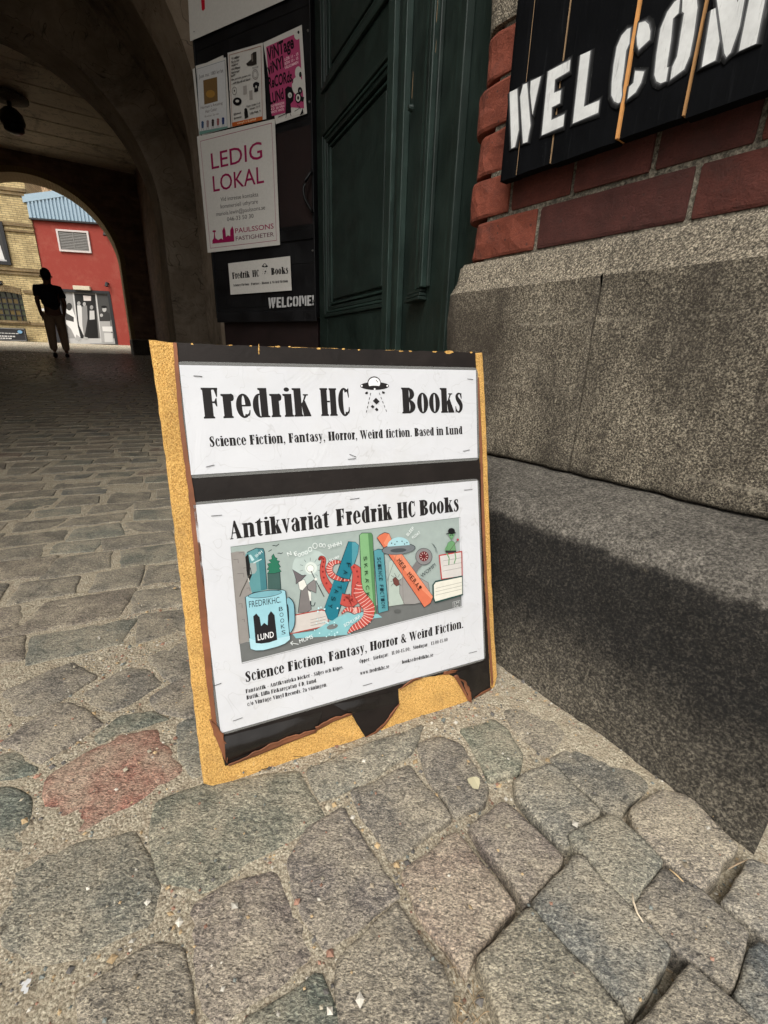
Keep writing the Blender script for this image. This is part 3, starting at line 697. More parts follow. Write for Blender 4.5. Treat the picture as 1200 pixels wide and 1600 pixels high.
top = [(.86, .7305), (.792, .7305), (.787, .725), (.779, .722), (VF+.006, zc+.006), (VF-.0005, zc-.004), (VF+.001, zc-.03), (VF, .5), (VF, zl+.006), (VF+.004, zl+.001), (.9, zl+.001)]
uj = uz(918, 560, VF)[0]
tm, tp = top[:6], top[5:]
for a_u, b_u, er in ((.02, uj-.0022, 0), (uj+.0022, .765, .03)):
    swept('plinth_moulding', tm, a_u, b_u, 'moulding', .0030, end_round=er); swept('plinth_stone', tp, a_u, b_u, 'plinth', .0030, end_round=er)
zo = (zat(770, 800, .62)+zat(1200, 925, .62))/2
led = [(.95, zl-.002), (VF-.002, zl-.0035), (.668, zo+.030), (.640, zo+.020), (.625, zo+.010), (.617, zo-.004), (.612, zo-.022), (.608, zo-.05), (.597, .13), (.586, .0), (.583, -.06)]
# one block; the colour darkens below the ledge; two parts meeting at the arris
ledge_prof = led[:6]; face_prof = led[5:]
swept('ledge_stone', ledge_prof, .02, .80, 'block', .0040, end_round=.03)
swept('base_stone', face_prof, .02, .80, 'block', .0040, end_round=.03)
# little spots on the ledge
# ---- front and inner walls of the building
mb = MB(); wf = lambda u, v, z: W(u, v, z)
mb.box(wf, (.03, 1.9, 0), (.5, 9, 7)); mb.build('front_wall', MAT['facade'], bld)
mb = MB(); mb.box(lambda u, v, z: T(u, v, z), (.1, -9, 0), (.9, -2.75, 7)); mb.build('front_wall', MAT['facade'], bld)
mb = MB(); mb.box(lambda u, v, z: T(u, v, z), (.35, -2.75, 4.15), (.9, 1.6, 7)); mb.build('front_wall', MAT['facade'], bld)
tf = lambda u, v, z: T(u, v, z)
mb = MB(); mb.box(tf, (.9, 1.42, -.1), (15.0, 1.8, 4.75)); mb.build('passage_wall', MAT['tunnel_wall'], bld)
mb = MB(); mb.box(tf, (.9, -3.4, -.1), (15.0, -2.95, 4.75)); mb.build('passage_wall', MAT['tunnel_wall'], bld)
mb = MB(); mb.box(tf, (.9, -3.4, 4.752), (15.8, 1.8, 5.1)); mb.build('passage_ceiling', MAT['ceiling'], bld)
# ceiling boards' shadow joints: shallow troughs built as battens across the last bay
mb = MB()
for k in range(9):
    u = 8.5+k*.72; mb.box(tf, (u, -2.95, 4.742), (u+.34, 1.42, 4.7515))
mb.build('ceiling_band', MAT['ceiling'], bld)
def arch_wall(u0, u1, cv, rad, spring, v0, v1, ztop, mat='tunnel_arch', name='rib_arch', base=-.1):
    mb = MB(); n = 36
    arc = [(cv-rad*math.cos(math.pi*k/n), spring+rad*math.sin(math.pi*k/n)) for k in range(n+1)]
    L = [(cv-rad, base)]+arc+[(cv+rad, base)]
    for u in (u0, u1):
        for a, b in zip(L, L[1:]):
            if abs(a[0]-b[0]) < 1e-9: continue
            mb.face([T(u, a[0], a[1]), T(u, b[0], b[1]), T(u, b[0], ztop), T(u, a[0], ztop)])
        mb.face([T(u, v0, base), T(u, cv-rad, base), T(u, cv-rad, ztop), T(u, v0, ztop)])
        mb.face([T(u, cv+rad, base), T(u, v1, base), T(u, v1, ztop), T(u, cv+rad, ztop)])
    for a, b in zip(L, L[1:]): mb.face([T(u0, a[0], a[1]), T(u0, b[0], b[1]), T(u1, b[0], b[1]), T(u1, a[0], a[1])])
    return mb.build(name, MAT[mat], bld)
arch_wall(4.4, 5.0, -.70, 1.65, 2.1, -2.95, 1.42, 4.751)
arch_wall(7.3, 8.0, -.70, 1.65, 2.18, -2.95, 1.42, 4.751)
arch_wall(15.0, 15.8, -.90, 1.72, 2.62, -9, 9, 8.0, 'tunnel_wall', 'exit_arch')
# curved vault between ribs (fills the corner between wall and ceiling)
for (u0, u1) in ((5.0, 7.3), (.9, 4.4)):
    mb = MB(); n = 18; cv, rad, sp = -.76, 2.18, 2.1
    arc = [(cv-rad*math.cos(math.pi*k/n), sp+rad*1.12*math.sin(math.pi*k/n)) for k in range(n+1)]
    for a, b in zip(arc, arc[1:]): mb.face([T(u0, *a), T(u0, *b), T(u1, *b), T(u1, *a)])
    mb.build('vault', MAT['tunnel_arch'], bld, smooth=True)
# the ring of bricks of the far arch
MAT['ring'] = m_flat('ring_brick', (.30, .22, .11, 1), .85)
mb = MB()
for row in range(3):
    for k in range(84):
        t0 = math.pi*(k+.06)/84; t1 = math.pi*(k+.94)/84; u0 = 15.0-.012+row*.27; u1 = u0+.255
        q = [( -.90-rr*math.cos(t), 2.62+rr*math.sin(t)) for rr, t in ((1.70, t0), (1.70, t1), (1.83, t1), (1.83, t0))]
        f = rnd.uniform(.75, 1.1)
        vs = [T(u, *c) for u in (u0, u1) for c in q]; mb.mesh(vs, [(0, 1, 2, 3), (4, 5, 6, 7), (0, 1, 5, 4), (0, 3, 7, 4), (1, 2, 6, 5)])
    for k in range(30):
        z = .35+k*.077
        for sgn in (-1, 1):
            v = -.90+sgn*1.70; mb.box(tf, (15.0-.012+row*.27, min(v, v+sgn*.1), z), (15.0-.012+row*.27+.255, max(v, v+sgn*.1), z+.068))
tag(mb.build('arch_brick', MAT['ring'], bld), kind='stuff')
# guard stone at the foot of the far arch
mb = MB(); mb.prism(lambda u, v, z: T(u, v, z), [(14.5, .78), (14.98, .74), (14.98, 1.3), (14.5, 1.3)], .2, .78); mb.build('guard_stone', MAT['ledge'], bld, bevel=.03)
mb = MB(); q = [T(9.2, .99+.42, z) for z in (0.1, 2.0, 3.4)]; mb.tube([T(8.7, 1.36, .1), T(8.7, 1.36, 2.4), T(8.6, 1.38, 4.2)], .045, 8); mb.build('conduit', MAT['iron'], bld)
# slanting iron bar on the passage wall
mb = MB(); mb.tube([T(9.6, 1.38, 3.15), T(9.5, 1.16, 2.62)], .028, 6); mb.build('wall_tie', MAT['moulding'], bld)
# ceiling lamp
lamp = empty('ceiling_lamp'); tag(lamp, 'dark round lamp hanging under the pale passage ceiling', 'lamp')
c = on_z(12, 150, 4.7); print('lamp', c)
def lathe(name, prof, mat, par, seg=24, c=c):
    mb = MB(); vs = [(c.x+r_*math.cos(2*math.pi*k/seg), c.y+r_*math.sin(2*math.pi*k/seg), z) for r_, z in prof for k in range(seg)]
    mb.mesh(vs, [(i*seg+k, i*seg+(k+1) % seg, (i+1)*seg+(k+1) % seg, (i+1)*seg+k) for i in range(len(prof)-1) for k in range(seg)]); return mb.build(name, MAT[mat], par, smooth=True)
lathe('ceiling_rose', [(.0, 4.70), (.30, 4.70), (.30, 4.66), (.12, 4.62), (0, 4.62)], 'moulding', lamp)
lathe('stem', [(.035, 4.64), (.035, 4.52)], 'iron', lamp, 10)
lathe('housing', [(0, 4.53), (.10, 4.52), (.17, 4.44), (.19, 4.33), (.17, 4.27), (0, 4.27)], 'iron', lamp)
lathe('glass', [(.155, 4.268), (.15, 4.2), (.09, 4.15), (0, 4.14)], 'iron', lamp)

# ---- green double-fold door in the recess
p0 = ray(690, 500); p0 = p0*(1.12/p0.dot(VW))
uD, vD = axes(-27.28)
PD = Plane(Vector((p0.x, p0.y, 0)), -uD, Z)       # a grows towards the camera
if PD.n.dot(-PD.o) < 0: PD = Plane(PD.o, uD, Z)
DP = lambda x, y: PD.px(x, y)
def dfn(a, b, c): return PD.P(a, b, c)
aL, aR = DP(500, 530)[0], DP(617, 300)[0]
sgn = 1 if aR > aL else -1
print('door a', aL, aR, 'panel', DP(530, 207), DP(531, 476), DP(615, 97), DP(603, 460), DP(504, 164), DP(615, 21), DP(506, 105))
door = empty('green_door'); tag(door, 'dark green panelled door leaf standing open against the passage wall', 'door')
lo, hi = min(aL, aR), max(aL, aR)
mb = MB(); mb.box(dfn, (lo, .04, -.045), (hi, 2.75, -.022)); mb.build('backing_board', MAT['green'], door)
pl0 = DP(530, 476)[1]; pl1 = (DP(530, 207)[1]+DP(615, 97)[1])/2
st = .13
def frame_piece(name, a0, a1, b0, b1, c0=-.022, c1=0.0, par=None, mat='green', bev=.004):
    mb = MB(); mb.box(dfn, (min(a0, a1), b0, c0), (max(a0, a1), b1, c1)); return mb.build(name, MAT[mat], par or door, bevel=bev)
frame_piece('stile', lo, lo+st, .04, 2.75); frame_piece('stile', hi-.07, hi, .04, 2.75)
frame_piece('bottom_rail', lo+st, hi-.07, .04, pl0-.05)
frame_piece('lock_rail', lo+st, hi-.07, pl1+.06, pl1+.20); frame_piece('top_rail', lo+st, hi-.07, 2.6, 2.75)
def moulding(a0, a1, b0, b1):
    for k, (ins, c0, c1, wd) in enumerate(((-.034, -.001, .010, .016), (-.014, -.004, .004, .011), (.0, -.02, -.002, .016), (.026, -.022, -.010, .010))):
        A0, A1, B0, B1 = a0+ins, a1-ins, b0+ins, b1-ins
        mb = MB()
        for (x0, x1, y0, y1) in ((A0, A1, B0, B0+wd), (A0, A1, B1-wd, B1), (A0, A0+wd, B0+wd, B1-wd), (A1-wd, A1, B0+wd, B1-wd)):
            mb.box(dfn, (x0, y0, c0), (x1, y1, c1))
        mb.build('panel_moulding', MAT['green_light' if k in (1, 3) else 'green'], door, bevel=.0025)
    frame_piece('panel', a0+.05, a1-.05, b0+.05, b1-.05, -.022, -.012, bev=.004)
moulding(lo+st, hi-.07, pl0-.015, pl1+.02); moulding(lo+st, hi-.07, pl1+.24, 2.57)
# pilaster and frame between the door and the brick corner (part of the building)
pA = W(*[0, 0]) ; hitA = PD.hit(619, 300); 
qB = ray(722, 400); qB = qB*(.945/qB.dot(VW))
eA = Vector((hitA.x, hitA.y, 0)); eB = Vector((qB.x+VW.x*.03, qB.y+VW.y*.03, 0))
PP = Plane(eA, eB-eA, Z)
if PP.n.dot(-PP.o) < 0: print('flip pilaster')
s_ = 1 if PP.n.dot(-PP.o) > 0 else -1
wid = (eB-eA).length+.10
def pfn(a, b, c): return PP.P(a, b, c*s_)
mb = MB(); mb.box(pfn, (-.02, 0, -.06), (wid, 3.2, 0)); mb.build('door_frame', MAT['green'], bld)
def a_at(x, y=300): return PP.px(x, y)[0]
zb = PP.px(660, 452)[1]
for (x0, x1, c1, mat) in ((612, 621, .030, 'green_light'), (623, 628, .018, 'green'), (630, 636, .024, 'green_light'), (661, 664.5, .016, 'green_light'), (667, 671, .022, 'green'), (673, 677, .026, 'green_light'), (679, 681, .014, 'green'), (708, 713, .016, 'green_light'), (714, 722, .024, 'green')):
    a0, a1 = a_at(x0), a_at(x1); b0 = zb if 655 < x0 < 690 else 0
    mb = MB(); mb.box(pfn, (a0, b0, 0), (a1, 3.2, c1)); mb.build('frame_moulding', MAT[mat], bld, bevel=.003)
a0, a1 = a_at(652), a_at(674)
for k in range(3):
    mb = MB(); mb.box(pfn, (a0-.004*k, zb-.012*(k+1), 0), (a1+.004*k, zb-.012*k-.002, .020+.005*k)); mb.build('moulding_base', MAT['green'], bld, bevel=.002)
mb = MB(); q = PP.px(648, 170); c = PP.P(q[0], q[1], s_*.008)
mb.tube([c, c+PP.n*s_*.014], [.011, .008], 12); mb.build('bolt_head', MAT['green_light'], bld)
# flakes of bare wood on the green paint
mb = MB()
for (x, y, L, wd) in ((657, 135, .07, .0035), (617, 205, .09, .002), (614, 262, .05, .0018), (697, 20, .05, .003), (695, 75, .03, .002)):
    a, b = PP.px(x, y); mb.face([PP.P(a-wd, b-L/2, s_*.0265), PP.P(a+wd*.6, b-L*.45, s_*.0265), PP.P(a+wd, b+L*.3, s_*.0265), PP.P(a, b+L/2, s_*.0265)])
tag(mb.build('chipped_paint', MAT['rawwood_pale'], bld), kind='stuff')

# ---- board leaf with the notices
p1 = PD.hit(500, 530); uB, vB = axes(-61.25)
PB = Plane(Vector((p1.x, p1.y, 0)), uB, Z)
if PB.n.dot(-PB.o) < 0: PB = Plane(PB.o, -uB, Z)
bx = lambda x, y: PB.px(x, y)
bfn = lambda a, b, c: PB.P(a, b, c)
bl, br_ = bx(338, 490)[0], bx(494, 489)[0]; lo, hi = min(bl, br_), max(bl, br_)
zb0 = bx(420, 496)[1]
print('board', bl, br_, zb0, bx(297, 64), bx(430, 188), bx(438, 383))
nb = empty('notice_board'); tag(nb, 'black painted board leaf covered with posters beside the green door', 'notice board')
mb = MB(); mb.box(bfn, (lo, zb0, -.035), (hi, 2.75, -.012)); mb.build('board', MAT['blackboard'], nb)
a0, a1 = bx(434, 300)[0], bx(490, 300)[0]
mb = MB(); mb.box(bfn, (min(a0, a1)-.15, bx(460, 352)[1], -.012), (max(a0, a1), bx(460, 200)[1], -.0085)); mb.build('red_panel', MAT['redwood'], nb)
for (y0, y1) in ((bx(420, 500)[1]-.01, bx(420, 486)[1]), (bx(460, 376)[1], bx(460, 358)[1])):
    mb = MB(); mb.box(bfn, (lo, y0, -.012), (hi, y1, 0)); mb.build('rail', MAT['blackboard'], nb, bevel=.003)
# grooves: the boards stand a little apart
for k in range(9):
    z = .80+k*.215; mb = MB(); mb.box(bfn, (lo+.01, z, -.0118), (hi-.012, z+.209, -.0095))
    if not (bx(460, 352)[1]-.1 < z < bx(460, 200)[1]): mb.build('plank', MAT['blackboard'], nb, bevel=.002)
for x in (lo, hi-.012):
    mb = MB(); mb.box(bfn, (x, zb0, -.012), (x+.012, 2.75, .002)); mb.build('edge_strip', MAT['blackboard'], nb, bevel=.002)
lower = MB(); lower.box(bfn, (lo+.02, 0.03, -.06), (hi-.02, zb0-.004, -.04)); lower.build('lower_leaf', MAT['redwood'], nb)
for k in range(4):
    x = hi-.006; z = (bx(480, 49)[1], bx(483, 160)[1], bx(487, 392)[1], bx(492, 470)[1])[k]; mb = MB(); c = bfn(x-.008, z, .002); mb.tube([c, c+PB.n*.004], [.006, .004], 8); mb.build('screw', MAT['metal'], nb)
# handle
hz0, hz1 = bx(490, 333)[1], bx(490, 268)[1]; ha = bx(493, 300)[0]; o_ = 1 if br_ < bl else -1
mb = MB(); pts = []
for k in range(13):
    t = k/12; pts.append(bfn(ha+o_*(.012+.034*math.sin(math.pi*t)), hz0+(hz1-hz0)*t, .012+.030*math.sin(math.pi*t)))
mb.tube(pts, .0075, 8); hd = mb.build('handle', MAT['iron'], nb, smooth=True)
# ================================================================== THE COURTYARD BEYOND
uF, vF_ = axes(80.2)
q0 = ray(183, 539); q0 = q0*(25.5/q0.dot(UT))
PF = Plane(Vector((q0.x, q0.y, 0)), uF, Z)
FS = 1 if PF.n.dot(-PF.o) > 0 else -1
def ffn(a, b, c): return PF.P(a, b, c*FS)
fp = PF.px
MAT['red_render'] = (lambda n: n.out(n.mix(n.ramp(n.noise(1.6, 6, .75), [(.5, g(0)), (.72, g(.55))]), (.275, .043, .030, 1), (.34, .10, .07, 1)), .9, n.bump(n.noise(12, 5), .4, .02)))((lambda n: (n.coord('pos'), n)[1])(NT('red_render')))
MAT['yellow_brick'] = m_yellow_brick('yellow_brick', axes(72)[0])
MAT['dark_band'] = m_yellow_brick('band_brick', axes(72)[0], 1.0, (.22, .15, .07, 1), (.15, .10, .05, 1))
MAT['blue_sheet'] = m_flat('blue_sheet_metal', (.33, .44, .52, 1), .5); MAT['dark'] = m_flat('dark_trim', (.02, .02, .022, 1), .5)
MAT['pale'] = m_flat('pale_render', (.85, .64, .42, 1), .9); MAT['cream'] = m_flat('cream_paint', (.62, .55, .42, 1), .6)
MAT['louvre'] = m_flat('grey_louvre', (.20, .19, .175, 1), .6); MAT['white_trim'] = m_flat('pale_trim', (.62, .55, .52, 1), .6)
def glassmat():
    n = NT('old_glass'); at = n.n('ShaderNodeAttribute', attribute_name='ink').outputs['Color']; return n.out(at, .12, None)
MAT['glass'] = glassmat()
red = empty('red_building'); tag(red, 'red rendered building with blue sheet metal gable across the courtyard', 'building')
a0 = fp(66, 421)[0]; zg = .60; ztop = (fp(51, 341)[1]+fp(167, 350)[1])/2
print('far', a0, ztop, fp(43, 311), fp(118, 299), fp(88, 358), fp(144, 396), fp(99, 454), fp(183, 539), fp(100, 537))
aE = 4.2
# wall with the big opening left free
ow0, ow1, oz1 = fp(97, 500)[0], fp(178, 500)[0], (fp(99, 454)[1]+fp(175, 456)[1])/2
mb = MB(); mb.box(ffn, (a0, zg-.4, -.4), (ow0, ztop, 0)); mb.box(ffn, (ow1, zg-.4, -.4), (aE, ztop, 0)); mb.box(ffn, (ow0, oz1, -.4), (ow1, ztop, -.0))
mb.build('wall', MAT['red_render'], red)
mb = MB(); mb.box(ffn, (a0, zg-.4, -6), (aE, ztop, -.42)); mb.build('building_body', MAT['red_render'], red)
# corrugated gable: posts of folded sheet
g0, g1 = fp(44, 325)[0], fp(170, 345)[0]; pk = fp(118, 300); lf = fp(43, 311)
def gtop(a): 
    return lf[1]+(pk[1]-lf[1])*(a-lf[0])/(pk[0]-lf[0]) if a < pk[0]+.6 else lf[1]+(pk[1]-lf[1])*(pk[0]+.6-lf[0])/(pk[0]-lf[0])-(a-pk[0]-.6)*.25
mb = MB(); stepw = .145; a = g0
while a < aE:
    for (x0, x1, c0, c1) in ((0, .05, .0, .0), (.05, .065, .0, .05), (.065, .13, .05, .05), (.13, .145, .05, .0)):
        mb.face([ffn(a+x0, ztop-.02, .06+c0), ffn(a+x1, ztop-.02, .06+c1), ffn(a+x1, gtop(a+x1), .06+c1), ffn(a+x0, gtop(a+x0), .06+c0)])
    a += stepw
mb.build('sheet_gable', MAT['blue_sheet'], red)
mb = MB()
mb.mesh([ffn(g0-.1, gtop(g0)-.15, .12), ffn(pk[0]+.6, gtop(pk[0]+.6)-.13, .12), ffn(pk[0]+.6, gtop(pk[0]+.6)+.1, .12), ffn(g0-.1, gtop(g0)+.12, .12),
         ffn(g0-.1, gtop(g0)-.15, .0), ffn(pk[0]+.6, gtop(pk[0]+.6)-.13, .0), ffn(pk[0]+.6, gtop(pk[0]+.6)+.1, .0), ffn(g0-.1, gtop(g0)+.12, .0)],
        [(0, 1, 2, 3), (0, 1, 5, 4), (2, 3, 7, 6), (1, 2, 6, 5), (0, 3, 7, 4)]); mb.build('verge_flashing', MAT['blue_sheet'], red)
mb = MB(); mb.box(ffn, (g0, ztop-.06, 0), (aE, ztop+.0, .13)); mb.build('drip_edge', MAT['dark'], red)
# louvre
l0, l1 = fp(91, 375)[0], fp(141, 378)[0]; lz0, lz1 = (fp(96, 393)[1]+fp(144, 396)[1])/2, (fp(88, 358)[1]+fp(139, 362)[1])/2
mb = MB()
for (x0, x1, y0, y1) in ((l0, l1, lz0, lz0+.07), (l0, l1, lz1-.07, lz1), (l0, l0+.07, lz0+.07, lz1-.07), (l1-.07, l1, lz0+.07, lz1-.07)): mb.box(ffn, (x0, y0, 0.003), (x1, y1, .07))
lv = mb.build('vent_frame', MAT['white_trim'], red)
mb = MB(); mb.box(ffn, ((l0+l1)/2-.02, lz0+.07, .003), ((l0+l1)/2+.02, lz1-.07, .055)); mb.build('mullion', MAT['louvre'], red)
for k in range(11):
    z = lz0+.09+k*(lz1-lz0-.18)/11; mb = MB()
    mb.mesh([ffn(l0+.07, z, .055), ffn(l1-.07, z, .055), ffn(l1-.07, z+.08, .006), ffn(l0+.07, z+.08, .006), ffn(l0+.07, z-.01, .050), ffn(l1-.07, z-.01, .050), ffn(l1-.07, z+.07, .003), ffn(l0+.07, z+.07, .003)], [(0, 1, 2, 3), (4, 5, 6, 7), (0, 1, 5, 4), (2, 3, 7, 6)])
    mb.build('slat', MAT['louvre'], red)
# light over the opening, fittings
def fbox(name, x0, y0, x1, y1, c0, c1, mat, par):
    A, B = fp(x0, y0), fp(x1, y1); mb = MB(); mb.box(ffn, (min(A[0], B[0]), min(A[1], B[1]), c0), (max(A[0], B[0]), max(A[1], B[1]), c1)); return mb.build(name, MAT[mat], par, bevel=.01)
tag(fbox('strip_light', 117, 453, 142, 448, .003, .16, 'cream', None), 'long pale strip light over the photo covered shop front', 'lamp')
for (x, y) in ((166, 364), (168.5, 443)):
    mb = MB(); c_ = PF.P(*fp(x, y), 0); mb.tube([c_, c_+PF.n*FS*.16, c_+PF.n*FS*.2-Z*.14], [.05, .05, .075], 8)
    tag(mb.build('wall_lamp', MAT['dark'], None), 'small dark fitting high on the red wall near the arch edge' if y < 400 else 'small dark fitting on the red wall above the shop front corner', 'lamp', 'small fittings on the red wall')
# shop front
sf = empty('shop_window'); sf.parent = red; tag(sf, 'window covered with a large black and white photograph of people')
sz0 = (fp(100, 537)[1]+fp(182, 538)[1])/2
mb = MB(); mb.box(ffn, (ow0, zg-.3, -.35), (ow1, oz1, -.14)); mb.build('backing', MAT['dark'], sf)
mb = MB()
for (x0, x1, y0, y1) in ((ow0, ow1, oz1-.07, oz1+.04), (ow0-.02, ow0+.08, sz0, oz1-.07), (ow1-.1, ow1+.02, sz0, oz1-.07), (ow0, ow1, sz0-.10, sz0)): mb.box(ffn, (x0, y0, -.14), (x1, y1, .02))
mb.build('frame', MAT['dark'], sf)
def gray(v, t=(1, .98, .95)):
    l_ = lin((v, v, v)); return (l_[0]*t[0], l_[1]*t[1], l_[2]*t[2], 1)
class Art:
    """flat print laid on a plane in thin layers of ink"""
    def __init__(s, plane, base=0.0, step=2e-5): s.p = plane; s.mb = MB(); s.k = 0; s.base = base; s.step = step; s.sgn = 1
    def z(s): s.k += 1; return s.base+s.k*s.step
    def poly(s, pts, col, px=True):
        z = s.z(); P = [s.p.px(*q) for q in pts] if px else pts
        s.mb.face([(a, b, z) for a, b in P], col)
    def strip(s, pts, wd, col, px=True, closed=False):
        P = [Vector(s.p.px(*q)) for q in pts] if px else [Vector(q) for q in pts]; z = s.z(); n = len(P)
        ws = wd if isinstance(wd, (list, tuple)) else [wd]*n
        L = []; Rr = []
        for i in range(n):
            d = (P[(i+1) % n]-P[i-1]) if closed else (P[min(i+1, n-1)]-P[max(i-1, 0)])
            d = d.normalized() if d.length > 1e-9 else Vector((1, 0)); m = Vector((-d.y, d.x))*ws[i]/2; L.append(P[i]+m); Rr.append(P[i]-m)
        i0 = len(s.mb.v); s.mb.v += [(q.x, q.y, z) for q in L]+[(q.x, q.y, z) for q in Rr]
        for i in range(n if closed else n-1):
            j = (i+1) % n; s.mb.f.append([i0+i, i0+n+i, i0+n+j, i0+j]); s.mb.c.append(col); s.mb.mi.append(0)
    def smooth(s, pts, n=5):
        out = []; P = [Vector(q) for q in pts]
        for i in range(len(P)-1):
            a, b, c_, d = P[max(i-1, 0)], P[i], P[i+1], P[min(i+2, len(P)-1)]
            for k in range(n):
                t = k/n; out.append(tuple(.5*((2*b)+(c_-a)*t+(2*a-5*b+4*c_-d)*t*t+(3*b-a-3*c_+d)*t**3)))
        out.append(tuple(P[-1])); return out
    def curve(s, pts, wd, col, px=True):
        q = s.smooth(pts)
        if isinstance(wd, (list, tuple)):
            m = len(pts); ws = []
            for i in range(len(q)):
                t = i/(len(q)-1)*(m-1); k = min(int(t), m-2); ws.append(wd[k]+(wd[k+1]-wd[k])*(t-k))
            wd = ws
        s.strip(q, wd, col, px)
    def disc(s, c_, rx, ry, col, px=True, rot=0, n=28, a0=0, a1=2*math.pi, ring=0):
        pts = [(c_[0]+rx*math.cos(t)*math.cos(rot)-ry*math.sin(t)*math.sin(rot), c_[1]+rx*math.cos(t)*math.sin(rot)+ry*math.sin(t)*math.cos(rot)) for t in [a0+(a1-a0)*k/n for k in range(n+(0 if a1-a0 > 6.28 else 1))]]
        if ring: s.strip(pts, ring, col, px, closed=a1-a0 > 6.28)
        else: s.poly(pts, col, px)
    def box(s, pts, col, line=None, lw=.0008):
        s.poly(pts, col)
        if line: s.strip(pts, lw, line, closed=True)
    def build(s, name, mat, parent, off=None):
        o = s.mb.build(name, mat, parent, 'ink', fix=False); m = s.p.mat()
        if FLIP(s.p): pass
        o.matrix_world = m; return o
def FLIP(p): return p.n.dot(Vector((0, 0, EYE))-p.o) < 0
def facing(p):
    """same plane with its normal towards the viewer; a runs to the viewer's right"""
    return p if not FLIP(p) else Plane(p.o, -p.ex, p.ey)
# the photograph on the shop front
PM = facing(Plane(PF.P(0, 0, FS*-.06), uF, Z))
A = Art(PM, 0.0, .0008)
q = lambda x, y: (240*x/1164.0, 240+330*y/1600.0)      # helper: enlarged crop to picture px
def qq(*L): return [q(*t) for t in L]
A.poly([(PF.px(0, 0)[0], 0)]*0 or [PM.px(98, 455), PM.px(177, 457), PM.px(184, 538), PM.px(104, 537)], gray(120), px=False)
A.poly(qq((500, 1050), (560, 1050), (600, 1440), (520, 1440)), gray(150))
A.poly(qq((565, 1060), (720, 1070), (750, 1430), (600, 1430)), gray(45))
A.poly(qq((630, 1075), (690, 1080), (690, 1115), (635, 1115)), gray(225, (1, .9, .85)))
A.poly(qq((735, 1065), (830, 1070), (845, 1260), (750, 1260)), gray(75))
A.poly(qq((500, 1400), (880, 1400), (885, 1440), (505, 1440)), gray(185))
for x in (555, 725, 835): A.strip(qq((x, 1055), (x+45, 1430)), .05, gray(205))
# figures
A.poly(qq((505, 1180), (545, 1165), (570, 1230), (610, 1390), (585, 1425), (540, 1330), (500, 1290)), gray(225)); A.disc(q(525, 1160), 4.5, 6, gray(60))
A.poly(qq((490, 1200), (560, 1240), (560, 1275), (500, 1260)), gray(70))
A.poly(qq((585, 1150), (615, 1150), (640, 1240), (635, 1380), (600, 1300), (590, 1220)), gray(210)); A.disc(q(598, 1135), 2.6, 3.4, gray(160))
A.poly(qq((620, 1160), (660, 1150), (665, 1250), (640, 1400), (625, 1300)), gray(135)); A.disc(q(640, 1140), 2.4, 3.2, gray(170))
A.poly(qq((680, 1190), (715, 1190), (720, 1270), (700, 1390), (680, 1300)), gray(195)); A.disc(q(695, 1165), 2.6, 3.4, gray(150))
A.poly(qq((670, 1260), (725, 1255), (735, 1390), (660, 1390)), gray(38))
A.poly(qq((760, 1210), (790, 1190), (830, 1210), (835, 1270), (755, 1270)), gray(60)); A.disc(q(792, 1180), 3.2, 4.2, gray(180)); A.disc(q(790, 1162), 4.5, 2, gray(30)); A.disc(q(770, 1225), 2.4, 2.6, gray(175))
A.poly(qq((755, 1270), (835, 1270), (850, 1430), (770, 1430)), gray(165)); A.poly(qq((775, 1310), (850, 1310), (855, 1350), (780, 1345)), gray(215)); A.poly(qq((790, 1360), (855, 1360), (860, 1430), (795, 1430)), gray(200))
A.poly(qq((580, 1370), (620, 1400), (600, 1425), (570, 1410)), gray(170)); A.poly(qq((635, 1385), (670, 1395), (660, 1410), (635, 1405)), gray(170))
A.build('photo_mural', MAT['ink'], sf)
# cream tube added for the lit edge of the far arch reveal
mb = MB(); pts = [T(16.2, PFv, z) for PFv, z in ((.80, .4), (.80, 2.9))]
def atT(x, y, u): d = ray(x, y); d = d*u/d.dot(UT); return Vector((d.x, d.y, d.z+EYE))
mb.tube([atT(207.5, 545, 16.3), atT(195, 450, 16.3), atT(186, 400, 16.3)], .045, 8); tag(mb.build('lit_edge_strip', MAT['cream'], None, smooth=True), 'cream strip added for the lit reveal edge just outside the far arch', 'lit_edge_strip')
# ---- yellow brick building
uY, _ = axes(72); PY = facing(Plane(Vector((PF.P(a0, 0, FS*.05)).to_tuple()), uY, Z)); yp = PY.px
yfn = lambda a, b, c: PY.P(a, b, c)
yel = empty('yellow_brick_building'); tag(yel, 'yellow brick building with dark string courses left of the red building', 'building')
wa0, wa1, wz0, wz1 = yp(0, 480)[0]-.6, yp(38, 480)[0], yp(20, 501)[1], yp(15, 456)[1]
mb = MB(); mb.box(yfn, (-9, 0, -2), (wa0, 12.5, 0)); mb.box(yfn, (wa1, 0, -2), (-.002, 12.5, 0)); mb.box(yfn, (wa0, wz1, -2), (wa1, 12.5, 0)); mb.box(yfn, (wa0, 0, -2), (wa1, wz0, 0)); mb.build('wall', MAT['yellow_brick'], yel)
for (x, y, h) in ((20, 296, .13), (20, 303, .08), (20, 350, .13), (20, 360, .09), (20, 421, .12), (20, 427, .08), (45, 456, .13), (20, 505, .10)):
    b = yp(x, y)[1]; 
    if y == 456: 
        mb = MB(); mb.box(yfn, (wa1+.1, b-h/2, .002), (-.0, b+h/2, .05)); mb.build('string_course', MAT['dark_band'], yel); continue
    mb = MB(); mb.box(yfn, (-9, b-h/2, .002), (-.0, b+h/2, .06)); mb.build('string_course', MAT['dark_band'], yel)
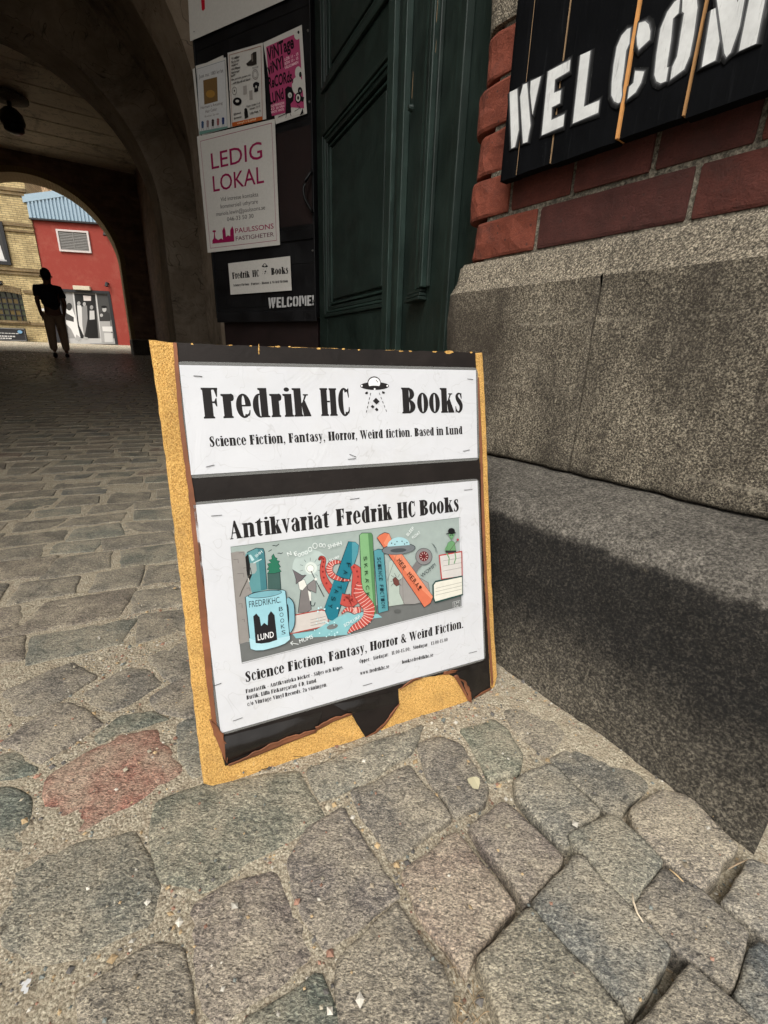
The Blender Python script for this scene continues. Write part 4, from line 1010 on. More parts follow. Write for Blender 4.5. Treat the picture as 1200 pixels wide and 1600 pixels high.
# small paned arched window
A = Art(Plane(PY.P(0, 0, -.14), PY.ex, PY.ey), 0, .001)
n_ = 5; m_ = 4; cols_ = [(.06, .06, .025, 1), (.05, .055, .02, 1), (.10, .07, .02, 1), (.05, .06, .03, 1), (.12, .08, .02, 1)]
win = MB(); win.box(yfn, (wa0, wz0, -.2), (wa1, wz1, -.16)); wo_ = win.build('window', MAT['dark'], yel)
for i in range(7):
    for j in range(5):
        x0 = wa0+(wa1-wa0)*i/7; x1 = wa0+(wa1-wa0)*(i+1)/7; y0 = wz0+(wz1-wz0)*j/5; y1 = wz0+(wz1-wz0)*(j+1)/5
        mb = MB(); c = rnd.choice(cols_); mb.box(yfn, (x0+.02, y0+.02, -.158), (x1-.02, y1-.02, -.15), c); mb.build('pane', MAT['glass'], wo_, 'ink')
for i in range(8):
    mb = MB(); x0 = wa0+(wa1-wa0)*i/7; mb.box(yfn, (x0-.018, wz0, -.16), (x0+.018, wz1, -.11)); mb.build('glazing_bar', MAT['dark'], wo_)
for j in range(6):
    mb = MB(); y0 = wz0+(wz1-wz0)*j/5; mb.box(yfn, (wa0, y0-.016, -.16), (wa1, y0+.016, -.115)); mb.build('glazing_bar', MAT['dark'], wo_)
mb = MB()
for i in range(26):
    x0 = wa0+(wa1-wa0)*i/26; h = .10*(1-((i+.5)/13-1)**2); mb.box(yfn, (x0+.003, wz1-.10+h, .002), (x0+(wa1-wa0)/26-.003, wz1+.16+h, .04)); 
mb.build('window_arch', MAT['dark_band'], yel)
mb = MB(); mb.box(yfn, (wa0-.1, wz0-.1, .001), (wa1+.1, wz0, .09)); mb.build('window_sill', MAT['dark_band'], yel)
# framed photograph on the yellow wall
fa0, fa1, fz0, fz1 = yp(0, 400)[0]-1.1, yp(18, 410)[0], yp(8, 414)[1], yp(5, 347)[1]
ph = empty('framed_photo'); tag(ph, 'tall black framed photograph of a figure in white on the yellow brick wall', 'picture')
mb = MB()
for (x0, x1, y0, y1) in ((fa0, fa1, fz0, fz0+.13), (fa0, fa1, fz1-.13, fz1), (fa0, fa0+.13, fz0+.13, fz1-.13), (fa1-.13, fa1, fz0+.13, fz1-.13)): mb.box(yfn, (x0, y0, .002), (x1, y1, .09))
mb.build('frame', MAT['dark'], ph)
A = Art(Plane(PY.P(0, 0, .03), PY.ex, PY.ey), 0, .001); lr = lambda L: [(fa0+(fa1-fa0)*x, fz0+(fz1-fz0)*y) for x, y in L]
A.poly(lr([(0.02, .02), (.98, .02), (.98, .98), (.02, .98)]), gray(70), False)
A.poly(lr([(.45, .12), (.86, .08), (.82, .45), (.75, .62), (.55, .66), (.4, .4)]), gray(215), False); A.poly(lr([(.5, .66), (.75, .66), (.72, .82), (.55, .84)]), gray(40), False); A.poly(lr([(.42, .78), (.85, .74), (.85, .79), (.42, .83)]), gray(150), False)
A.poly(lr([(.3, .05), (.9, .05), (.9, .12), (.3, .14)]), gray(190), False)
A.build('photo_print', MAT['ink'], ph)
# dark sign box at the foot of the yellow wall
sg = empty('information_board'); tag(sg, 'low black board with white lettering at the foot of the yellow wall', 'board')
sa0, sa1, s0_, s1_ = yp(0, 525)[0]-.5, yp(46, 525)[0], yp(25, 533)[1], yp(25, 513)[1]
mb = MB(); mb.box(yfn, (sa0, s0_, .25), (sa1, s1_, .32)); mb.build('panel', MAT['dark'], sg, bevel=.01)
for x in (sa0+.1, sa1-.25):
    mb = MB(); mb.box(yfn, (x, .45, .2), (x+.08, s0_, .3)); mb.build('leg', MAT['dark'], sg)
A = Art(Plane(PY.P(0, 0, .321), PY.ex, PY.ey), 0, .001)
for (y, x0, x1, hh) in ((.55, .05, .8, .03), (.30, .05, .72, .05), (.14, .05, .62, .05)):
    x = x0
    while x < x1:
        ww = rnd.uniform(.02, .09); A.poly([(sa0+(sa1-sa0)*x, s0_+(s1_-s0_)*y), (sa0+(sa1-sa0)*(x+ww), s0_+(s1_-s0_)*y), (sa0+(sa1-sa0)*(x+ww), s0_+(s1_-s0_)*y+hh), (sa0+(sa1-sa0)*x, s0_+(s1_-s0_)*y+hh)], gray(200), False); x += ww+.015
A.disc((sa1-.2, s1_-.15), .09, .07, lin((120, 160, 190)), False)
A.strip([(sa0+.03, s0_+.03), (sa1-.03, s0_+.03), (sa1-.03, s1_-.03), (sa0+.03, s1_-.03)], .02, gray(150), False, True)
A.build('lettering', MAT['ink'], sg)
mb = MB(); c = PY.P(*yp(3, 440), .0); mb.tube([c, c+PY.n*.25+Z*.0, c+PY.n*.3-Z*.15+PY.ex*.05], [.03, .03, .09], 8); tag(mb.build('wall_lamp', MAT['dark'], None), 'dark swan neck lamp on the yellow wall at the left edge', 'lamp')
# door frame strip and dark poster between the yellow wall and the shop front
dp = empty('side_door'); dp.parent = red; tag(dp, 'narrow black side door with white notices')
A1, B1 = fp(66, 480), fp(82, 536); mb = MB(); mb.box(ffn, (a0+.06, B1[1], .004), (fp(90, 500)[0], A1[1]+.05, .09)); mb.build('door_leaf', MAT['dark'], dp)
A = Art(facing(Plane(PF.P(0, 0, FS*.091), uF, Z)), 0, .001)
for (x0, y0, x1, y1) in ((68, 493, 71, 504), (70, 508, 76, 520), (72, 524, 77, 535), (63, 482, 69, 486)): A.poly([(x0, y0), (x1, y0), (x1+1, y1), (x0+1, y1)], gray(215))
tag(A.build('notices', MAT['ink'], dp), kind='stuff')
# pale house and dark chimney behind
m_back = empty('pale_house'); tag(m_back, 'sunlit pale gable with bare creeper rising behind the blue sheet gable', 'house')
bp = Plane(PF.P(0, 0, -FS*7), uF, Z); bp_ = bp.px
L = [bp_(x, y) for x, y in ((36, 335), (36, 255), (70, 255), (93, 285), (94, 303), (94, 335))]
mb = MB(); mb.prism(lambda a, b, c: bp.P(a, b, c), L, -.5*FS, 0); mb.build('gable_wall', MAT['pale'], m_back)
mb = MB()
for k in range(16):
    x, y = rnd.uniform(38, 90), 330; pts = []
    for i in range(7):
        t = bp_(x, y)
        if in_poly(t[0], t[1], L): pts.append(bp.P(t[0], t[1], FS*.03))
        x -= rnd.uniform(-3, 9); y -= rnd.uniform(5, 13)
    if len(pts) > 1: mb.tube(pts, .012, 4)
mb.build('creeper_stems', MAT['rawwood_pale'], m_back)
ch = empty('chimney'); tag(ch, 'small red chimney top in front of the white sky', 'chimney')
L = [bp_(x, y) for x, y in ((95, 303), (95, 294), (110, 294), (116, 300))]
mb = MB(); mb.prism(lambda a, b, c: bp.P(a, b, c), L, -.8*FS, -.3*FS); mb.build('stack', MAT['red_render'], ch)
L = [bp_(x, y) for x, y in ((94, 294), (94, 290.5), (108, 292), (114, 295.5), (110, 295))]
mb = MB(); mb.prism(lambda a, b, c: bp.P(a, b, c), L, -.85*FS, -.25*FS); mb.build('cap', MAT['white_trim'], ch)
# ================================================================== LETTERING
def _arc(cx, cy, rx, ry, ix, iy, d0, d1, n=14, dx=0.0):
    a = [math.radians(d0+(d1-d0)*k/n) for k in range(n+1)]
    return ('ring', [(cx+rx*math.cos(t), cy+ry*math.sin(t)) for t in a], [(cx+dx+ix*math.cos(t), cy+iy*math.sin(t)) for t in a])
def _R(x0, y0, x1, y1): return ('p', [(x0, y0), (x1, y0), (x1, y1), (x0, y1)])
def _P(*pts): return ('p', list(pts))
def _E(cx, cy, rx, ry): return ('p', [(cx+rx*math.cos(k*.4488), cy+ry*math.sin(k*.4488)) for k in range(14)])
def _stroke(pts, wd):
    P = [Vector(q) for q in pts]; out = []
    ws = []
    for i in range(len(P)-1):
        a, b, c, d = P[max(i-1, 0)], P[i], P[i+1], P[min(i+2, len(P)-1)]
        for k in range(5):
            t = k/5; out.append(.5*((2*b)+(c-a)*t+(2*a-5*b+4*c-d)*t*t+(3*b-a-3*c+d)*t**3)); ws.append(wd[i]+(wd[i+1]-wd[i])*t)
    out.append(P[-1]); ws.append(wd[-1]); L, M = [], []
    for i, q in enumerate(out):
        d = (out[min(i+1, len(out)-1)]-out[max(i-1, 0)]).normalized(); m = Vector((-d.y, d.x))*ws[i]/2; L.append(tuple(q+m)); M.append(tuple(q-m))
    return ('ring', L, M)
S_, X_, t_ = .27, .80, .055
def stem(x, y0, y1, lo='b', hi='l', s=S_, e=.035):
    o = [_R(x, y0, x+s, y1)]
    if lo == 'b': o.append(_P((x-e, y0), (x+s+e, y0), (x+s+e, y0+t_), (x+s, y0+t_+.02), (x, y0+t_+.02), (x-e, y0+t_)))
    if hi == 'l': o.append(_P((x-e*1.6, y1), (x+s*.5, y1), (x, y1-t_-.03), (x-e*1.6, y1-t_)))
    if hi == 'b': o.append(_P((x-e, y1), (x+s+e, y1), (x+s+e, y1-t_), (x+s, y1-t_-.02), (x, y1-t_-.02), (x-e, y1-t_)))
    return o
def bowl(cx, w_, a0=0, a1=360, cy=X_/2, h=X_/2+.01, thick=.195, n=26): return _arc(cx, cy, w_, h, w_-thick, h-.055, a0, a1, n)
G = {}
G['F'] = (.54, stem(.04, 0, 1, 'b', 'b')+[_R(.2, .94, .5, 1), _P((.5, 1), (.47, .70), (.45, .70), (.38, .95)), _R(.25, .5, .42, .56), _P((.42, .66), (.45, .66), (.45, .39), (.42, .39), (.36, .53))])
G['H'] = (.76, stem(.04, 0, 1, 'b', 'b')+stem(.44, 0, 1, 'b', 'b')+[_R(.25, .49, .43, .55)])
G['C'] = (.52, [_arc(.28, .5, .28, .52, .055, .45, 50, 310, 26), _stroke([(.42, .96), (.47, .86), (.49, .70)], [.03, .05, .04]), _P((.46, 1.0), (.5, 1.0), (.5, .66), (.47, .66), (.42, .9)), _stroke([(.43, .10), (.48, .18), (.49, .32)], [.10, .06, .03])])
G['B'] = (.60, stem(.04, 0, 1, 'b', 'b')+[_arc(.27, .755, .27, .245, .07, .195, -90, 90), _arc(.27, .27, .30, .27, .08, .215, -90, 90), _R(.2, 0, .28, .05), _R(.2, .95, .28, 1), _R(.2, .49, .3, .545)])
G['D'] = (.62, stem(.04, 0, 1, 'b', 'b')+[_arc(.27, .5, .32, .5, .10, .45, -90, 90), _R(.2, 0, .28, .05), _R(.2, .95, .28, 1)])
G['R'] = (.62, stem(.04, 0, 1, 'b', 'b')+[_arc(.27, .74, .28, .26, .07, .21, -90, 90), _R(.2, .95, .28, 1), _R(.2, .48, .3, .53), _P((.30, .53), (.42, .53), (.60, .04), (.60, 0), (.36, 0))])
G['K'] = (.62, stem(.04, 0, 1, 'b', 'b')+[_P((.26, .42), (.44, .95), (.52, .95), (.34, .5)), _P((.30, .55), (.42, .62), (.6, .04), (.62, 0), (.36, 0)), _R(.38, .95, .58, 1)])
G['L'] = (.48, stem(.04, 0, 1, 'b', 'b')+[_R(.2, 0, .46, .06), _P((.46, 0), (.46, .32), (.43, .32), (.34, .05))])
G['V'] = (.60, [_P((.02, 1), (.26, 1), (.38, .3), (.32, 0), (.27, 0)), _P((.50, 1), (.56, 1), (.35, 0), (.31, .1)), _R(-.01, .95, .28, 1), _R(.42, .95, .6, 1)])
G['W'] = (.92, [_P((.02, 1), (.25, 1), (.35, .3), (.30, 0), (.25, 0)), _P((.46, .95), (.50, .8), (.33, 0), (.28, 0)), _P((.34, 1), (.57, 1), (.68, .3), (.62, 0), (.57, 0)), _P((.82, 1), (.87, 1), (.66, 0), (.61, 0)), _R(-.01, .95, .27, 1), _R(.33, .95, .6, 1), _R(.74, .95, .92, 1)])
G['A'] = (.66, [_P((.28, 1), (.34, 1), (.62, 0), (.38, 0), (.24, .78)), _P((.27, 1), (.31, .9), (.10, 0), (.05, 0)), _R(.12, .3, .42, .36), _R(0, 0, .18, .05), _R(.35, 0, .66, .05)])
G['S'] = (.48, [_stroke([(.40, .80), (.34, .95), (.22, .97), (.12, .86), (.13, .70), (.24, .54), (.34, .38), (.35, .17), (.26, .04), (.13, .06), (.05, .22)], [.05, .07, .09, .15, .2, .24, .2, .16, .10, .07, .05]), _P((.38, 1.0), (.41, 1.0), (.41, .68), (.38, .68), (.33, .9)), _P((.03, 0), (.06, 0), (.10, .12), (.06, .34), (.03, .34))])
G['Ö'] = (.60, [_arc(.29, .5, .28, .52, .09, .46, 0, 360, 28), _E(.18, 1.14, .06, .06), _E(.40, 1.14, .06, .06)])
G['a'] = (.50, stem(.25, 0, .58, '', '', .24)+[_arc(.24, .56, .2, .25, .045, .2, 0, 150), _E(.10, .62, .075, .09), _arc(.24, .23, .22, .24, .07, .17, 80, 300), _P((.42, 0), (.49, .02), (.49, .07), (.43, .07))])
G['b'] = (.52, stem(.04, 0, 1, '', 'l', .25)+[bowl(.26, .23, -100, 100), _P((.04, 0), (.2, .1), (.2, 0), (.06, -.0))])
G['c'] = (.42, [_arc(.23, .4, .22, .41, .06, .355, 55, 310, 22), _E(.34, .63, .075, .10), _stroke([(.34, .08), (.39, .15), (.40, .26)], [.09, .05, .03])])
G['d'] = (.55, stem(.27, 0, 1, '', 'l', .24)+[bowl(.25, .23, 80, 280), _P((.49, 0), (.56, 0), (.56, .05), (.49, .07))])
G['e'] = (.47, [_arc(.24, .4, .24, .41, .055, .345, 0, 310, 26), _R(.18, .38, .46, .435), _R(.29, .40, .47, .44), _stroke([(.36, .08), (.41, .15), (.43, .26)], [.09, .05, .03])])
G['f'] = (.36, stem(.08, 0, .8, 'b', '', .24)+[_arc(.26, .78, .18, .22, .0, .13, 80, 180), _E(.31, .90, .06, .08), _R(.01, .74, .34, .79)])
G['g'] = (.50, [bowl(.21, .2, 0, 360, .55, .27, .14, 22), _stroke([(.08, .3), (.06, .2), (.2, .12), (.38, .08), (.42, -.06), (.26, -.2), (.08, -.16), (.06, -.04), (.2, .04)], [.04, .07, .12, .12, .10, .08, .08, .05, .04]), _stroke([(.34, .72), (.40, .80), (.47, .79)], [.04, .05, .08])])
G['h'] = (.64, stem(.04, 0, 1, 'b', 'l', .23)+stem(.37, 0, .6, 'b', '', .23)+[_arc(.39, .58, .21, .23, .0, .15, 0, 150)])
G['i'] = (.30, stem(.05, 0, .8, 'b', 'l', .25)+[_E(.145, .95, .095, .075)])
G['j'] = (.28, stem(.05, -.1, .8, '', 'l', .18)+[_E(.14, .95, .09, .075), _stroke([(.14, -.1), (.1, -.2), (.0, -.2)], [.18, .1, .05])])
G['k'] = (.60, stem(.04, 0, 1, 'b', 'l', .25)+[_P((.26, .34), (.41, .74), (.48, .74), (.34, .42)), _R(.36, .74, .54, .79), _P((.28, .46), (.40, .60), (.60, .05), (.61, 0), (.34, 0))])
G['l'] = (.28, stem(.05, 0, 1, 'b', 'l', .25))
G['m'] = (.95, stem(.04, 0, .8, 'b', 'l', .21)+stem(.36, 0, .6, 'b', '', .21)+stem(.68, 0, .6, 'b', '', .21)+[_arc(.37, .58, .20, .23, .0, .16, 0, 150), _arc(.69, .58, .20, .23, .0, .16, 0, 150)])
G['n'] = (.64, stem(.04, 0, .8, 'b', 'l', .23)+stem(.37, 0, .6, 'b', '', .23)+[_arc(.39, .58, .21, .23, .0, .15, 0, 150)])
G['o'] = (.47, [bowl(.24, .24)])
G['p'] = (.52, stem(.04, -.22, .8, 'b', 'l', .25)+[bowl(.26, .23, -100, 100)])
G['r'] = (.40, stem(.05, 0, .8, 'b', 'l', .25)+[_arc(.31, .56, .12, .25, .0, .15, 40, 150), _E(.32, .67, .08, .11)])
G['s'] = (.38, [_stroke([(.31, .62), (.26, .76), (.16, .77), (.10, .68), (.13, .56), (.21, .44), (.28, .30), (.27, .14), (.19, .03), (.10, .05), (.04, .18)], [.04, .06, .08, .12, .17, .2, .17, .13, .08, .06, .04]), _P((.29, .8), (.32, .8), (.32, .56), (.29, .56), (.25, .72)), _P((.02, 0), (.05, 0), (.08, .1), (.05, .26), (.02, .26))])
G['t'] = (.42, [_R(.09, .14, .30, .86), _P((.09, .80), (.30, 1.0), (.30, .80)), _R(.0, .73, .41, .80), _arc(.25, .15, .16, .16, .0, .08, 180, 330)])
G['u'] = (.64, stem(.04, .2, .8, '', 'l', .23)+stem(.37, 0, .8, '', 'l', .22)+[_arc(.25, .22, .21, .23, .0, .15, 180, 330), _P((.56, 0), (.64, 0), (.64, .05), (.56, .07))])
G['v'] = (.48, [_P((.02, .8), (.22, .8), (.30, .25), (.26, 0), (.21, 0)), _P((.39, .8), (.44, .8), (.27, 0), (.23, .08)), _R(-.01, .75, .25, .8), _R(.32, .75, .47, .8)])
G['w'] = (.74, [_P((.02, .8), (.21, .8), (.28, .25), (.24, 0), (.20, 0)), _P((.37, .8), (.40, .6), (.27, 0), (.22, 0)), _P((.28, .8), (.47, .8), (.55, .25), (.50, 0), (.45, 0)), _P((.66, .8), (.70, .8), (.52, 0), (.48, 0)), _R(-.01, .75, .23, .8), _R(.58, .75, .74, .8)])
G['y'] = (.48, [_P((.02, .8), (.22, .8), (.30, .25), (.26, 0), (.21, 0)), _P((.39, .8), (.44, .8), (.22, -.2), (.17, -.2)), _R(-.01, .75, .25, .8), _R(.32, .75, .47, .8), _E(.13, -.16, .07, .07)])
G['ä'] = (G['a'][0], G['a'][1]+[_E(.12, .93, .06, .06), _E(.34, .93, .06, .06)]); G['ö'] = (G['o'][0], G['o'][1]+[_E(.12, .93, .06, .06), _E(.34, .93, .06, .06)])
G['å'] = (G['a'][0], G['a'][1]+[_arc(.23, .95, .09, .09, .05, .05, 0, 360)])
G['&'] = (.64, [_arc(.27, .76, .17, .25, .06, .19, 0, 360, 20), _arc(.25, .26, .23, .28, .08, .2, 60, 340, 20), _stroke([(.16, .66), (.3, .4), (.5, .08), (.62, .02)], [.12, .2, .18, .06]), _stroke([(.42, .12), (.52, .34), (.60, .48)], [.05, .05, .08])])
G[','] = (.22, [_E(.10, .08, .085, .085), _stroke([(.14, .06), (.13, -.08), (.05, -.18)], [.1, .06, .03])])
G['.'] = (.22, [_E(.10, .08, .085, .085)]); G[':'] = (.22, [_E(.10, .08, .075, .075), _E(.10, .60, .075, .075)]); G[';'] = (.22, G[','][1]+[_E(.10, .60, .075, .075)])
G['-'] = (.32, [_R(.04, .32, .28, .42)]); G['/'] = (.36, [_P((0, -.05), (.08, -.05), (.34, 1.02), (.26, 1.02))]); G[' '] = (.26, [])
G['@'] = (.6, [_arc(.3, .4, .28, .42, .22, .36, -20, 320), _arc(.3, .4, .13, .22, .05, .16, 0, 360), _R(.38, .22, .46, .6)])
G['0'] = (.50, [_arc(.24, .5, .22, .52, .07, .46, 0, 360, 24)]); G['1'] = (.34, stem(.06, 0, 1, 'b', 'l', .2)); 
G['2'] = (.48, [_stroke([(.06, .72), (.12, .94), (.28, .96), (.38, .76), (.3, .5), (.12, .2), (.05, .04)], [.1, .1, .12, .2, .18, .08, .05]), _R(.04, 0, .44, .14)])
G['3'] = (.48, [_arc(.2, .75, .23, .25, .06, .2, -80, 150), _arc(.2, .27, .25, .28, .06, .22, -150, 85)]); G['4'] = (.52, [_R(.26, 0, .44, 1), _P((.26, 1), (.3, .9), (.06, .34), (.0, .3)), _R(0, .22, .5, .3)])
G['5'] = (.48, [_R(.07, .55, .13, 1), _R(.07, .86, .42, 1), _arc(.2, .31, .25, .32, .06, .26, -140, 120)])
def serif(A, text, p_a, p_b, cap, col, px=True, gap=.045, slant=0.0):
    """text from p_a to p_b along its baseline; cap = cap height (metres on the plane)"""
    a = Vector(A.p.px(*p_a)) if px else Vector(p_a); b = Vector(A.p.px(*p_b)) if px else Vector(p_b)
    adv = sum(G[c][0]+gap for c in text)-gap; d = b-a; ux = d/adv; uy = Vector((-d.y, d.x)).normalized()*cap; x = 0
    def Q(q): return a+ux*(x+q[0]+slant*q[1])+uy*q[1]
    for c in text:
        for kind, *dat in G[c][1]:
            z = A.base+A.step*(A.k+1+(hash(kind) % 1))+A.step*.25*len(A.mb.f) % A.step if False else A.z2()
            if kind == 'p': 
                q = [Q(t) for t in dat[0]]; A.mb.face([(t.x, t.y, z) for t in q], col)
            else:
                L = [Q(t) for t in dat[0]]; M2 = [Q(t) for t in dat[1]]; n = len(L); i0 = len(A.mb.v)
                A.mb.v += [(t.x, t.y, z) for t in L]+[(t.x, t.y, z) for t in M2]
                for i in range(n-1): A.mb.f.append([i0+i, i0+n+i, i0+n+i+1, i0+i+1]); A.mb.c.append(col); A.mb.mi.append(0)
        x += G[c][0]+gap
    A.k += 2
def _z2(s):
    s._t = (getattr(s, '_t', 0)+1) % 12; return s.base+s.step*(s.k+1)+s.step*.9*s._t/12*1.5
Art.z2 = _z2
def sans(A, text, p_a, p_b, cap, col, px=True, bold=0.0, up=None):
    """text in the plain built-in face"""
    cu = bpy.data.curves.new('t', 'FONT'); cu.body = text; cu.resolution_u = 3; cu.offset = bold
    o = bpy.data.objects.new('t', cu); COL.objects.link(o); dg = bpy.context.evaluated_depsgraph_get(); me = bpy.data.meshes.new_from_object(o.evaluated_get(dg))
    bpy.data.objects.remove(o); bpy.data.curves.remove(cu)
    if not me.vertices: return
    xs = [v.co.x for v in me.vertices]; x0, x1 = min(xs), max(xs)
    a = Vector(A.p.px(*p_a)) if px else Vector(p_a); b = Vector(A.p.px(*p_b)) if px else Vector(p_b); d = b-a
    uy = Vector((-d.y, d.x)).normalized()*cap/.73 if up is None else (Vector(A.p.px(*up))-a)/.73
    z = A.z(); vs = []
    for v in me.vertices:
        q = a+d*((v.co.x-x0)/(x1-x0))+uy*v.co.y; vs.append((q.x, q.y, z))
    i0 = len(A.mb.v); A.mb.v += vs
    for p_ in me.polygons: A.mb.f.append([i0+k for k in p_.vertices]); A.mb.c.append(col); A.mb.mi.append(0)
    bpy.data.meshes.remove(me)
K_ = (.018, .016, .016, 1)
def sheetpaper(name, plane, pts, parent, mat='paper', c0=.0005, c1=.0012, px=True, seg=10, wave=.0, attr=None, col=None):
    """a thin sheet: quad outline pts (TL, TR, BR, BL)"""
    P = [Vector(plane.px(*q)) if px else Vector(q) for q in pts]; mb = MB()
    def f(a, b, z):
        t = P[3]*(1-a)*(1-b)+P[2]*a*(1-b)+P[1]*a*b+P[0]*(1-a)*b
        h = wave*noise.noise((a*2.5+P[0].x*9, b*2.5, 4)) if wave else 0
        e = wave*1.6*max(0, (abs(a-.5)*2)**8)*max(0, noise.noise((b*3, a*7, 1))) if wave else 0
        return plane.P(t.x, t.y, z+h+e)
    sheet(mb, lambda a, b: f(a, b, c1), seg, seg, col)
    if not wave: sheet(mb, lambda a, b: f(a, b, c0), seg, seg, col)
    for side in range(4):
        g_ = [(k/seg, 0) if side == 0 else (1, k/seg) if side == 1 else (k/seg, 1) if side == 2 else (0, k/seg) for k in range(seg+1)]
        for u, v in zip(g_, g_[1:]): mb.face([f(*u, c0), f(*v, c0), f(*v, c1), f(*u, c1)], col)
    return mb.build(name, MAT[mat], parent, attr, smooth=False)
# ================================================================== THE BOARD LEANING ON THE COBBLES
k2 = 1.41421356
_P0 = Vector((-0.16472445, 0.35993449, -0.12425011))*k2; _P1 = Vector((0.1037269, 0.48691802, -0.12849902))*k2
_P2 = Vector((0.1236002, 0.44374205, -0.33549358))*k2; _P3 = Vector((-0.14485115, 0.31675851, -0.33124467))*k2
_ex = ((_P1-_P0)+(_P2-_P3)).normalized(); _ey = ((_P0-_P3)+(_P1-_P2)); _ey = (_ey-_ex*_ey.dot(_ex)).normalized()
_o = (_P0+_P1+_P2+_P3)/4+Vector((0, 0, EYE))
PS = facing(Plane(_o, _ex, _ey)); sp = PS.px; sfn = lambda a, b, c: PS.P(a, b, c)
print('sign corners z', [PS.hit(*q).z for q in ((232, 530), (755, 550), (778, 1075), (318, 1228))], PS.n)
board = empty('sandwich_board'); tag(board, 'yellow fibre sandwich board with two white bookshop notices standing on the cobbles', 'sandwich board')
out_px = [(232, 530), (272, 534), (400, 540), (560, 545), (690, 549), (755, 551), (759, 620), (764, 760), (769, 900), (774, 1000), (778, 1058), (774, 1074), (757, 1089), (700, 1110), (640, 1134), (560, 1163), (480, 1194), (420, 1216), (388, 1227), (360, 1232), (332, 1230), (318, 1226), (315, 1205), (300, 1075), (285, 940), (270, 810), (251, 660), (238, 570)]
def rough(P, step=.006, amp=.0011, s=60):
    out = []
    for i in range(len(P)):
        a, b = Vector(P[i]), Vector(P[(i+1) % len(P)]); n = max(1, int((b-a).length/step))
        for k in range(n):
            q = a+(b-a)*k/n; out.append((q.x+amp*noise.noise((q.x*s, q.y*s, 1)), q.y+amp*noise.noise((q.x*s, q.y*s, 8))))
    return out
O2 = rough([sp(*q) for q in out_px])
mb = MB(); n = len(O2); cxy = Vector((sum(q[0] for q in O2)/n, sum(q[1] for q in O2)/n))
def inset(P, f): return [tuple(cxy+(Vector(q)-cxy)*f) for q in P]
rings = [(O2, -.016), (O2, -.003), (inset(O2, .995), -.0008), (inset(O2, .985), 0.0)]
vs = [sfn(x, y, z) for P, z in rings for x, y in P]; fs = [(i*n+j, i*n+(j+1) % n, (i+1)*n+(j+1) % n, (i+1)*n+j) for i in range(3) for j in range(n)]+[tuple(range(n))[::-1], tuple(range(3*n, 4*n))]
mb.mesh(vs, fs); mb.build('fibre_panel', MAT['cork'], board)
# prop behind, and hinge blocks
mb = MB(); tl, tr, bt = sp(240, 560), sp(745, 570), sp(500, 1180)
top = PS.P(tl[0]+.03, tl[1]-.03, -.020); top2 = PS.P(tr[0]-.03, tr[1]-.02, -.020)
f1, f2 = top-PS.n*.17, top2-PS.n*.17; f1.z = f2.z = .012
nn = (f1-top).cross(top2-top).normalized()*.012
mb.mesh([top, top2, f2, f1, top+nn, top2+nn, f2+nn, f1+nn], [(0, 1, 2, 3), (4, 5, 6, 7), (0, 1, 5, 4), (1, 2, 6, 5), (2, 3, 7, 6), (3, 0, 4, 7)]); mb.build('rear_panel', MAT['cork'], board)
# black film: from the top edge down to the torn hem
film = [(273, 536), (400, 541), (560, 546), (690, 549.5), (742, 551), (744, 600), (748, 700), (751, 760), (754, 860), (759, 960), (764, 1040), (766, 1074), (752, 1081), (733, 1098), (727, 1085), (719, 1072), (709, 1057), (698, 1052), (678, 1056), (655, 1059), (640, 1067), (622, 1076), (623, 1100), (607, 1120), (598, 1137), (587, 1144), (570, 1151), (560, 1135), (549, 1116), (520, 1127), (495, 1141), (430, 1167), (365, 1194), (351, 1196), (344, 1160), (336, 1100), (326, 1000), (315, 900), (305, 800), (296, 745), (289, 680), (280, 610)]
FP = rough([sp(*q) for q in film], .005, .0009, 90)
mb = MB(); mb.prism(sfn, FP, .0002, .0012); mb.build('black_film', MAT['film'], board)
# torn brown edges curling off the panel: ribbons, each a curved strip
def curl(name, edge, wd, lift, mat='brownback', seed=0, flip=1, nj=6):
    """edge: px polyline along the fold, wd metres (list ok), curl rises by lift"""
    E_ = [Vector(sp(*q)) for q in edge]; P = []
    for i in range(len(E_)-1):
        m_ = max(1, int((E_[i+1]-E_[i]).length/.004))
        for k in range(m_): P.append((E_[i]+(E_[i+1]-E_[i])*k/m_, (i+k/m_)/(len(E_)-1)))
    P.append((E_[-1], 1.0)); mb = MB(); L = len(P); vs = []
    for i, (q, t) in enumerate(P):
        d = (P[min(i+1, L-1)][0]-P[max(i-1, 0)][0]).normalized(); nrm = Vector((-d.y, d.x))*flip
        w_ = wd if not isinstance(wd, (list, tuple)) else wd[min(int(t*(len(wd)-1)), len(wd)-2)]*(1-(t*(len(wd)-1)-min(int(t*(len(wd)-1)), len(wd)-2)))+wd[min(int(t*(len(wd)-1)), len(wd)-2)+1]*(t*(len(wd)-1)-min(int(t*(len(wd)-1)), len(wd)-2))
        w_ *= 1+.35*noise.noise((q.x*120, q.y*120, seed))
        for j in range(nj+1):
            s = j/nj; x = math.sin(s*2.0)/1.0*w_; z = .0013+lift*(1-math.cos(s*2.2))*.6+.0006*noise.noise((q.x*90, q.y*90, seed+j))
            p_ = q+nrm*x*.9; vs.append(sfn(p_.x, p_.y, z))
    fs = [(i*(nj+1)+j, (i+1)*(nj+1)+j, (i+1)*(nj+1)+j+1, i*(nj+1)+j+1) for i in range(L-1) for j in range(nj)]
    mb.mesh(vs, fs); o = mb.build(name, MAT[mat], board, smooth=True)
    md = o.modifiers.new('thick', 'SOLIDIFY'); md.thickness = .0007
    return o
def flat_piece(name, pts, z0, z1, mat='brownback', amp=.0009):
    mb = MB(); mb.prism(sfn, rough([sp(*q) for q in pts], .004, amp, 110), z0, z1); return mb.build(name, MAT[mat], board)
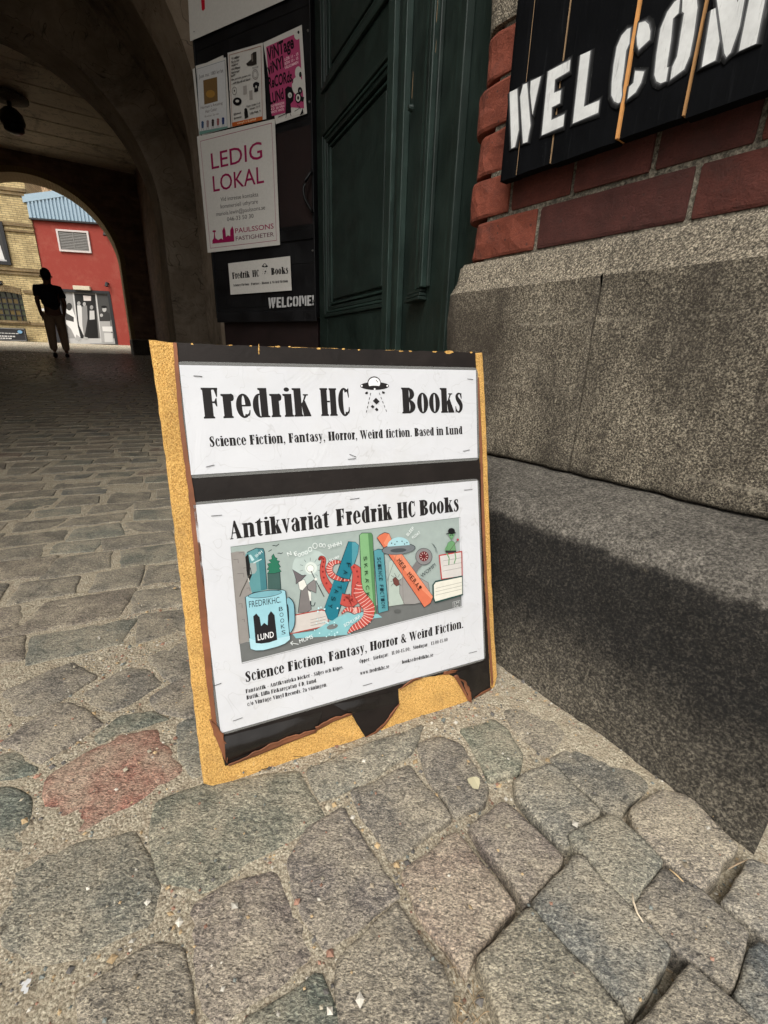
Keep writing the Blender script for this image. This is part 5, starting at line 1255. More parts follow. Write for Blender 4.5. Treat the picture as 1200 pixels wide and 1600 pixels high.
flat_piece('brown_border', [(270, 536), (276, 536), (285, 640), (292, 700), (299, 745), (306, 790), (316, 880), (323, 950), (328, 1010), (333, 1080), (337, 1120), (342, 1150), (334, 1148), (322, 1060), (312, 960), (302, 850), (293, 760), (282, 680), (275, 600)], .0014, .0026, amp=.0007)
flat_piece('brown_border', [(745, 590), (747, 590), (752, 690), (754, 760), (758, 860), (763, 960), (768, 1040), (770, 1065), (767, 1072), (763, 1020), (757, 920), (752, 820), (750, 740), (747, 660)], .0014, .0024, amp=.0006)
curl('torn_flap', [(327, 1123), (336, 1150), (345, 1172), (353, 1190)], [0.0016, 0.0124, 0.0109, 0.0016], .004, seed=3, flip=1)
curl('torn_flap', [(357, 1196), (400, 1180), (450, 1160), (494, 1143)], [0.0047, 0.0093, 0.0124, 0.0062], .004, seed=5, flip=1)
curl('torn_flap', [(494, 1141), (520, 1127), (549, 1116)], [0.0093, 0.0093, 0.0047], .005, seed=7, flip=1)
curl('torn_flap', [(571, 1152), (587, 1145), (600, 1133)], [0.0031, 0.0062, 0.0062], .003, seed=8, flip=1)
curl('torn_flap', [(600, 1134), (612, 1118), (624, 1099)], [0.0062, 0.0078, 0.0031], .004, seed=9, flip=1)
curl('torn_flap', [(624, 1077), (645, 1064), (658, 1059)], [0.0031, 0.0078, 0.0031], .004, seed=11, flip=1)
curl('torn_flap', [(692, 1054), (712, 1050)], [0.0078, 0.0062], .004, seed=12, flip=1)
curl('torn_flap', [(708, 1056), (718, 1072), (726, 1086), (732, 1097)], [0.0062, 0.0124, 0.0109, 0.0031], .006, seed=13, flip=1)
curl('torn_flap', [(741, 1090), (755, 1083), (767, 1076)], [0.0031, 0.0062, 0.0047], .003, seed=14, flip=1)
# black creased folds standing off the hem
def fold(pts, z, lift, seed):
    P = [Vector(sp(*q)) for q in pts]; mb = MB(); n1, n2 = 14, 8
    def f(a, b):
        q = (P[3]*(1-a)+P[2]*a)*(1-b)+(P[0]*(1-a)+P[1]*a)*b
        return sfn(q.x, q.y, z+lift*math.sin(math.pi*b)**1.5*(.5+.5*math.sin(a*3+seed))+.0012*noise.noise((q.x*70, q.y*70, seed)))
    sheet(mb, f, n1, n2); mb.build('black_fold', MAT['fold'], board, smooth=True)
fold([(350, 1150), (503, 1110), (494, 1138), (352, 1190)], .0018, .0060, 1.0)
fold([(520, 1100), (622, 1078), (620, 1098), (552, 1114)], .0018, .0052, 2.4)
fold([(712, 1050), (757, 1032), (764, 1072), (733, 1094)], .0018, .0020, .6)
# worn patches along the top edge
mb = MB()
for (x, y, w_, h) in ((300, 538, 4, 3), (404, 546, 2, 22), (434, 542, 9, 3), (452, 542, 6, 2), (497, 545, 7, 3), (536, 546, 6, 3), (560, 547, 4, 2), (625, 549, 8, 2.5), (678, 550, 7, 3), (700, 551, 14, 6), (735, 551, 4, 3), (360, 540, 7, 2), (392, 541, 5, 2), (640, 549, 6, 3)):
    P = [sp(x+w_*.5*math.cos(t)*rnd.uniform(.6, 1.3), y+h*.5*math.sin(t)*rnd.uniform(.6, 1.2)) for t in [j*.7 for j in range(9)]]
    z = .00135+rnd.uniform(0, .0001); mb.face([sfn(a, b, z) for a, b in P])
tag(mb.build('worn_patches', MAT['cork'], board), kind='stuff')
# ---- the two laminated notices
def laminate_mat():
    n = NT('laminate_film'); n.b.inputs['Alpha'].default_value = .55
    return n.out((.22, .22, .21, 1), .16)
MAT['laminate'] = laminate_mat()
def rounded(pts_px, rad=.008, grow_=.0):
    P = [Vector(sp(*q)) for q in pts_px]; c = sum(P, Vector((0, 0)))/4; out = []
    P = [q+Vector(((1 if q.x > c.x else -1)*grow_, (1 if q.y > c.y else -1)*grow_)) for q in P]
    for i in range(4):
        a, b, d = P[i-1], P[i], P[(i+1) % 4]; e1 = (a-b).normalized(); e2 = (d-b).normalized()
        for k in range(6):
            t = k/5; s0 = b+e1*rad*(1-t); s1 = b+e2*rad*t; out.append(tuple(s0*(1-t)+s1*t))
    return out
def notice(name, label, quad, gr):
    o = empty(name); tag(o, label, 'notice', 'laminated notices on the sandwich board')
    mb = MB(); mb.prism(sfn, rounded(quad, .009, gr), .0016, .0020); mb.build('laminate_rim', MAT['laminate'], o)
    sheetpaper('paper', PS, quad, o, 'paper', .0021, .0026, seg=12)
    return o
N1q = [(280, 571), (742, 579), (744.5, 715), (298.5, 742)]
N2q = [(302, 789), (744.5, 751), (755, 1028), (344.5, 1144)]
n1 = notice('laminated_notice', 'upper white laminated bookshop notice with flying saucer logo on the sandwich board', N1q, .0042)
n2 = notice('laminated_notice', 'lower white laminated notice with bookshelf drawing on the sandwich board', N2q, .0034)
IB = .0027
A = Art(Plane(PS.P(0, 0, IB), PS.ex, PS.ey), 0, 1.5e-5)
zz = lambda ox, oy, s: (lambda x, y: (ox+x/s, oy+y/s))
B1, B2 = zz(300, 540, 4.615), zz(540, 560, 5.4545)
def capm(p_top, p_bot): return (Vector(sp(*p_top))-Vector(sp(*p_bot))).length
c1 = capm(B1(75, 305), B1(92, 527)); c1b = capm(B2(475, 250), B2(490, 470))
serif(A, 'Fredrik', B1(85, 527), B1(860, 510), c1, K_); serif(A, 'HC', B1(932, 508), B1(1142, 505), (c1+c1b)/2, K_)
serif(A, 'Books', B2(483, 470), B2(1003, 461), c1b, K_)
c2 = capm(B1(130, 655), B1(135, 728))
serif(A, 'Science Fiction, Fantasy, Horror, Weird fiction. Based in Lund', B1(130, 730), B2(996, 645), c2, K_)
# the flying saucer
A.disc(B2(247, 235), 22.6, 6.2, K_, rot=.0); A.disc(B2(243, 208), 10.4, 10, K_); A.disc(B2(244, 210), 9.2, 8.6, (.76, .76, .77, 1)); A.poly([B2(190, 225), B2(300, 225), B2(290, 245), B2(200, 245)], K_) if False else None
A.disc(B2(245, 244), 9.6, 2.2, K_)
A.strip([B2(258, 183), B2(276, 204)], .0009, K_)
for x, y in ((137, 234), (247, 262), (355, 234)): A.disc(B2(x, y), 1.4, 1.5, (.76, .76, .77, 1))
for (x, y) in ((178, 296), (322, 292)): A.disc(B2(x, y), 2.3, 1.7, K_); 
A.strip([B2(185, 285), B2(170, 303)], .0018, K_); A.strip([B2(312, 282), B2(330, 300)], .0018, K_)
for (a, b) in (((213, 295), (172, 478)), ((285, 293), (355, 470))):
    for k in range(5):
        t0, t1 = k/5, k/5+.11; A.strip([B2(a[0]+(b[0]-a[0])*t0, a[1]+(b[1]-a[1])*t0), B2(a[0]+(b[0]-a[0])*t1, a[1]+(b[1]-a[1])*t1)], .0009, K_)
for (x, y, s_) in ((260, 364, 22), (229, 411, 12), (264, 435, 12)): A.poly([B2(x-s_*1.3, y-s_*.1), B2(x-s_*.1, y-s_*1.3), B2(x+s_*1.3, y+s_*.1), B2(x+s_*.1, y+s_*1.3)], K_)
A.build('printing', MAT['ink'], n1)
# lower notice
A = Art(Plane(PS.P(0, 0, IB), PS.ex, PS.ey), 0, 1.2e-5)
H1 = zz(350, 760, 1200/380); H2 = zz(360, 960, 1200/380)
ch_ = capm(H1(35, 168), H1(32, 262)); ce = capm(H1(1075, 60), H1(1077, 134))
serif(A, 'Antikvariat', H1(30, 262), H1(523, 202), (ch_*.55+ce*.45)*.98, K_); serif(A, 'Fredrik', H1(556, 197), H1(830, 164), (ch_+ce)/2, K_)
serif(A, 'HC', H1(857, 160), H1(945, 149), (ch_+ce)/2, K_); serif(A, 'Books', H1(966, 146), H1(1160, 122), (ch_+ce)/2, K_)
cs = capm(H2(70, 285), H2(78, 335))*.98
serif(A, 'Science Fiction, Fantasy, Horror & Weird Fiction.', H2(76, 335), H2(1150, 66), cs, K_)
ct = cs*.40
for s, a, b in (('Fantastik - Antikvariska böcker - Säljes och Köpes.', (76, 390), (558, 268)), ('Butik: Lilla Fiskaregatan 4 D, Lund.', (80, 421), (428, 334)), ('c/o Vintage Vinyl Records. 2a våningen.', (84, 453), (478, 354)),
                ('Öppet:', (637, 241), (690, 229)), ('Lördagar:', (706, 225), (780, 205)), ('11.00-15.00;', (796, 200), (888, 177)), ('Söndagar:', (901, 173), (975, 156)), ('13.00-15.00', (990, 152), (1072, 131)),
                ('www.fredrikhc.se', (640, 300), (783, 264)), ('books@fredrikhc.se', (847, 244), (1000, 207))):
    serif(A, s, H2(*a), H2(*b), ct, (.03, .028, .028, 1), gap=.05)
# ---- the drawing
def c(r_, g_, b_):
    m_ = (r_+g_+b_)/3; return lin(tuple((v*.86+m_*.14)*.93+4 for v in (r_, g_, b_)))
a_ = zz(350, 800, 1200/210); b_ = zz(540, 800, 6.0)
PA = lambda *L: [a_(*t) for t in L]; PBx = lambda *L: [b_(*t) for t in L]
DK = c(30, 42, 48); LW = .0009
A.poly([(360, 854), (717, 808), (721, 947), (377.5, 1035)], c(160, 174, 168))
A.poly([(377.5, 1035), (374, 1004)]+PA((300, 1150), (600, 1070), (1000, 960))+PBx((390, 840), (540, 815), (800, 800), (1085, 770))+[(721, 947)], c(108, 110, 108))
A.poly(PA((60, 365), (110, 352), (180, 350), (215, 420), (245, 720), (230, 1150), (135, 1180)), c(147, 141, 135))
for (x, y, w_, h) in ((85, 425, 40, 30), (130, 365, 45, 20), (120, 550, 55, 30), (200, 680, 30, 25), (130, 820, 30, 35), (160, 960, 20, 20), (170, 500, 30, 26)): A.strip(PA((x, y), (x+w_, y-4), (x+w_+2, y+h)), LW*.6, c(95, 90, 86))
A.poly(PA((190, 385), (215, 350), (285, 322), (350, 325), (362, 360), (385, 690), (250, 725), (205, 560)), c(86, 148, 152)); A.poly(PA((300, 325), (350, 325), (362, 360), (385, 690), (330, 700)), c(60, 124, 132))
A.strip(PA((205, 360), (285, 322), (350, 325), (362, 360), (385, 690)), LW, DK)
A.poly(PA((190, 400), (215, 372), (232, 470), (250, 560), (225, 620), (205, 560)), c(28, 26, 26))
A.poly(PA((222, 385), (240, 380), (272, 425), (248, 440)), c(176, 210, 212)); A.poly(PA((232, 455), (285, 450), (292, 520), (275, 548), (232, 555)), c(150, 160, 156)); A.strip(PA((262, 455), (335, 420)), LW*1.6, c(186, 214, 212)); A.strip(PA((235, 495), (245, 550)), LW, DK)
A.strip(PA((228, 560), (190, 640), (160, 700), (140, 755)), LW*1.4, c(84, 78, 70)); A.strip(PA((215, 590), (225, 625)), LW*1.5, c(200, 196, 186))
A.poly(PA((386, 545), (498, 535), (508, 690), (392, 690)), c(62, 94, 88)); A.strip(PA((386, 545), (498, 535), (508, 690)), LW, DK)
A.box(PA((440, 372), (455, 405), (475, 412), (468, 430), (497, 438), (484, 458), (505, 490), (488, 500), (512, 530), (450, 548), (385, 548), (405, 520), (383, 512), (400, 488), (385, 462), (420, 452), (398, 428), (428, 420), (425, 395)), c(38, 118, 88), DK, LW*.7)
for L in (((432, 300), (455, 297), (462, 305), (490, 285)), ((396, 352), (408, 345), (425, 335)), ((478, 368), (495, 366), (505, 372), (524, 362))): A.strip(PA(*L), LW, DK)
sans(A, 'IIHH', a_(290, 405), a_(345, 360), .004, c(225, 238, 238))
A.disc(a_(775, 500), 29, 29, c(180, 196, 190)); A.disc(a_(775, 500), 9.5, 9.5, c(212, 222, 214)); A.disc(a_(770, 503), 5.4, 5.4, c(235, 238, 228)); A.disc(a_(770, 503), 5.6, 5.6, c(120, 130, 124), ring=LW*.6)
for t in range(9):
    an = 2.3+t*.6; A.strip([(a_(770, 503)[0]+math.cos(an)*12, a_(770, 503)[1]+math.sin(an)*12), (a_(770, 503)[0]+math.cos(an)*17, a_(770, 503)[1]+math.sin(an)*17)], LW*.5, DK)
A.box(PA((690, 650), (745, 655), (768, 690), (778, 868), (735, 898), (660, 897)), c(122, 116, 114), DK, LW*.8)
A.box(PA((740, 650), (805, 600), (822, 640), (820, 722), (748, 690)), c(132, 126, 124), DK, LW*.8)
A.box(PA((660, 625), (715, 598), (738, 655), (700, 700), (672, 690)), c(225, 224, 214), DK, LW*.6); A.poly(PA((748, 700), (775, 715), (776, 790), (765, 800)), c(226, 225, 216))
A.curve(PA((768, 790), (775, 830), (800, 836), (812, 805)), LW, DK)
A.box(PA((610, 512), (695, 565), (735, 560), (690, 605), (640, 642), (642, 600)), c(106, 98, 100), DK, LW*.8)
A.strip(PA((775, 525), (812, 600), (892, 755)), LW*1.2, c(60, 54, 52)); A.disc(a_(817, 598), 2.2, 2.2, c(226, 225, 216))
A.box(PA((600, 925), (870, 872), (905, 880), (930, 915), (926, 1012), (590, 1086)), c(205, 196, 188), c(178, 62, 52), LW*1.9)
for k in range(3): A.strip(PA((770, 962+k*26), (905, 930+k*26)), LW*.5, c(90, 86, 82))
A.box(PA((1108, 262), (1170, 268), (1200, 296), (1192, 370), (1010, 935), (965, 968), (925, 950), (893, 862)), c(26, 120, 140), DK, LW); A.poly(PA((1140, 268), (1170, 268), (1200, 296), (1192, 370), (1140, 520)), c(70, 150, 164))
A.poly(PA((610, 1085), (800, 1060), (1000, 940))+PBx((10, 950), (150, 935), (300, 955), (340, 985), (230, 1000), (180, 1040), (60, 1060))+PA((1130, 1090), (900, 1110), (640, 1125)), c(128, 190, 196))
A.disc(a_(965, 1022), 9, 4, c(116, 118, 116), rot=-.25)
RD = c(200, 72, 62)
def tentacle(P, wd, stripes=False, spots=False):
    A.curve(P, [x+.0012 for x in wd], DK); A.curve(P, wd, RD)
    Q = A.smooth(P, 6); m_ = len(Q)
    if stripes:
        for i in range(2, m_-1, 2):
            q0_, q1_ = Vector(Q[i-1]), Vector(Q[i]); d = (q1_-q0_).normalized(); nn_ = Vector((-d.y, d.x)); t = i/(m_-1)*(len(wd)-1); k = min(int(t), len(wd)-2); w_ = (wd[k]+(wd[k+1]-wd[k])*(t-k))*1500
            A.strip([tuple(q1_-nn_*w_*.36), tuple(q1_+d*.6), tuple(q1_+nn_*w_*.36)], .0011, c(232, 178, 166))
    if spots:
        for i in range(2, m_-1, 3): A.disc(Q[i], 1.5, 1.7, c(140, 36, 34))
tentacle(PA((845, 428), (862, 405), (888, 425), (878, 500), (895, 600), (960, 700), (1040, 770), (1130, 790))+[b_(60, 780)], [.002, .004, .006, .007, .009, .011, .014, .02, .026], spots=True)
tentacle(PBx((60, 500), (110, 570), (110, 680), (100, 790)), [.006, .016, .018, .016], spots=True)
A.box(PA((1060, 690), (1010, 935), (965, 968), (925, 950), (893, 862), (1000, 545), (1090, 600)), c(26, 120, 140))
tentacle(PA((1040, 445), (970, 450), (938, 500), (960, 560), (1040, 600), (1130, 608)), [.002, .008, .009, .008, .005, .001], stripes=True)
tentacle(PA((1045, 905), (1100, 865), (1170, 880))+PBx((80, 920), (140, 910)), [.001, .006, .009, .010, .008], stripes=True)
A.box(PBx((125, 215), (150, 195), (235, 195), (248, 215), (280, 950), (240, 962), (190, 800), (145, 690)), c(124, 178, 118), DK, LW); A.poly(PBx((205, 195), (235, 195), (248, 215), (280, 950), (262, 955)), c(84, 138, 84))
tentacle(PBx((125, 660), (120, 750), (170, 830), (215, 900), (205, 980), (150, 1040), (70, 1085), (15, 1135)), [.006, .015, .017, .017, .016, .013, .009, .001], stripes=True)
A.box(PBx((258, 362), (300, 345), (340, 350), (352, 368), (396, 918), (302, 945)), c(76, 150, 160), DK, LW)
A.disc(b_(480, 925), 5.5, 2.6, c(92, 94, 92)); A.poly(PBx((400, 470), (480, 400), (560, 520), (540, 860), (400, 880)), c(176, 190, 178))
A.box(PBx((500, 640), (560, 580), (700, 620), (770, 660), (780, 740), (760, 830), (640, 860), (545, 862), (500, 760)), c(150, 146, 142), c(92, 90, 88), LW*.7)
A.curve(PBx((625, 560), (650, 520), (690, 470)), [.010, .011, .012], c(120, 116, 116)); A.disc(b_(727, 415), 12.8, 13, c(134, 130, 130)); A.disc(b_(727, 415), 12.8, 13, DK, ring=LW*.7); A.disc(b_(727, 413), 7.4, 7.8, c(110, 32, 36))
for k in range(9):
    an = k*.698; A.strip([(b_(727, 413)[0]+math.cos(an)*3.4, b_(727, 413)[1]+math.sin(an)*3.6), (b_(727, 413)[0]+math.cos(an)*6.4, b_(727, 413)[1]+math.sin(an)*6.8)], LW*.9, c(225, 190, 180))
A.box(PBx((288, 240), (310, 215), (360, 190), (400, 200), (425, 260), (812, 790), (790, 850), (730, 890)), c(224, 110, 74), DK, LW); A.poly(PBx((350, 290), (400, 200), (425, 260), (812, 790), (800, 812), (640, 660)), c(236, 134, 96))
A.strip(PBx((470, 395), (385, 640)), LW*.6, c(96, 96, 92)); A.strip(PBx((520, 390), (535, 870)), LW*.6, c(120, 110, 104))
A.disc(b_(490, 345), 26.5, 8.6, DK, rot=-.10); A.disc(b_(490, 347), 25.6, 7.9, c(112, 118, 122), rot=-.10); A.disc(b_(488, 357), 12.5, 3.2, c(70, 76, 80), rot=-.06)
A.poly([(b_(490, 312)[0]+17.5*math.cos(t), b_(490, 312)[1]-14*math.sin(t)+(.9 if t > 0 else 0)-1.8*math.cos(t)*.5) for t in [k*math.pi/14 for k in range(15)]], c(160, 206, 214))
for x, y in ((425, 290), (475, 275), (522, 272), (568, 285), (455, 300), (545, 298)): A.disc(b_(x, y), .9, 1.0, DK)
A.box(PBx((435, 625), (460, 605), (492, 640), (495, 680), (470, 692), (445, 670)), c(112, 62, 54), c(60, 30, 26), LW*.6)
for s, e in (((440, 640), (415, 650)), ((445, 660), (420, 690)), ((490, 640), (510, 625)), ((494, 665), (515, 690)), ((450, 610), (420, 590)), ((470, 606), (450, 570)), ((480, 612), (500, 580))): A.strip(PBx(s, e), LW*.5, c(60, 30, 26))
for L in (((800, 290), (830, 330), (840, 375)), ((815, 300), (845, 345), (850, 385))): A.strip(PBx(*L), LW*.6, DK)
A.box(PBx((870, 405), (1080, 368), (1084, 600), (892, 628)), c(208, 202, 196), c(196, 52, 52), LW*3)
for k in range(3): A.strip(PBx((905, 455+k*48), (1080, 425+k*46)), LW*.5, c(96, 90, 88))
A.box(PBx((812, 680), (835, 648), (1085, 598), (1088, 770), (832, 842), (815, 800)), c(226, 222, 206), c(40, 74, 70), LW*3)
for k in range(3): A.strip(PBx((835, 712+k*32), (1080, 655+k*32)), LW*.5, c(110, 104, 92))
GR = c(104, 158, 104)
A.strip(PBx((950, 300), (925, 350), (935, 375)), LW*2, GR); A.box(PBx((950, 285), (985, 265), (1012, 280), (1028, 375), (930, 378)), GR, c(50, 84, 52), LW*.5)
A.strip(PBx((935, 375), (962, 430), (958, 492)), LW*2.2, GR); A.strip(PBx((1015, 375), (1024, 430), (1008, 480)), LW*2.2, GR)
A.poly(PBx((955, 215), (985, 262), (1012, 215), (985, 195)), GR); A.disc(b_(984, 212), 4.6, 3.6, GR); A.disc(b_(975, 216), 1.3, .8, DK); A.disc(b_(994, 214), 1.3, .8, DK)
A.disc(b_(983, 178), 5.4, 5.0, c(26, 26, 28)); A.strip(PBx((935, 204), (960, 198), (1005, 196), (1024, 192)), LW*1.7, c(26, 26, 28))
A.strip(PBx((965, 360), (1040, 265)), LW*.8, c(90, 50, 54)); A.disc(b_(1042, 257), 1.8, 1.8, c(180, 60, 76)); A.poly(PBx((928, 358), (1028, 358), (1024, 376), (930, 380)), c(50, 48, 50))
# mug
A.curve(PA((552, 775), (590, 815), (600, 900), (598, 1000), (570, 1060)), .0095, DK); A.curve(PA((552, 775), (590, 815), (600, 900), (598, 1000), (570, 1060)), .0072, c(120, 176, 190))
A.box(PA((188, 755), (260, 715), (400, 695), (520, 690), (545, 700), (585, 1130), (540, 1168), (470, 1195), (350, 1226), (280, 1228), (235, 1214)), c(146, 202, 214), DK, LW*1.1)
A.poly(PA((222, 1120), (300, 1150), (583, 1100), (585, 1130), (540, 1168), (470, 1195), (350, 1226), (280, 1228), (235, 1214)), c(170, 216, 226))
A.disc(a_(362, 728), 26.5, 5.4, DK, rot=-.13); A.disc(a_(362, 728), 25.7, 4.6, c(112, 172, 184), rot=-.13)
A.poly(PA((258, 925), (285, 900), (315, 935), (328, 1012), (355, 983), (386, 1005), (390, 918), (415, 878), (447, 915), (472, 1133), (400, 1158), (330, 1168), (280, 1163)), c(34, 32, 34))
sans(A, 'LUND', a_(300, 1140), a_(442, 1110), .0085, c(235, 235, 235), bold=.01); sans(A, 'FREDRIKHC.', a_(222, 848), a_(505, 802), .0088, c(30, 44, 52))
for k, ch1 in enumerate('BOOKS'): sans(A, ch1, a_(487+k*6, 880+k*52), a_(522+k*6, 874+k*52), .006, c(34, 48, 58))
for k, ch1 in enumerate('FANTASY'):
    x, y = 1110-k*27, 455+k*66-(k > 3)*30; sans(A, ch1, a_(x-22, y-8), a_(x-24, y+30), .0062, c(14, 44, 52), up=a_(x+16, y-2))
for k, ch1 in enumerate('SKRACK'): sans(A, ch1, b_(160+k*5, 415+k*68), b_(164+k*5, 455+k*68), .006, c(28, 56, 30), up=b_(192+k*5, 408+k*68))
A.disc(b_(205, 632), .7, .7, c(28, 56, 30)); A.disc(b_(206, 650), .7, .7, c(28, 56, 30))
for k, ch1 in enumerate('SCIENCE FICTION'):
    if ch1 != ' ': sans(A, ch1, b_(286+k*3, 422+k*32), b_(288+k*3, 446+k*32), .005, c(20, 50, 60), up=b_(322+k*3, 420+k*32))
for k, ch1 in enumerate('MER MERA!'):
    if ch1 != ' ': sans(A, ch1, b_(468+k*24, 455+k*32), b_(486+k*24, 478+k*32), .005, c(70, 30, 20), up=b_(500+k*24, 428+k*31))
WHT = c(236, 242, 240)
sans(A, 'N', a_(568, 392), a_(600, 378), .006, WHT); sans(A, 'E', a_(630, 390), a_(655, 378), .006, WHT); sans(A, 'SHHH', a_(925, 325), a_(1045, 290), .006, WHT)
for (x, y, r_) in ((668, 378, 2), (697, 368, 2), (728, 358, 2), (762, 330, 2.8), (806, 298, 3.4), (856, 292, 2.2), (886, 296, 2.2)): A.disc(a_(x, y), r_, r_*1.2, WHT, ring=.0007)
sans(A, 'MUMS', a_(672, 1165), a_(790, 1118), .006, WHT); A.strip(PA((660, 1172), (590, 1160)), .0008, WHT); A.strip(PA((610, 1145), (588, 1160), (608, 1180)), .0008, WHT)
sans(A, 'SCHLURP', a_(1070, 1020), b_(130, 985), .005, WHT); sans(A, 'SLURP', a_(940, 440), a_(1025, 405), .004, WHT)
sans(A, 'BLEEP', b_(575, 225), b_(635, 150), .005, WHT); sans(A, 'FLOAT', b_(622, 250), b_(692, 195), .0045, WHT); sans(A, 'WOMP!', b_(705, 612), b_(838, 500), .0062, DK)
for k in range(26):
    A.disc(a_(rnd.uniform(800, 1010), rnd.uniform(840, 1110)), *(lambda r_: (r_, r_))(rnd.uniform(.5, 1.6)), c(190, 232, 236), n=8)
A.strip([b_(992, 838), b_(1060, 820), b_(1064, 900), b_(996, 912)], .0007, c(200, 202, 200), closed=True); sans(A, 'LM', b_(1004, 862), b_(1050, 850), .004, c(200, 202, 200)); sans(A, 'DK', b_(1006, 892), b_(1050, 882), .004, c(200, 202, 200))
A.strip([(360, 854), (717, 808), (721, 947), (377.5, 1035)], .0005, c(90, 96, 96), closed=True)
A.build('printing', MAT['ink'], n2)
# staples
def staple(x, y, dx, dy, par, tear=True):
    mb = MB(); P = [sp(x-dx, y-dy), sp(x, y), sp(x+dx, y+dy)]; pts = [sfn(P[0][0], P[0][1], .0026), sfn(P[0][0], P[0][1], .0034), sfn(P[1][0], P[1][1], .0036), sfn(P[2][0], P[2][1], .0034), sfn(P[2][0], P[2][1], .0026)]
    mb.tube(pts, .00035, 5); mb.build('staple', MAT['iron'], par)
for s in ((309, 588.5, 6.5, .5), (328, 728, 6, -1.5), (549, 717, 6, -.5), (733, 593, 4, .5), (727, 704, 5, -1), (550, 712, 5, 2)): staple(*s, n1)
for s in ((338, 805, 8, -.7), (553, 779, 7, -1), (730, 765, 6, -.5), (371, 1122, 7, -2.5), (339, 1068, 6, -2), (573, 1068, 7, -2), (737, 1018, 6, -1.5)): staple(*s, n2)
for (x, y, dx, dy) in ((465, 1180, 7, .5), (413, 1199, 5, -1)): staple(x, y, dx, dy, board)
# ================================================================== THE WELCOME SIGN ON THE BRICKS
PV = facing(Plane(W(0, .762, 0), UW, Z)); vp = PV.px; vfn = lambda a, b, c: PV.P(a, b, c)
print('welcome', vp(780, 283), vp(800, 120), vp(1200, 140), vp(808, 250), vp(860, 245), vp(964, 221), vp(1069, 173))
MAT['rawwood_mid'] = m_flat('raw_pine_aged', (.38, .20, .075, 1), .75)
wel = empty('welcome_sign'); tag(wel, 'black plank sign with white stencilled welcome lettering hung on the red bricks', 'sign')
zb_ = (vp(780, 283)[1]+vp(1200, 140)[1])/2
xs = [vp(781, 283)[0], vp(807, 265)[0], vp(860, 245)[0], vp(965, 218)[0], vp(1070, 172)[0], vp(1205, 110)[0]+.045, vp(1205, 110)[0]+.16]
for i in range(6):
    a0, a1 = xs[i], xs[i+1]; g0_ = .0006 if i in (0, 1) else .0022; g1_ = .0006 if i == 0 else (.0022 if i < 5 else 0)
    dz = (-.0, .0004, .0001, .0006, .0, .0003)[i]; mb = MB(); z0 = zb_+(.0, .001, -.001, .001, -.0015, 0)[i]
    nseg = 22; prof = []
    vs = []; nx = 5
    for k in range(nseg+1):
        zz_ = z0+(1.55-z0)*k/nseg
        for j in range(nx+1):
            t = j/nx; x = a0+(g0_ if i else 0)+(a1-g1_-a0-(g0_ if i else 0))*t; e = .0012 if j in (0, nx) else 0
            vs.append(vfn(x, zz_+(.0012*noise.noise((x*60, i, 3)) if k == 0 else 0), dz-e+.0006*noise.noise((x*30, zz_*5, i))))
    m1 = nx+1; fs = [(k*m1+j, k*m1+j+1, (k+1)*m1+j+1, (k+1)*m1+j) for k in range(nseg) for j in range(nx)]; mb.mesh(vs, fs)
    # sides and foot
    n0 = len(vs); back = -.020
    for (x, js) in ((a0+(g0_ if i else 0), 0), (a1-g1_, nx)):
        mb.mesh([vs[js], vs[nseg*m1+js], vfn(x, 1.55, back), vfn(x, z0, back)], [(0, 1, 2, 3)])
    mb.mesh([vs[j] for j in range(m1)]+[vfn(a1-g1_, z0, back), vfn(a0+(g0_ if i else 0), z0, back)], [tuple(range(m1+2))])
    mb.build('plank', MAT['plank'], wel)
mb = MB(); 
for i, (x, wd) in enumerate(zip(xs[1:6], (.0006, .0010, .0046, .0026, .003))):
    mb = MB(); c0 = -.012 if i != 2 else -.003; mb.box(vfn, (x-wd*.55, zb_+.002, -.02), (x+wd*.45, 1.54, (-.0006, -.0006, .0030, .0022, -.003)[i])); mb.build('raw_edge', MAT[('rawwood_pale', 'rawwood_pale', 'rawwood', 'rawwood_mid', 'rawwood_pale')[i]], wel)
for z in (.98, 1.42):
    mb = MB(); mb.box(vfn, (xs[0]+.02, z, -.034), (xs[-1]-.02, z+.05, -.0205)); mb.build('batten', MAT['rawwood_pale'], wel)
A = Art(Plane(PV.P(0, 0, .0014), PV.ex, PV.ey), 0, 3e-5)
ww = (.66, .67, .66, 1); u1_ = zz(780, 80, 6.0); u2_ = zz(940, 0, 1200/260)
def L6(*L): return [u1_(*t) for t in L]
def L4(*L): return [u2_(*t) for t in L]
def halo(poly, grow_m=.0018, col=(.06, .062, .066, 1)):
    P = [vp(*q) for q in poly]; A.poly(grow(P, grow_m), col, px=False)
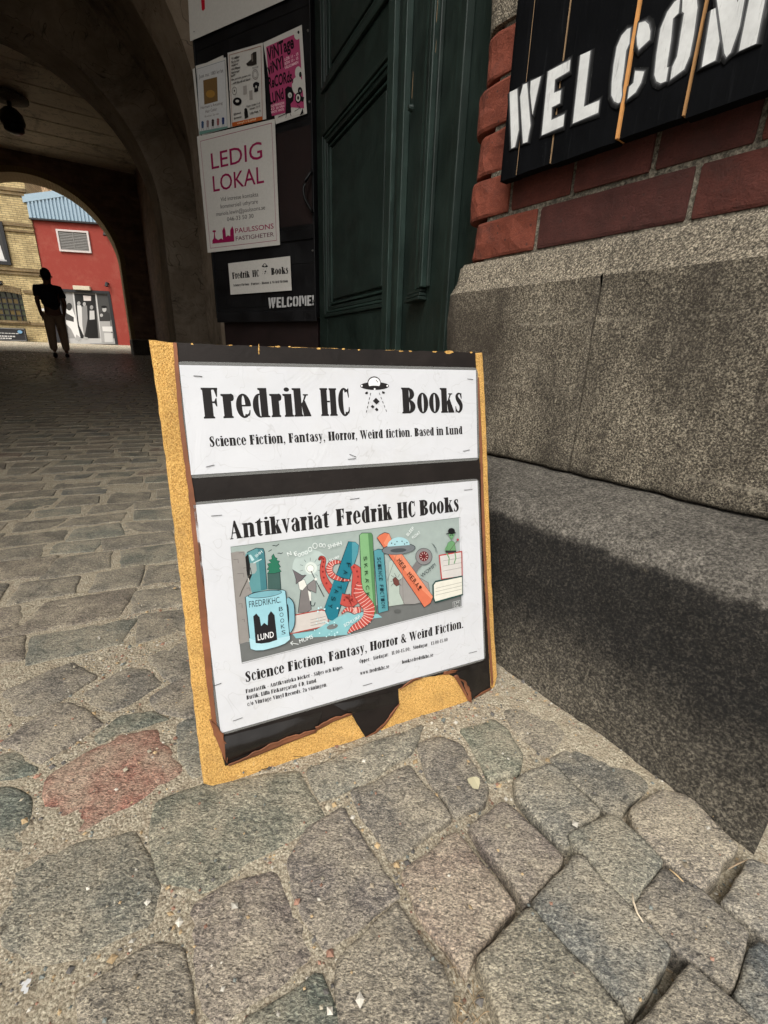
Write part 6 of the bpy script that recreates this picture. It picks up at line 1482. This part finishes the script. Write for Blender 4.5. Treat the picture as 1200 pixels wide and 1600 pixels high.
# soft overspray round every stencil part, then the paint
gap2 = 3.0
LET = [L6((105, 388), (175, 355), (190, 740), (155, 900), (120, 915)), L6((203, 430), (232, 318), (268, 303), (300, 700), (270, 855), (230, 866)), L6((303, 285), (397, 240), (318, 600), (297, 385)),
       L6((465, 195), (674, 85), (665, 190), (530, 270), (520, 395), (587, 370), (575, 490), (500, 530), (495, 650), (618, 595), (608, 705), (405, 793)),
       L6((768, 42), (862, 0), (800, 525), (947, 465), (935, 580), (697, 682)),
       L4((215, 205), (205, 320), (182, 370), (165, 520), (150, 620), (152, 690), (140, 740), (125, 748), (95, 735), (75, 690), (78, 600), (92, 470), (115, 340), (150, 260), (190, 215)),
       L4((275, 170), (320, 158), (345, 180), (357, 230), (352, 290), (272, 365), (262, 330), (258, 265)), L4((247, 515), (312, 520), (290, 600), (250, 670), (192, 718), (205, 630), (235, 600)),
       L4((572, -10), (560, 100), (520, 140), (505, 300), (475, 490), (487, 490), (470, 590), (430, 605), (400, 590), (385, 545), (400, 400), (430, 210), (480, 90), (530, 20)),
       L4((590, -15), (690, -15), (697, 60), (670, 260), (640, 410), (600, 505), (500, 580), (515, 485), (550, 410), (575, 250), (600, 100), (585, 90)),
       L4((795, 78), (825, 65), (855, 300), (825, 440), (727, 490)), L4((832, -20), (975, -20), (985, 25), (1000, -20), (1040, -20), (1000, 200), (935, 385), (905, 418), (890, 390), (860, 180)), L4((1075, -25), (1190, -25), (1120, 320), (995, 375))]
for wd_, v_ in ((.013, .0105), (.0105, .015), (.008, .026), (.0055, .052), (.0032, .13)):
    for P in LET: A.strip(P, wd_, (v_, v_*1.02, v_*1.06, 1), closed=True)
for P in LET: A.poly(P, ww)
# the last letter, beyond the picture edge
eh = (Vector(vp(*u1_(768, 42)))-Vector(vp(*u1_(697, 682)))).length; eb = vp(*u2_(995, 375)); ex0 = vp(*u2_(1120, 320))[0]+.022; ew = eh*.45; et = eh*.17
A.poly([(ex0+a*ew, eb[1]+b*eh) for a, b in ((0, 0), (1, 0), (1, .17), (.36, .17), (.36, .42), (.8, .42), (.8, .58), (.36, .58), (.36, .83), (1, .83), (1, 1), (0, 1))], ww, px=False)
tag(A.build('stencil_lettering', MAT['white_paint'], wel), kind='stuff')
# ================================================================== NOTICES ON THE BLACK LEAF
def poster(name, label, quad, cat='poster', c0=.001, wave=.0006, col=None, mat='ink', parent=None):
    o = empty(name); tag(o, label, cat, 'posters on the black leaf' if cat == 'poster' else 'white signs on the black leaf' if cat == 'sign' else None); s = sheetpaper('paper', PB, quad, o, mat, c0, c0+.0006, seg=8, wave=wave, attr='ink', col=col or (.62, .60, .56, 1)); return o
z3 = zz(290, 0, 1200/220); z4 = zz(290, 180, 1035/220)
def art(c0=.0035): return Art(Plane(PB.P(0, 0, c0), PB.ex, PB.ey), 0, 4e-5)
OFFW = (.60, .585, .54, 1); MAG = lin((150, 30, 80))
o = poster('white_sign_plate', 'large white plate with a red mark cut off by the top of the picture', [z3(-10, -700), z3(1150, -1130), z3(1150, -130), z3(42, 355)], 'sign', 0.002, 0)
A = art(.0032); A.poly([z3(128, -60), z3(160, -70), z3(165, 75), z3(150, 93), z3(138, 85)], lin((190, 25, 45)), True); A.disc(z3(72, 270), .9, .9, (.1, .1, .1, 1)); A.build('printing', MAT['ink'], o)
o = poster('poster', 'leftmost poster with a brown picture and a row of five figures', [z3(80, 565), z3(345, 490), z3(385, 1085), z3(118, 1160)], wave=.001)
A = art(); A.poly([z3(92, 580), z3(332, 510), z3(358, 1092), z3(122, 1145)], (.60, .60, .60, 1)); A.strip([z3(95, 590), z3(335, 515), z3(355, 1085), z3(122, 1140)], .0025, lin((60, 96, 104)), closed=True)
A.poly([z3(118, 1120), z3(358, 1075), z3(360, 1090), z3(118, 1150)], lin((110, 148, 138)))
sans(A, 'Just nu: 180 kr/st', z3(115, 668), z3(322, 615), .016, lin((70, 66, 66))); A.poly([z3(150, 685), z3(268, 655), z3(275, 862), z3(160, 892)], lin((118, 92, 58))); A.disc(z3(212, 800), 7, 6, lin((158, 120, 60)))
sans(A, 'Herman´s Amazing', z3(130, 932), z3(315, 888), .013, lin((86, 70, 66))); sans(A, 'Hair Color', z3(170, 965), z3(268, 940), .014, lin((86, 70, 66))); sans(A, 'Butiken 2a vån', z3(165, 1002), z3(285, 975), .009, lin((120, 112, 108)))
for k, cc in enumerate(((60, 84, 120), (140, 120, 120), (60, 50, 50), (150, 90, 90), (40, 60, 110))):
    x, y = 145+k*44, 1080-k*8; A.disc(z3(x, y-35), 2.0, 2.4, lin(cc)); A.poly([z3(x-11, y-25), z3(x+11, y-28), z3(x+9, y+10), z3(x-8, y+14)], lin(cc)); A.strip([z3(x-4, y+8), z3(x-9, y+34)], .002, lin((70, 60, 58))); A.strip([z3(x+4, y+8), z3(x+9, y+30)], .002, lin((70, 60, 58)))
A.build('printing', MAT['ink'], o)
o2 = poster('paper_sheet', 'plain white sheet corner showing behind the leftmost poster', [z3(60, 590), z3(322, 470), z3(352, 700), z3(110, 1100)], 'paper', .0002, 0)
o = poster('poster', 'middle poster with orange border, boots, records and a black T-shirt', [z3(360, 452), z3(660, 366), z3(690, 1015), z3(392, 1085)], wave=.0012)
A = art(); OR = lin((190, 96, 46))
A.strip([z3(372, 470), z3(642, 392), z3(655, 1020), z3(398, 1075)], .0035, lin((150, 92, 70)), closed=True); A.poly([z3(396, 1045), z3(655, 990), z3(657, 1022), z3(400, 1080)], OR)
for k, (s, x1) in enumerate((('Vi säljer', 462), ('Ny & beg', 458), ('vinylskivor', 448), ('dvd-filmer', 468), ('band-tröjor', 460), ('Böcker', 425))): sans(A, s, z3(390, 510+k*30), z3(x1, 490+k*30), .010, lin((60, 55, 55)), bold=.02)
sans(A, 'Film, serietidn, posters mm', z3(390, 690), z3(555, 645), .009, lin((60, 55, 55)), bold=.015); sans(A, '...och lite till så klart!', z3(392, 722), z3(552, 682), .010, lin((60, 55, 55)), bold=.02)
A.poly([z3(515, 545), z3(560, 505), z3(558, 465), z3(580, 445), z3(604, 440), z3(606, 545), z3(570, 558), z3(530, 562)], lin((52, 48, 44))); A.poly([z3(560, 470), z3(572, 462), z3(576, 520), z3(566, 528)], lin((120, 112, 104)))
sans(A, 'VINYLKLUBB', z3(568, 588), z3(620, 575), .007, lin((50, 48, 48))); A.disc(z3(594, 635), 4.6, 7.5, lin((110, 104, 104)), ring=.0022); A.disc(z3(594, 635), 3.0, 5.2, lin((110, 104, 104)), ring=.0015)
A.poly([z3(575, 715), z3(592, 700), z3(608, 698), z3(628, 708), z3(626, 738), z3(618, 735), z3(620, 778), z3(586, 788), z3(585, 742), z3(576, 745)], lin((34, 32, 34))); A.disc(z3(602, 740), 1.2, 2.2, OFFW)
A.disc(z3(417, 775), 3.4, 6, lin((56, 50, 50)), ring=.0022); A.disc(z3(417, 773), .9, 1.4, lin((56, 50, 50))); A.disc(z3(441, 865), 6.9, 6.2, lin((26, 24, 26)), rot=-.15); A.disc(z3(441, 862), 2.8, 2.2, OFFW)
A.poly([z3(490, 735), z3(522, 728), z3(524, 800), z3(494, 806)], lin((166, 160, 154))); A.poly([z3(542, 775), z3(570, 768), z3(572, 845), z3(546, 852)], lin((162, 156, 150)))
A.disc(z3(514, 938), 2.4, 3, lin((30, 28, 28))); A.poly([z3(500, 950), z3(528, 940), z3(536, 1000), z3(505, 1015)], lin((30, 28, 28)))
for s, a, b, h_ in (('@facebook', (410, 982), (475, 966), .008), ('@instagram', (412, 1018), (478, 1000), .008), ('Öppet: Lördag 11-15', (520, 915), (636, 885), .008), ('Söndag 13-15', (548, 938), (636, 910), .008), ('070 - 000 000', (550, 975), (640, 952), .009)):
    sans(A, s if '0' not in s[:2] else 'Lilla Fisk. 4', z3(*a), z3(*b), h_, lin((54, 50, 50)), bold=.02)
sans(A, 'vinyl i Lund', z3(440, 1062), z3(600, 1024), .010, lin((235, 200, 160)), bold=.02)
A.build('printing', MAT['ink'], o)
o = poster('poster', 'pink vintage vinyl records poster with black hooded cartoon figure', [z3(664, 366), z3(992, 213), z3(1036, 968), z3(770, 1060)], wave=.0012)
A = art(); PK = lin((176, 72, 112)); A.poly([z3(686, 400), z3(965, 275), z3(1010, 925), z3(850, 960), z3(735, 990)], PK)
A.disc(z3(950, 300), 4.6, 7, OFFW); A.disc(z3(962, 275), 1.6, 2.6, (.02, .02, .02, 1)); A.disc(z3(962, 620), 5.4, 10, OFFW); A.disc(z3(978, 635), 2, 4.4, (.02, .02, .02, 1)); A.disc(z3(955, 730), 9, 14, OFFW)
A.poly([z3(850, 950), z3(905, 915), z3(1010, 925), z3(1012, 960), z3(860, 1010)], OFFW)
BKI = (.012, .01, .012, 1)
for s, a, b, h_ in (('ViNTage', (700, 520), (925, 405), .052), ('viNYl', (702, 640), (838, 570), .047), ('ReCORds,', (708, 755), (918, 690), .046), ('LUNd', (722, 890), (838, 840), .046)): sans(A, s, z3(*a), z3(*b), h_, BKI, bold=.03)
for k, s in enumerate(('LÖR 11 - 15', 'SÖN 13 - 15', 'VÄLKOMMEN')): sans(A, s, z3(845, 520+k*36), z3(962, 468+k*36), .011, lin((238, 196, 204)), bold=.03)
for k, s in enumerate(('LILLA FISKAREGATAN', '4 D  2A VÅN', 'VINYL VINYL')): sans(A, s, z3(728, 915+k*27), z3(842, 885+k*27), .010, lin((238, 196, 204)), bold=.03)
A.poly([z3(848, 760), z3(872, 735), z3(905, 745), z3(925, 800), z3(918, 860), z3(895, 885), z3(902, 960), z3(850, 975), z3(855, 880)], BKI); A.disc(z3(890, 812), 3.0, 4.4, OFFW); A.disc(z3(892, 815), 1.4, 2.2, lin((150, 150, 150)))
A.strip([z3(862, 965), z3(855, 1005)], .003, BKI); A.strip([z3(890, 955), z3(900, 990)], .003, BKI)
A.disc(z3(960, 835), 5.0, 8.4, BKI); A.disc(z3(960, 835), 3.4, 6, OFFW); A.disc(z3(960, 835), 1.6, 3, BKI); A.disc(z3(976, 772), 3.4, 5.4, BKI); A.disc(z3(978, 775), 1.3, 2, lin((150, 150, 150))); A.poly([z3(985, 820), z3(1012, 830), z3(1000, 870), z3(985, 860)], BKI)
A.strip([z3(950, 895), z3(970, 925), z3(930, 950)], .003, BKI); A.strip([z3(965, 900), z3(980, 930)], .003, BKI); A.poly([z3(975, 985), z3(1000, 920), z3(1005, 965)], BKI)
A.strip([z3(790, 1000), z3(850, 972)], .003, BKI); A.build('printing', MAT['ink'], o)
o = poster('letting_sign', 'white property letting sign with purple frame and lettering', [z4(88, 160), z4(660, 30), z4(698, 955), z4(168, 1012)], 'sign', .0045, 0)
A = art(.0056)
A.strip([z4(108, 192), z4(632, 58), z4(668, 920), z4(183, 978)], .0032, MAG, closed=True)
LEDc = (Vector(bx(*z4(182, 270)))-Vector(bx(*z4(192, 398)))).length
sans(A, 'LEDIG', z4(192, 398), z4(565, 316), LEDc*.96, MAG, bold=.004); sans(A, 'LOKAL', z4(205, 563), z4(577, 496), LEDc*.97, MAG, bold=.004)
for s, a, b in (('Vid intresse kontakta', (258, 634), (535, 596)), ('kommersiell uthyrare', (258, 686), (532, 648)), ('mariola.lewin@paulssons.se', (226, 742), (585, 692)), ('046-33 50 30', (306, 780), (500, 754))): sans(A, s, z4(*a), z4(*b), .0215, lin((92, 88, 88)))
sans(A, 'PAULSSONS', z4(366, 868), z4(648, 832), .026, MAG, bold=.006); sans(A, 'FASTIGHETER', z4(370, 922), z4(650, 890), .022, lin((110, 70, 82)), bold=.004)
A.poly([z4(*q) for q in ((198, 945), (197, 922), (207, 905), (210, 862), (198, 858), (198, 850), (210, 845), (223, 848), (222, 858), (214, 862), (220, 905), (240, 918), (262, 905), (275, 915), (270, 850), (284, 820), (293, 850), (297, 895), (312, 882), (328, 890), (328, 845), (344, 815), (354, 845), (358, 928))], MAG)
A.build('printing', MAT['ink'], o)
o = poster('shop_sign', 'small white bookshop sign with saucer logo on the black leaf under the letting sign', [z4(315, 1090), z4(770, 1036), z4(782, 1288), z4(333, 1320)], 'sign', .002, 0)
A = art(.0032)
serif(A, 'Fredrik', z4(345, 1205), z4(472, 1192), .036, K_); serif(A, 'HC', z4(492, 1190), z4(541, 1186), .036, K_); serif(A, 'Books', z4(630, 1175), z4(755, 1163), .036, K_)
serif(A, 'Science Fiction - Fantasy - Horror & Weird Fiction', z4(352, 1260), z4(752, 1228), .013, K_, gap=.05)
A.disc(z4(583, 1110), 4.9, 1.8, K_); A.disc(z4(582, 1103), 2.7, 2.9, K_); A.disc(z4(582, 1103), 1.8, 2.0, OFFW)
for a, b in (((572, 1128), (565, 1175)), ((595, 1126), (602, 1172))):
    for k in range(3): A.strip([z4(a[0]+(b[0]-a[0])*k/3, a[1]+(b[1]-a[1])*k/3), z4(a[0]+(b[0]-a[0])*(k+.5)/3, a[1]+(b[1]-a[1])*(k+.5)/3)], .0015, K_)
A.poly([z4(580, 1148), z4(588, 1140), z4(594, 1150), z4(586, 1158)], K_); A.poly([z4(578, 1162), z4(584, 1158), z4(588, 1165), z4(582, 1170)], K_)
A.build('printing', MAT['ink'], o)
A = art(.0005)
def sten(L): A.poly([z4(*q) for q in L], (.50, .50, .50, 1))
def wl(x, y, L, s=1.0): sten([(x+a*s, y+b*s-(.055*a)) for a, b in L])
x0, y0 = 607, 1342
for L in ([(0, 0), (14, 0), (22, 58), (16, 78), (10, 78)], [(19, 8), (27, 0), (34, 0), (46, 62), (40, 78), (32, 78)], [(38, 0), (56, 0), (50, 48), (46, 48)]): wl(x0, y0, L)
for L in ([(0, 0), (34, 0), (34, 14), (14, 14), (14, 30), (28, 30), (28, 44), (14, 44), (14, 62), (34, 62), (34, 76), (0, 76)],): wl(x0+62, y0-3, L)
for L in ([(0, 0), (14, 0), (14, 62), (34, 62), (34, 76), (0, 76)],): wl(x0+100, y0-5, L)
for L in ([(18, 0), (18, 14), (13, 22), (13, 56), (18, 62), (18, 76), (6, 74), (0, 64), (0, 12), (7, 2)], [(22, 0), (34, 4), (38, 16), (38, 26), (24, 26)], [(22, 76), (34, 72), (38, 60), (38, 50), (24, 50)]): wl(x0+138, y0-8, L)
for L in ([(18, 0), (18, 14), (13, 22), (13, 56), (18, 62), (18, 76), (6, 74), (0, 64), (0, 12), (7, 2)], [(22, 0), (34, 4), (40, 16), (40, 62), (34, 73), (22, 76), (22, 62), (27, 56), (27, 20), (22, 14)]): wl(x0+182, y0-11, L)
for L in ([(0, 0), (12, 0), (14, 76), (0, 76)], [(15, 0), (28, 0), (29, 26), (40, 0), (40, 0), (34, 60), (26, 60)], [(42, 0), (54, 0), (54, 76), (42, 76)]): wl(x0+228, y0-14, L)
for L in ([(0, 0), (32, 0), (32, 14), (14, 14), (14, 30), (26, 30), (26, 44), (14, 44), (14, 62), (32, 62), (32, 76), (0, 76)],): wl(x0+287, y0-17, L)
for L in ([(0, 0), (12, 0), (10, 52), (2, 52)], [(1, 60), (11, 60), (11, 74), (1, 74)]): wl(x0+324, y0-19, L)
tag(A.build('stencil_lettering', MAT['ink'], nb), kind='stuff')
# ================================================================== THE PERSON AT THE FAR END
MAT['shirt'] = m_flat('black_cloth', (.012, .012, .016, 1), .85); MAT['trousers'] = m_flat('brown_cloth', (.42, .29, .19, 1), .9)
MAT['skin'] = m_flat('skin', (.20, .10, .06, 1), .6); MAT['hair'] = m_flat('dark_hair', (.008, .007, .007, 1), .6); MAT['shoe'] = m_flat('dark_shoe', (.02, .018, .018, 1), .6)
def skin_mesh(name, joints, edges, root, mat, parent=None, sub=2):
    me = bpy.data.meshes.new(name); me.from_pydata([j[0] for j in joints], edges, []); o = link(name, me, mat, parent)
    md = o.modifiers.new('skin', 'SKIN'); md.use_smooth_shade = True; sk = me.skin_vertices[0].data
    for i, j in enumerate(joints): sk[i].radius = (j[1], j[2] if len(j) > 2 else j[1]); sk[i].use_root = (i == root)
    s = o.modifiers.new('sub', 'SUBSURF'); s.levels = s.render_levels = sub
    return o
def person(label, base, az, lod=0, tr='trousers'):
    """a walking figure seen from behind; local x = its right, y = its heading"""
    f, rr = axes(az); H = 1.76
    def L(x, y, z): return base+rr*x+f*y+Z*z
    o = empty('person'); tag(o, label, 'person', 'people walking at the far end')
    J = [(L(0, 0, .98), .135, .10), (L(0, 0, 1.16), .13, .095), (L(0, .02, 1.36), .165, .105), (L(0, .02, 1.47), .085, .07), (L(0, .04, 1.53), .066, .07), (L(0, .05, 1.61), .092, .105), (L(0, .055, 1.69), .090, .105),
         (L(-.17, .01, 1.42), .062), (L(-.235, -.05, 1.15), .046), (L(-.215, .02, .92), .034), (L(.17, .01, 1.42), .062), (L(.24, -.02, 1.14), .046), (L(.205, .10, .94), .034),
         (L(-.085, 0, .90), .088, .095), (L(-.10, -.02, .50), .058), (L(-.11, -.17, .12), .038), (L(.085, .01, .90), .088, .095), (L(.10, .06, .50), .058), (L(.11, .03, .09), .038),
         (L(-.205, .05, .83), .036, .022), (L(.185, .16, .86), .036, .022)]
    E_ = [(0, 1), (1, 2), (2, 3), (3, 4), (4, 5), (5, 6), (2, 7), (7, 8), (8, 9), (2, 10), (10, 11), (11, 12), (0, 13), (13, 14), (14, 15), (0, 16), (16, 17), (17, 18), (9, 19), (12, 20)]
    skin_mesh('body', J, E_, 0, MAT['skin'], o)
    # clothes a little outside the body
    J2 = [(L(0, 0, .93), .16, .12), (L(0, 0, 1.12), .16, .12), (L(0, .02, 1.32), .185, .13), (L(0, .02, 1.45), .11, .09), (L(-.19, .01, 1.39), .088), (L(-.230, -.035, 1.20), .070), (L(.19, .01, 1.39), .088), (L(.238, -.01, 1.20), .070), (L(0, .03, 1.50), .075, .07)]
    skin_mesh('shirt', J2, [(0, 1), (1, 2), (2, 3), (2, 4), (4, 5), (2, 6), (6, 7), (3, 8)], 0, MAT['shirt'], o)
    J3 = [(L(0, 0, .96), .16, .12), (L(-.09, 0, .86), .118, .12), (L(-.105, -.02, .50), .092), (L(-.115, -.155, .15), .075), (L(.09, .01, .86), .118, .12), (L(.105, .06, .50), .092), (L(.115, .035, .14), .075)]
    skin_mesh('trousers', J3, [(0, 1), (1, 2), (2, 3), (0, 4), (4, 5), (5, 6)], 0, MAT[tr], o)
    def ball(name, c_, rx, ry, rz, mat, z0=-1.0):
        vs = []; n1, n2 = 10, 18
        for a in range(n1+1):
            ph = -math.pi/2+math.pi*a/n1
            if math.sin(ph) < z0: ph = math.asin(z0)
            for b_ in range(n2):
                t = 2*math.pi*b_/n2; vs.append(c_+rr*rx*math.cos(ph)*math.cos(t)+f*ry*math.cos(ph)*math.sin(t)+Z*rz*math.sin(ph))
        mb = MB(); mb.mesh(vs, [(a*n2+b_, a*n2+(b_+1) % n2, (a+1)*n2+(b_+1) % n2, (a+1)*n2+b_) for a in range(n1) for b_ in range(n2)]); mb.build(name, MAT[mat], o, smooth=True)
    ball('hair', L(0, .015, 1.672), .096, .108, .125, 'hair')
    ball('nose', L(0, .165, 1.64), .014, .022, .024, 'skin')
    for sx in (-.032, .032): ball('eye', L(sx, .142, 1.672), .013, .010, .009, 'hair')
    ball('mouth', L(0, .142, 1.595), .026, .008, .006, 'shoe')
    for sx in (-.085, .085):
        mb = MB(); mb.tube([L(sx*1.12, .075, 1.61), L(sx*1.25, .07, 1.635), L(sx*1.12, .065, 1.655)], [.010, .015, .010], 8); mb.build('ear', MAT['skin'], o, smooth=True)
    skin_mesh('shoe', [(L(-.11, -.24, .10), .045, .045), (L(-.11, -.12, .045), .045, .035), (L(-.11, -.02, .03), .045, .026)], [(0, 1), (1, 2)], 0, MAT['shoe'], o)
    skin_mesh('shoe', [(L(.11, .0, .06), .045, .045), (L(.11, .12, .05), .048, .04), (L(.11, .22, .035), .042, .028)], [(0, 1), (1, 2)], 0, MAT['shoe'], o)
    for h_, dx in ((19, -1), (20, 1)):
        b0 = J[h_][0]
        for k in range(5):
            mb = MB(); d = f*(.02*(k-2))+Z*-.0; mb.tube([b0+d*.6, b0+d+f*.015-Z*.035, b0+d*1.1+f*.03-Z*(.065 if k else .045)], [.011, .010, .006], 6); mb.build('finger', MAT['skin'], o, smooth=True)
    return o, L
b = ray(97, 560); D = 12.7; b = b*(D/math.hypot(b.x, b.y)); base = Vector((b.x, b.y, 0)); base.z = EYE+b.z
print('person base', base, ground(base.x, base.y))
base.z = max(base.z, ground(base.x, base.y)-.01) if abs(base.z-ground(base.x, base.y)) < .08 else ground(base.x, base.y)
pr, L = person('person in black shirt and brown trousers with black backpack walking out of the passage', base, -36)
bag = empty('backpack'); tag(bag, 'black backpack on the back of the walking person', 'backpack')
skin_mesh('bag_body', [(L(0, -.17, 1.05), .13, .085), (L(0, -.18, 1.2), .14, .09), (L(0, -.16, 1.38), .12, .075)], [(0, 1), (1, 2)], 1, MAT['shirt'], bag)
skin_mesh('front_pocket', [(L(0, -.27, 1.06), .09, .035), (L(0, -.27, 1.17), .09, .035)], [(0, 1)], 0, MAT['hair'], bag)
for sx in (-.11, .11):
    mb = MB(); mb.tube([L(sx, -.12, 1.38), L(sx*1.1, -.04, 1.455), L(sx*1.15, .10, 1.43), L(sx*1.3, .12, 1.3), L(sx*1.4, .02, 1.12), L(sx*1.2, -.12, 1.06)], .017, 6); mb.build('strap', MAT['hair'], bag, smooth=True)
b = ray(-9, 557); b = b*(13.0/math.hypot(b.x, b.y)); b2 = Vector((b.x, b.y, 0)); b2.z = ground(b2.x, b2.y)
person('person at the left edge of the picture, only the trailing shoe in view', b2+axes(-60)[0]*.12, -78, tr='shirt')
print('objects', len(bpy.data.objects))
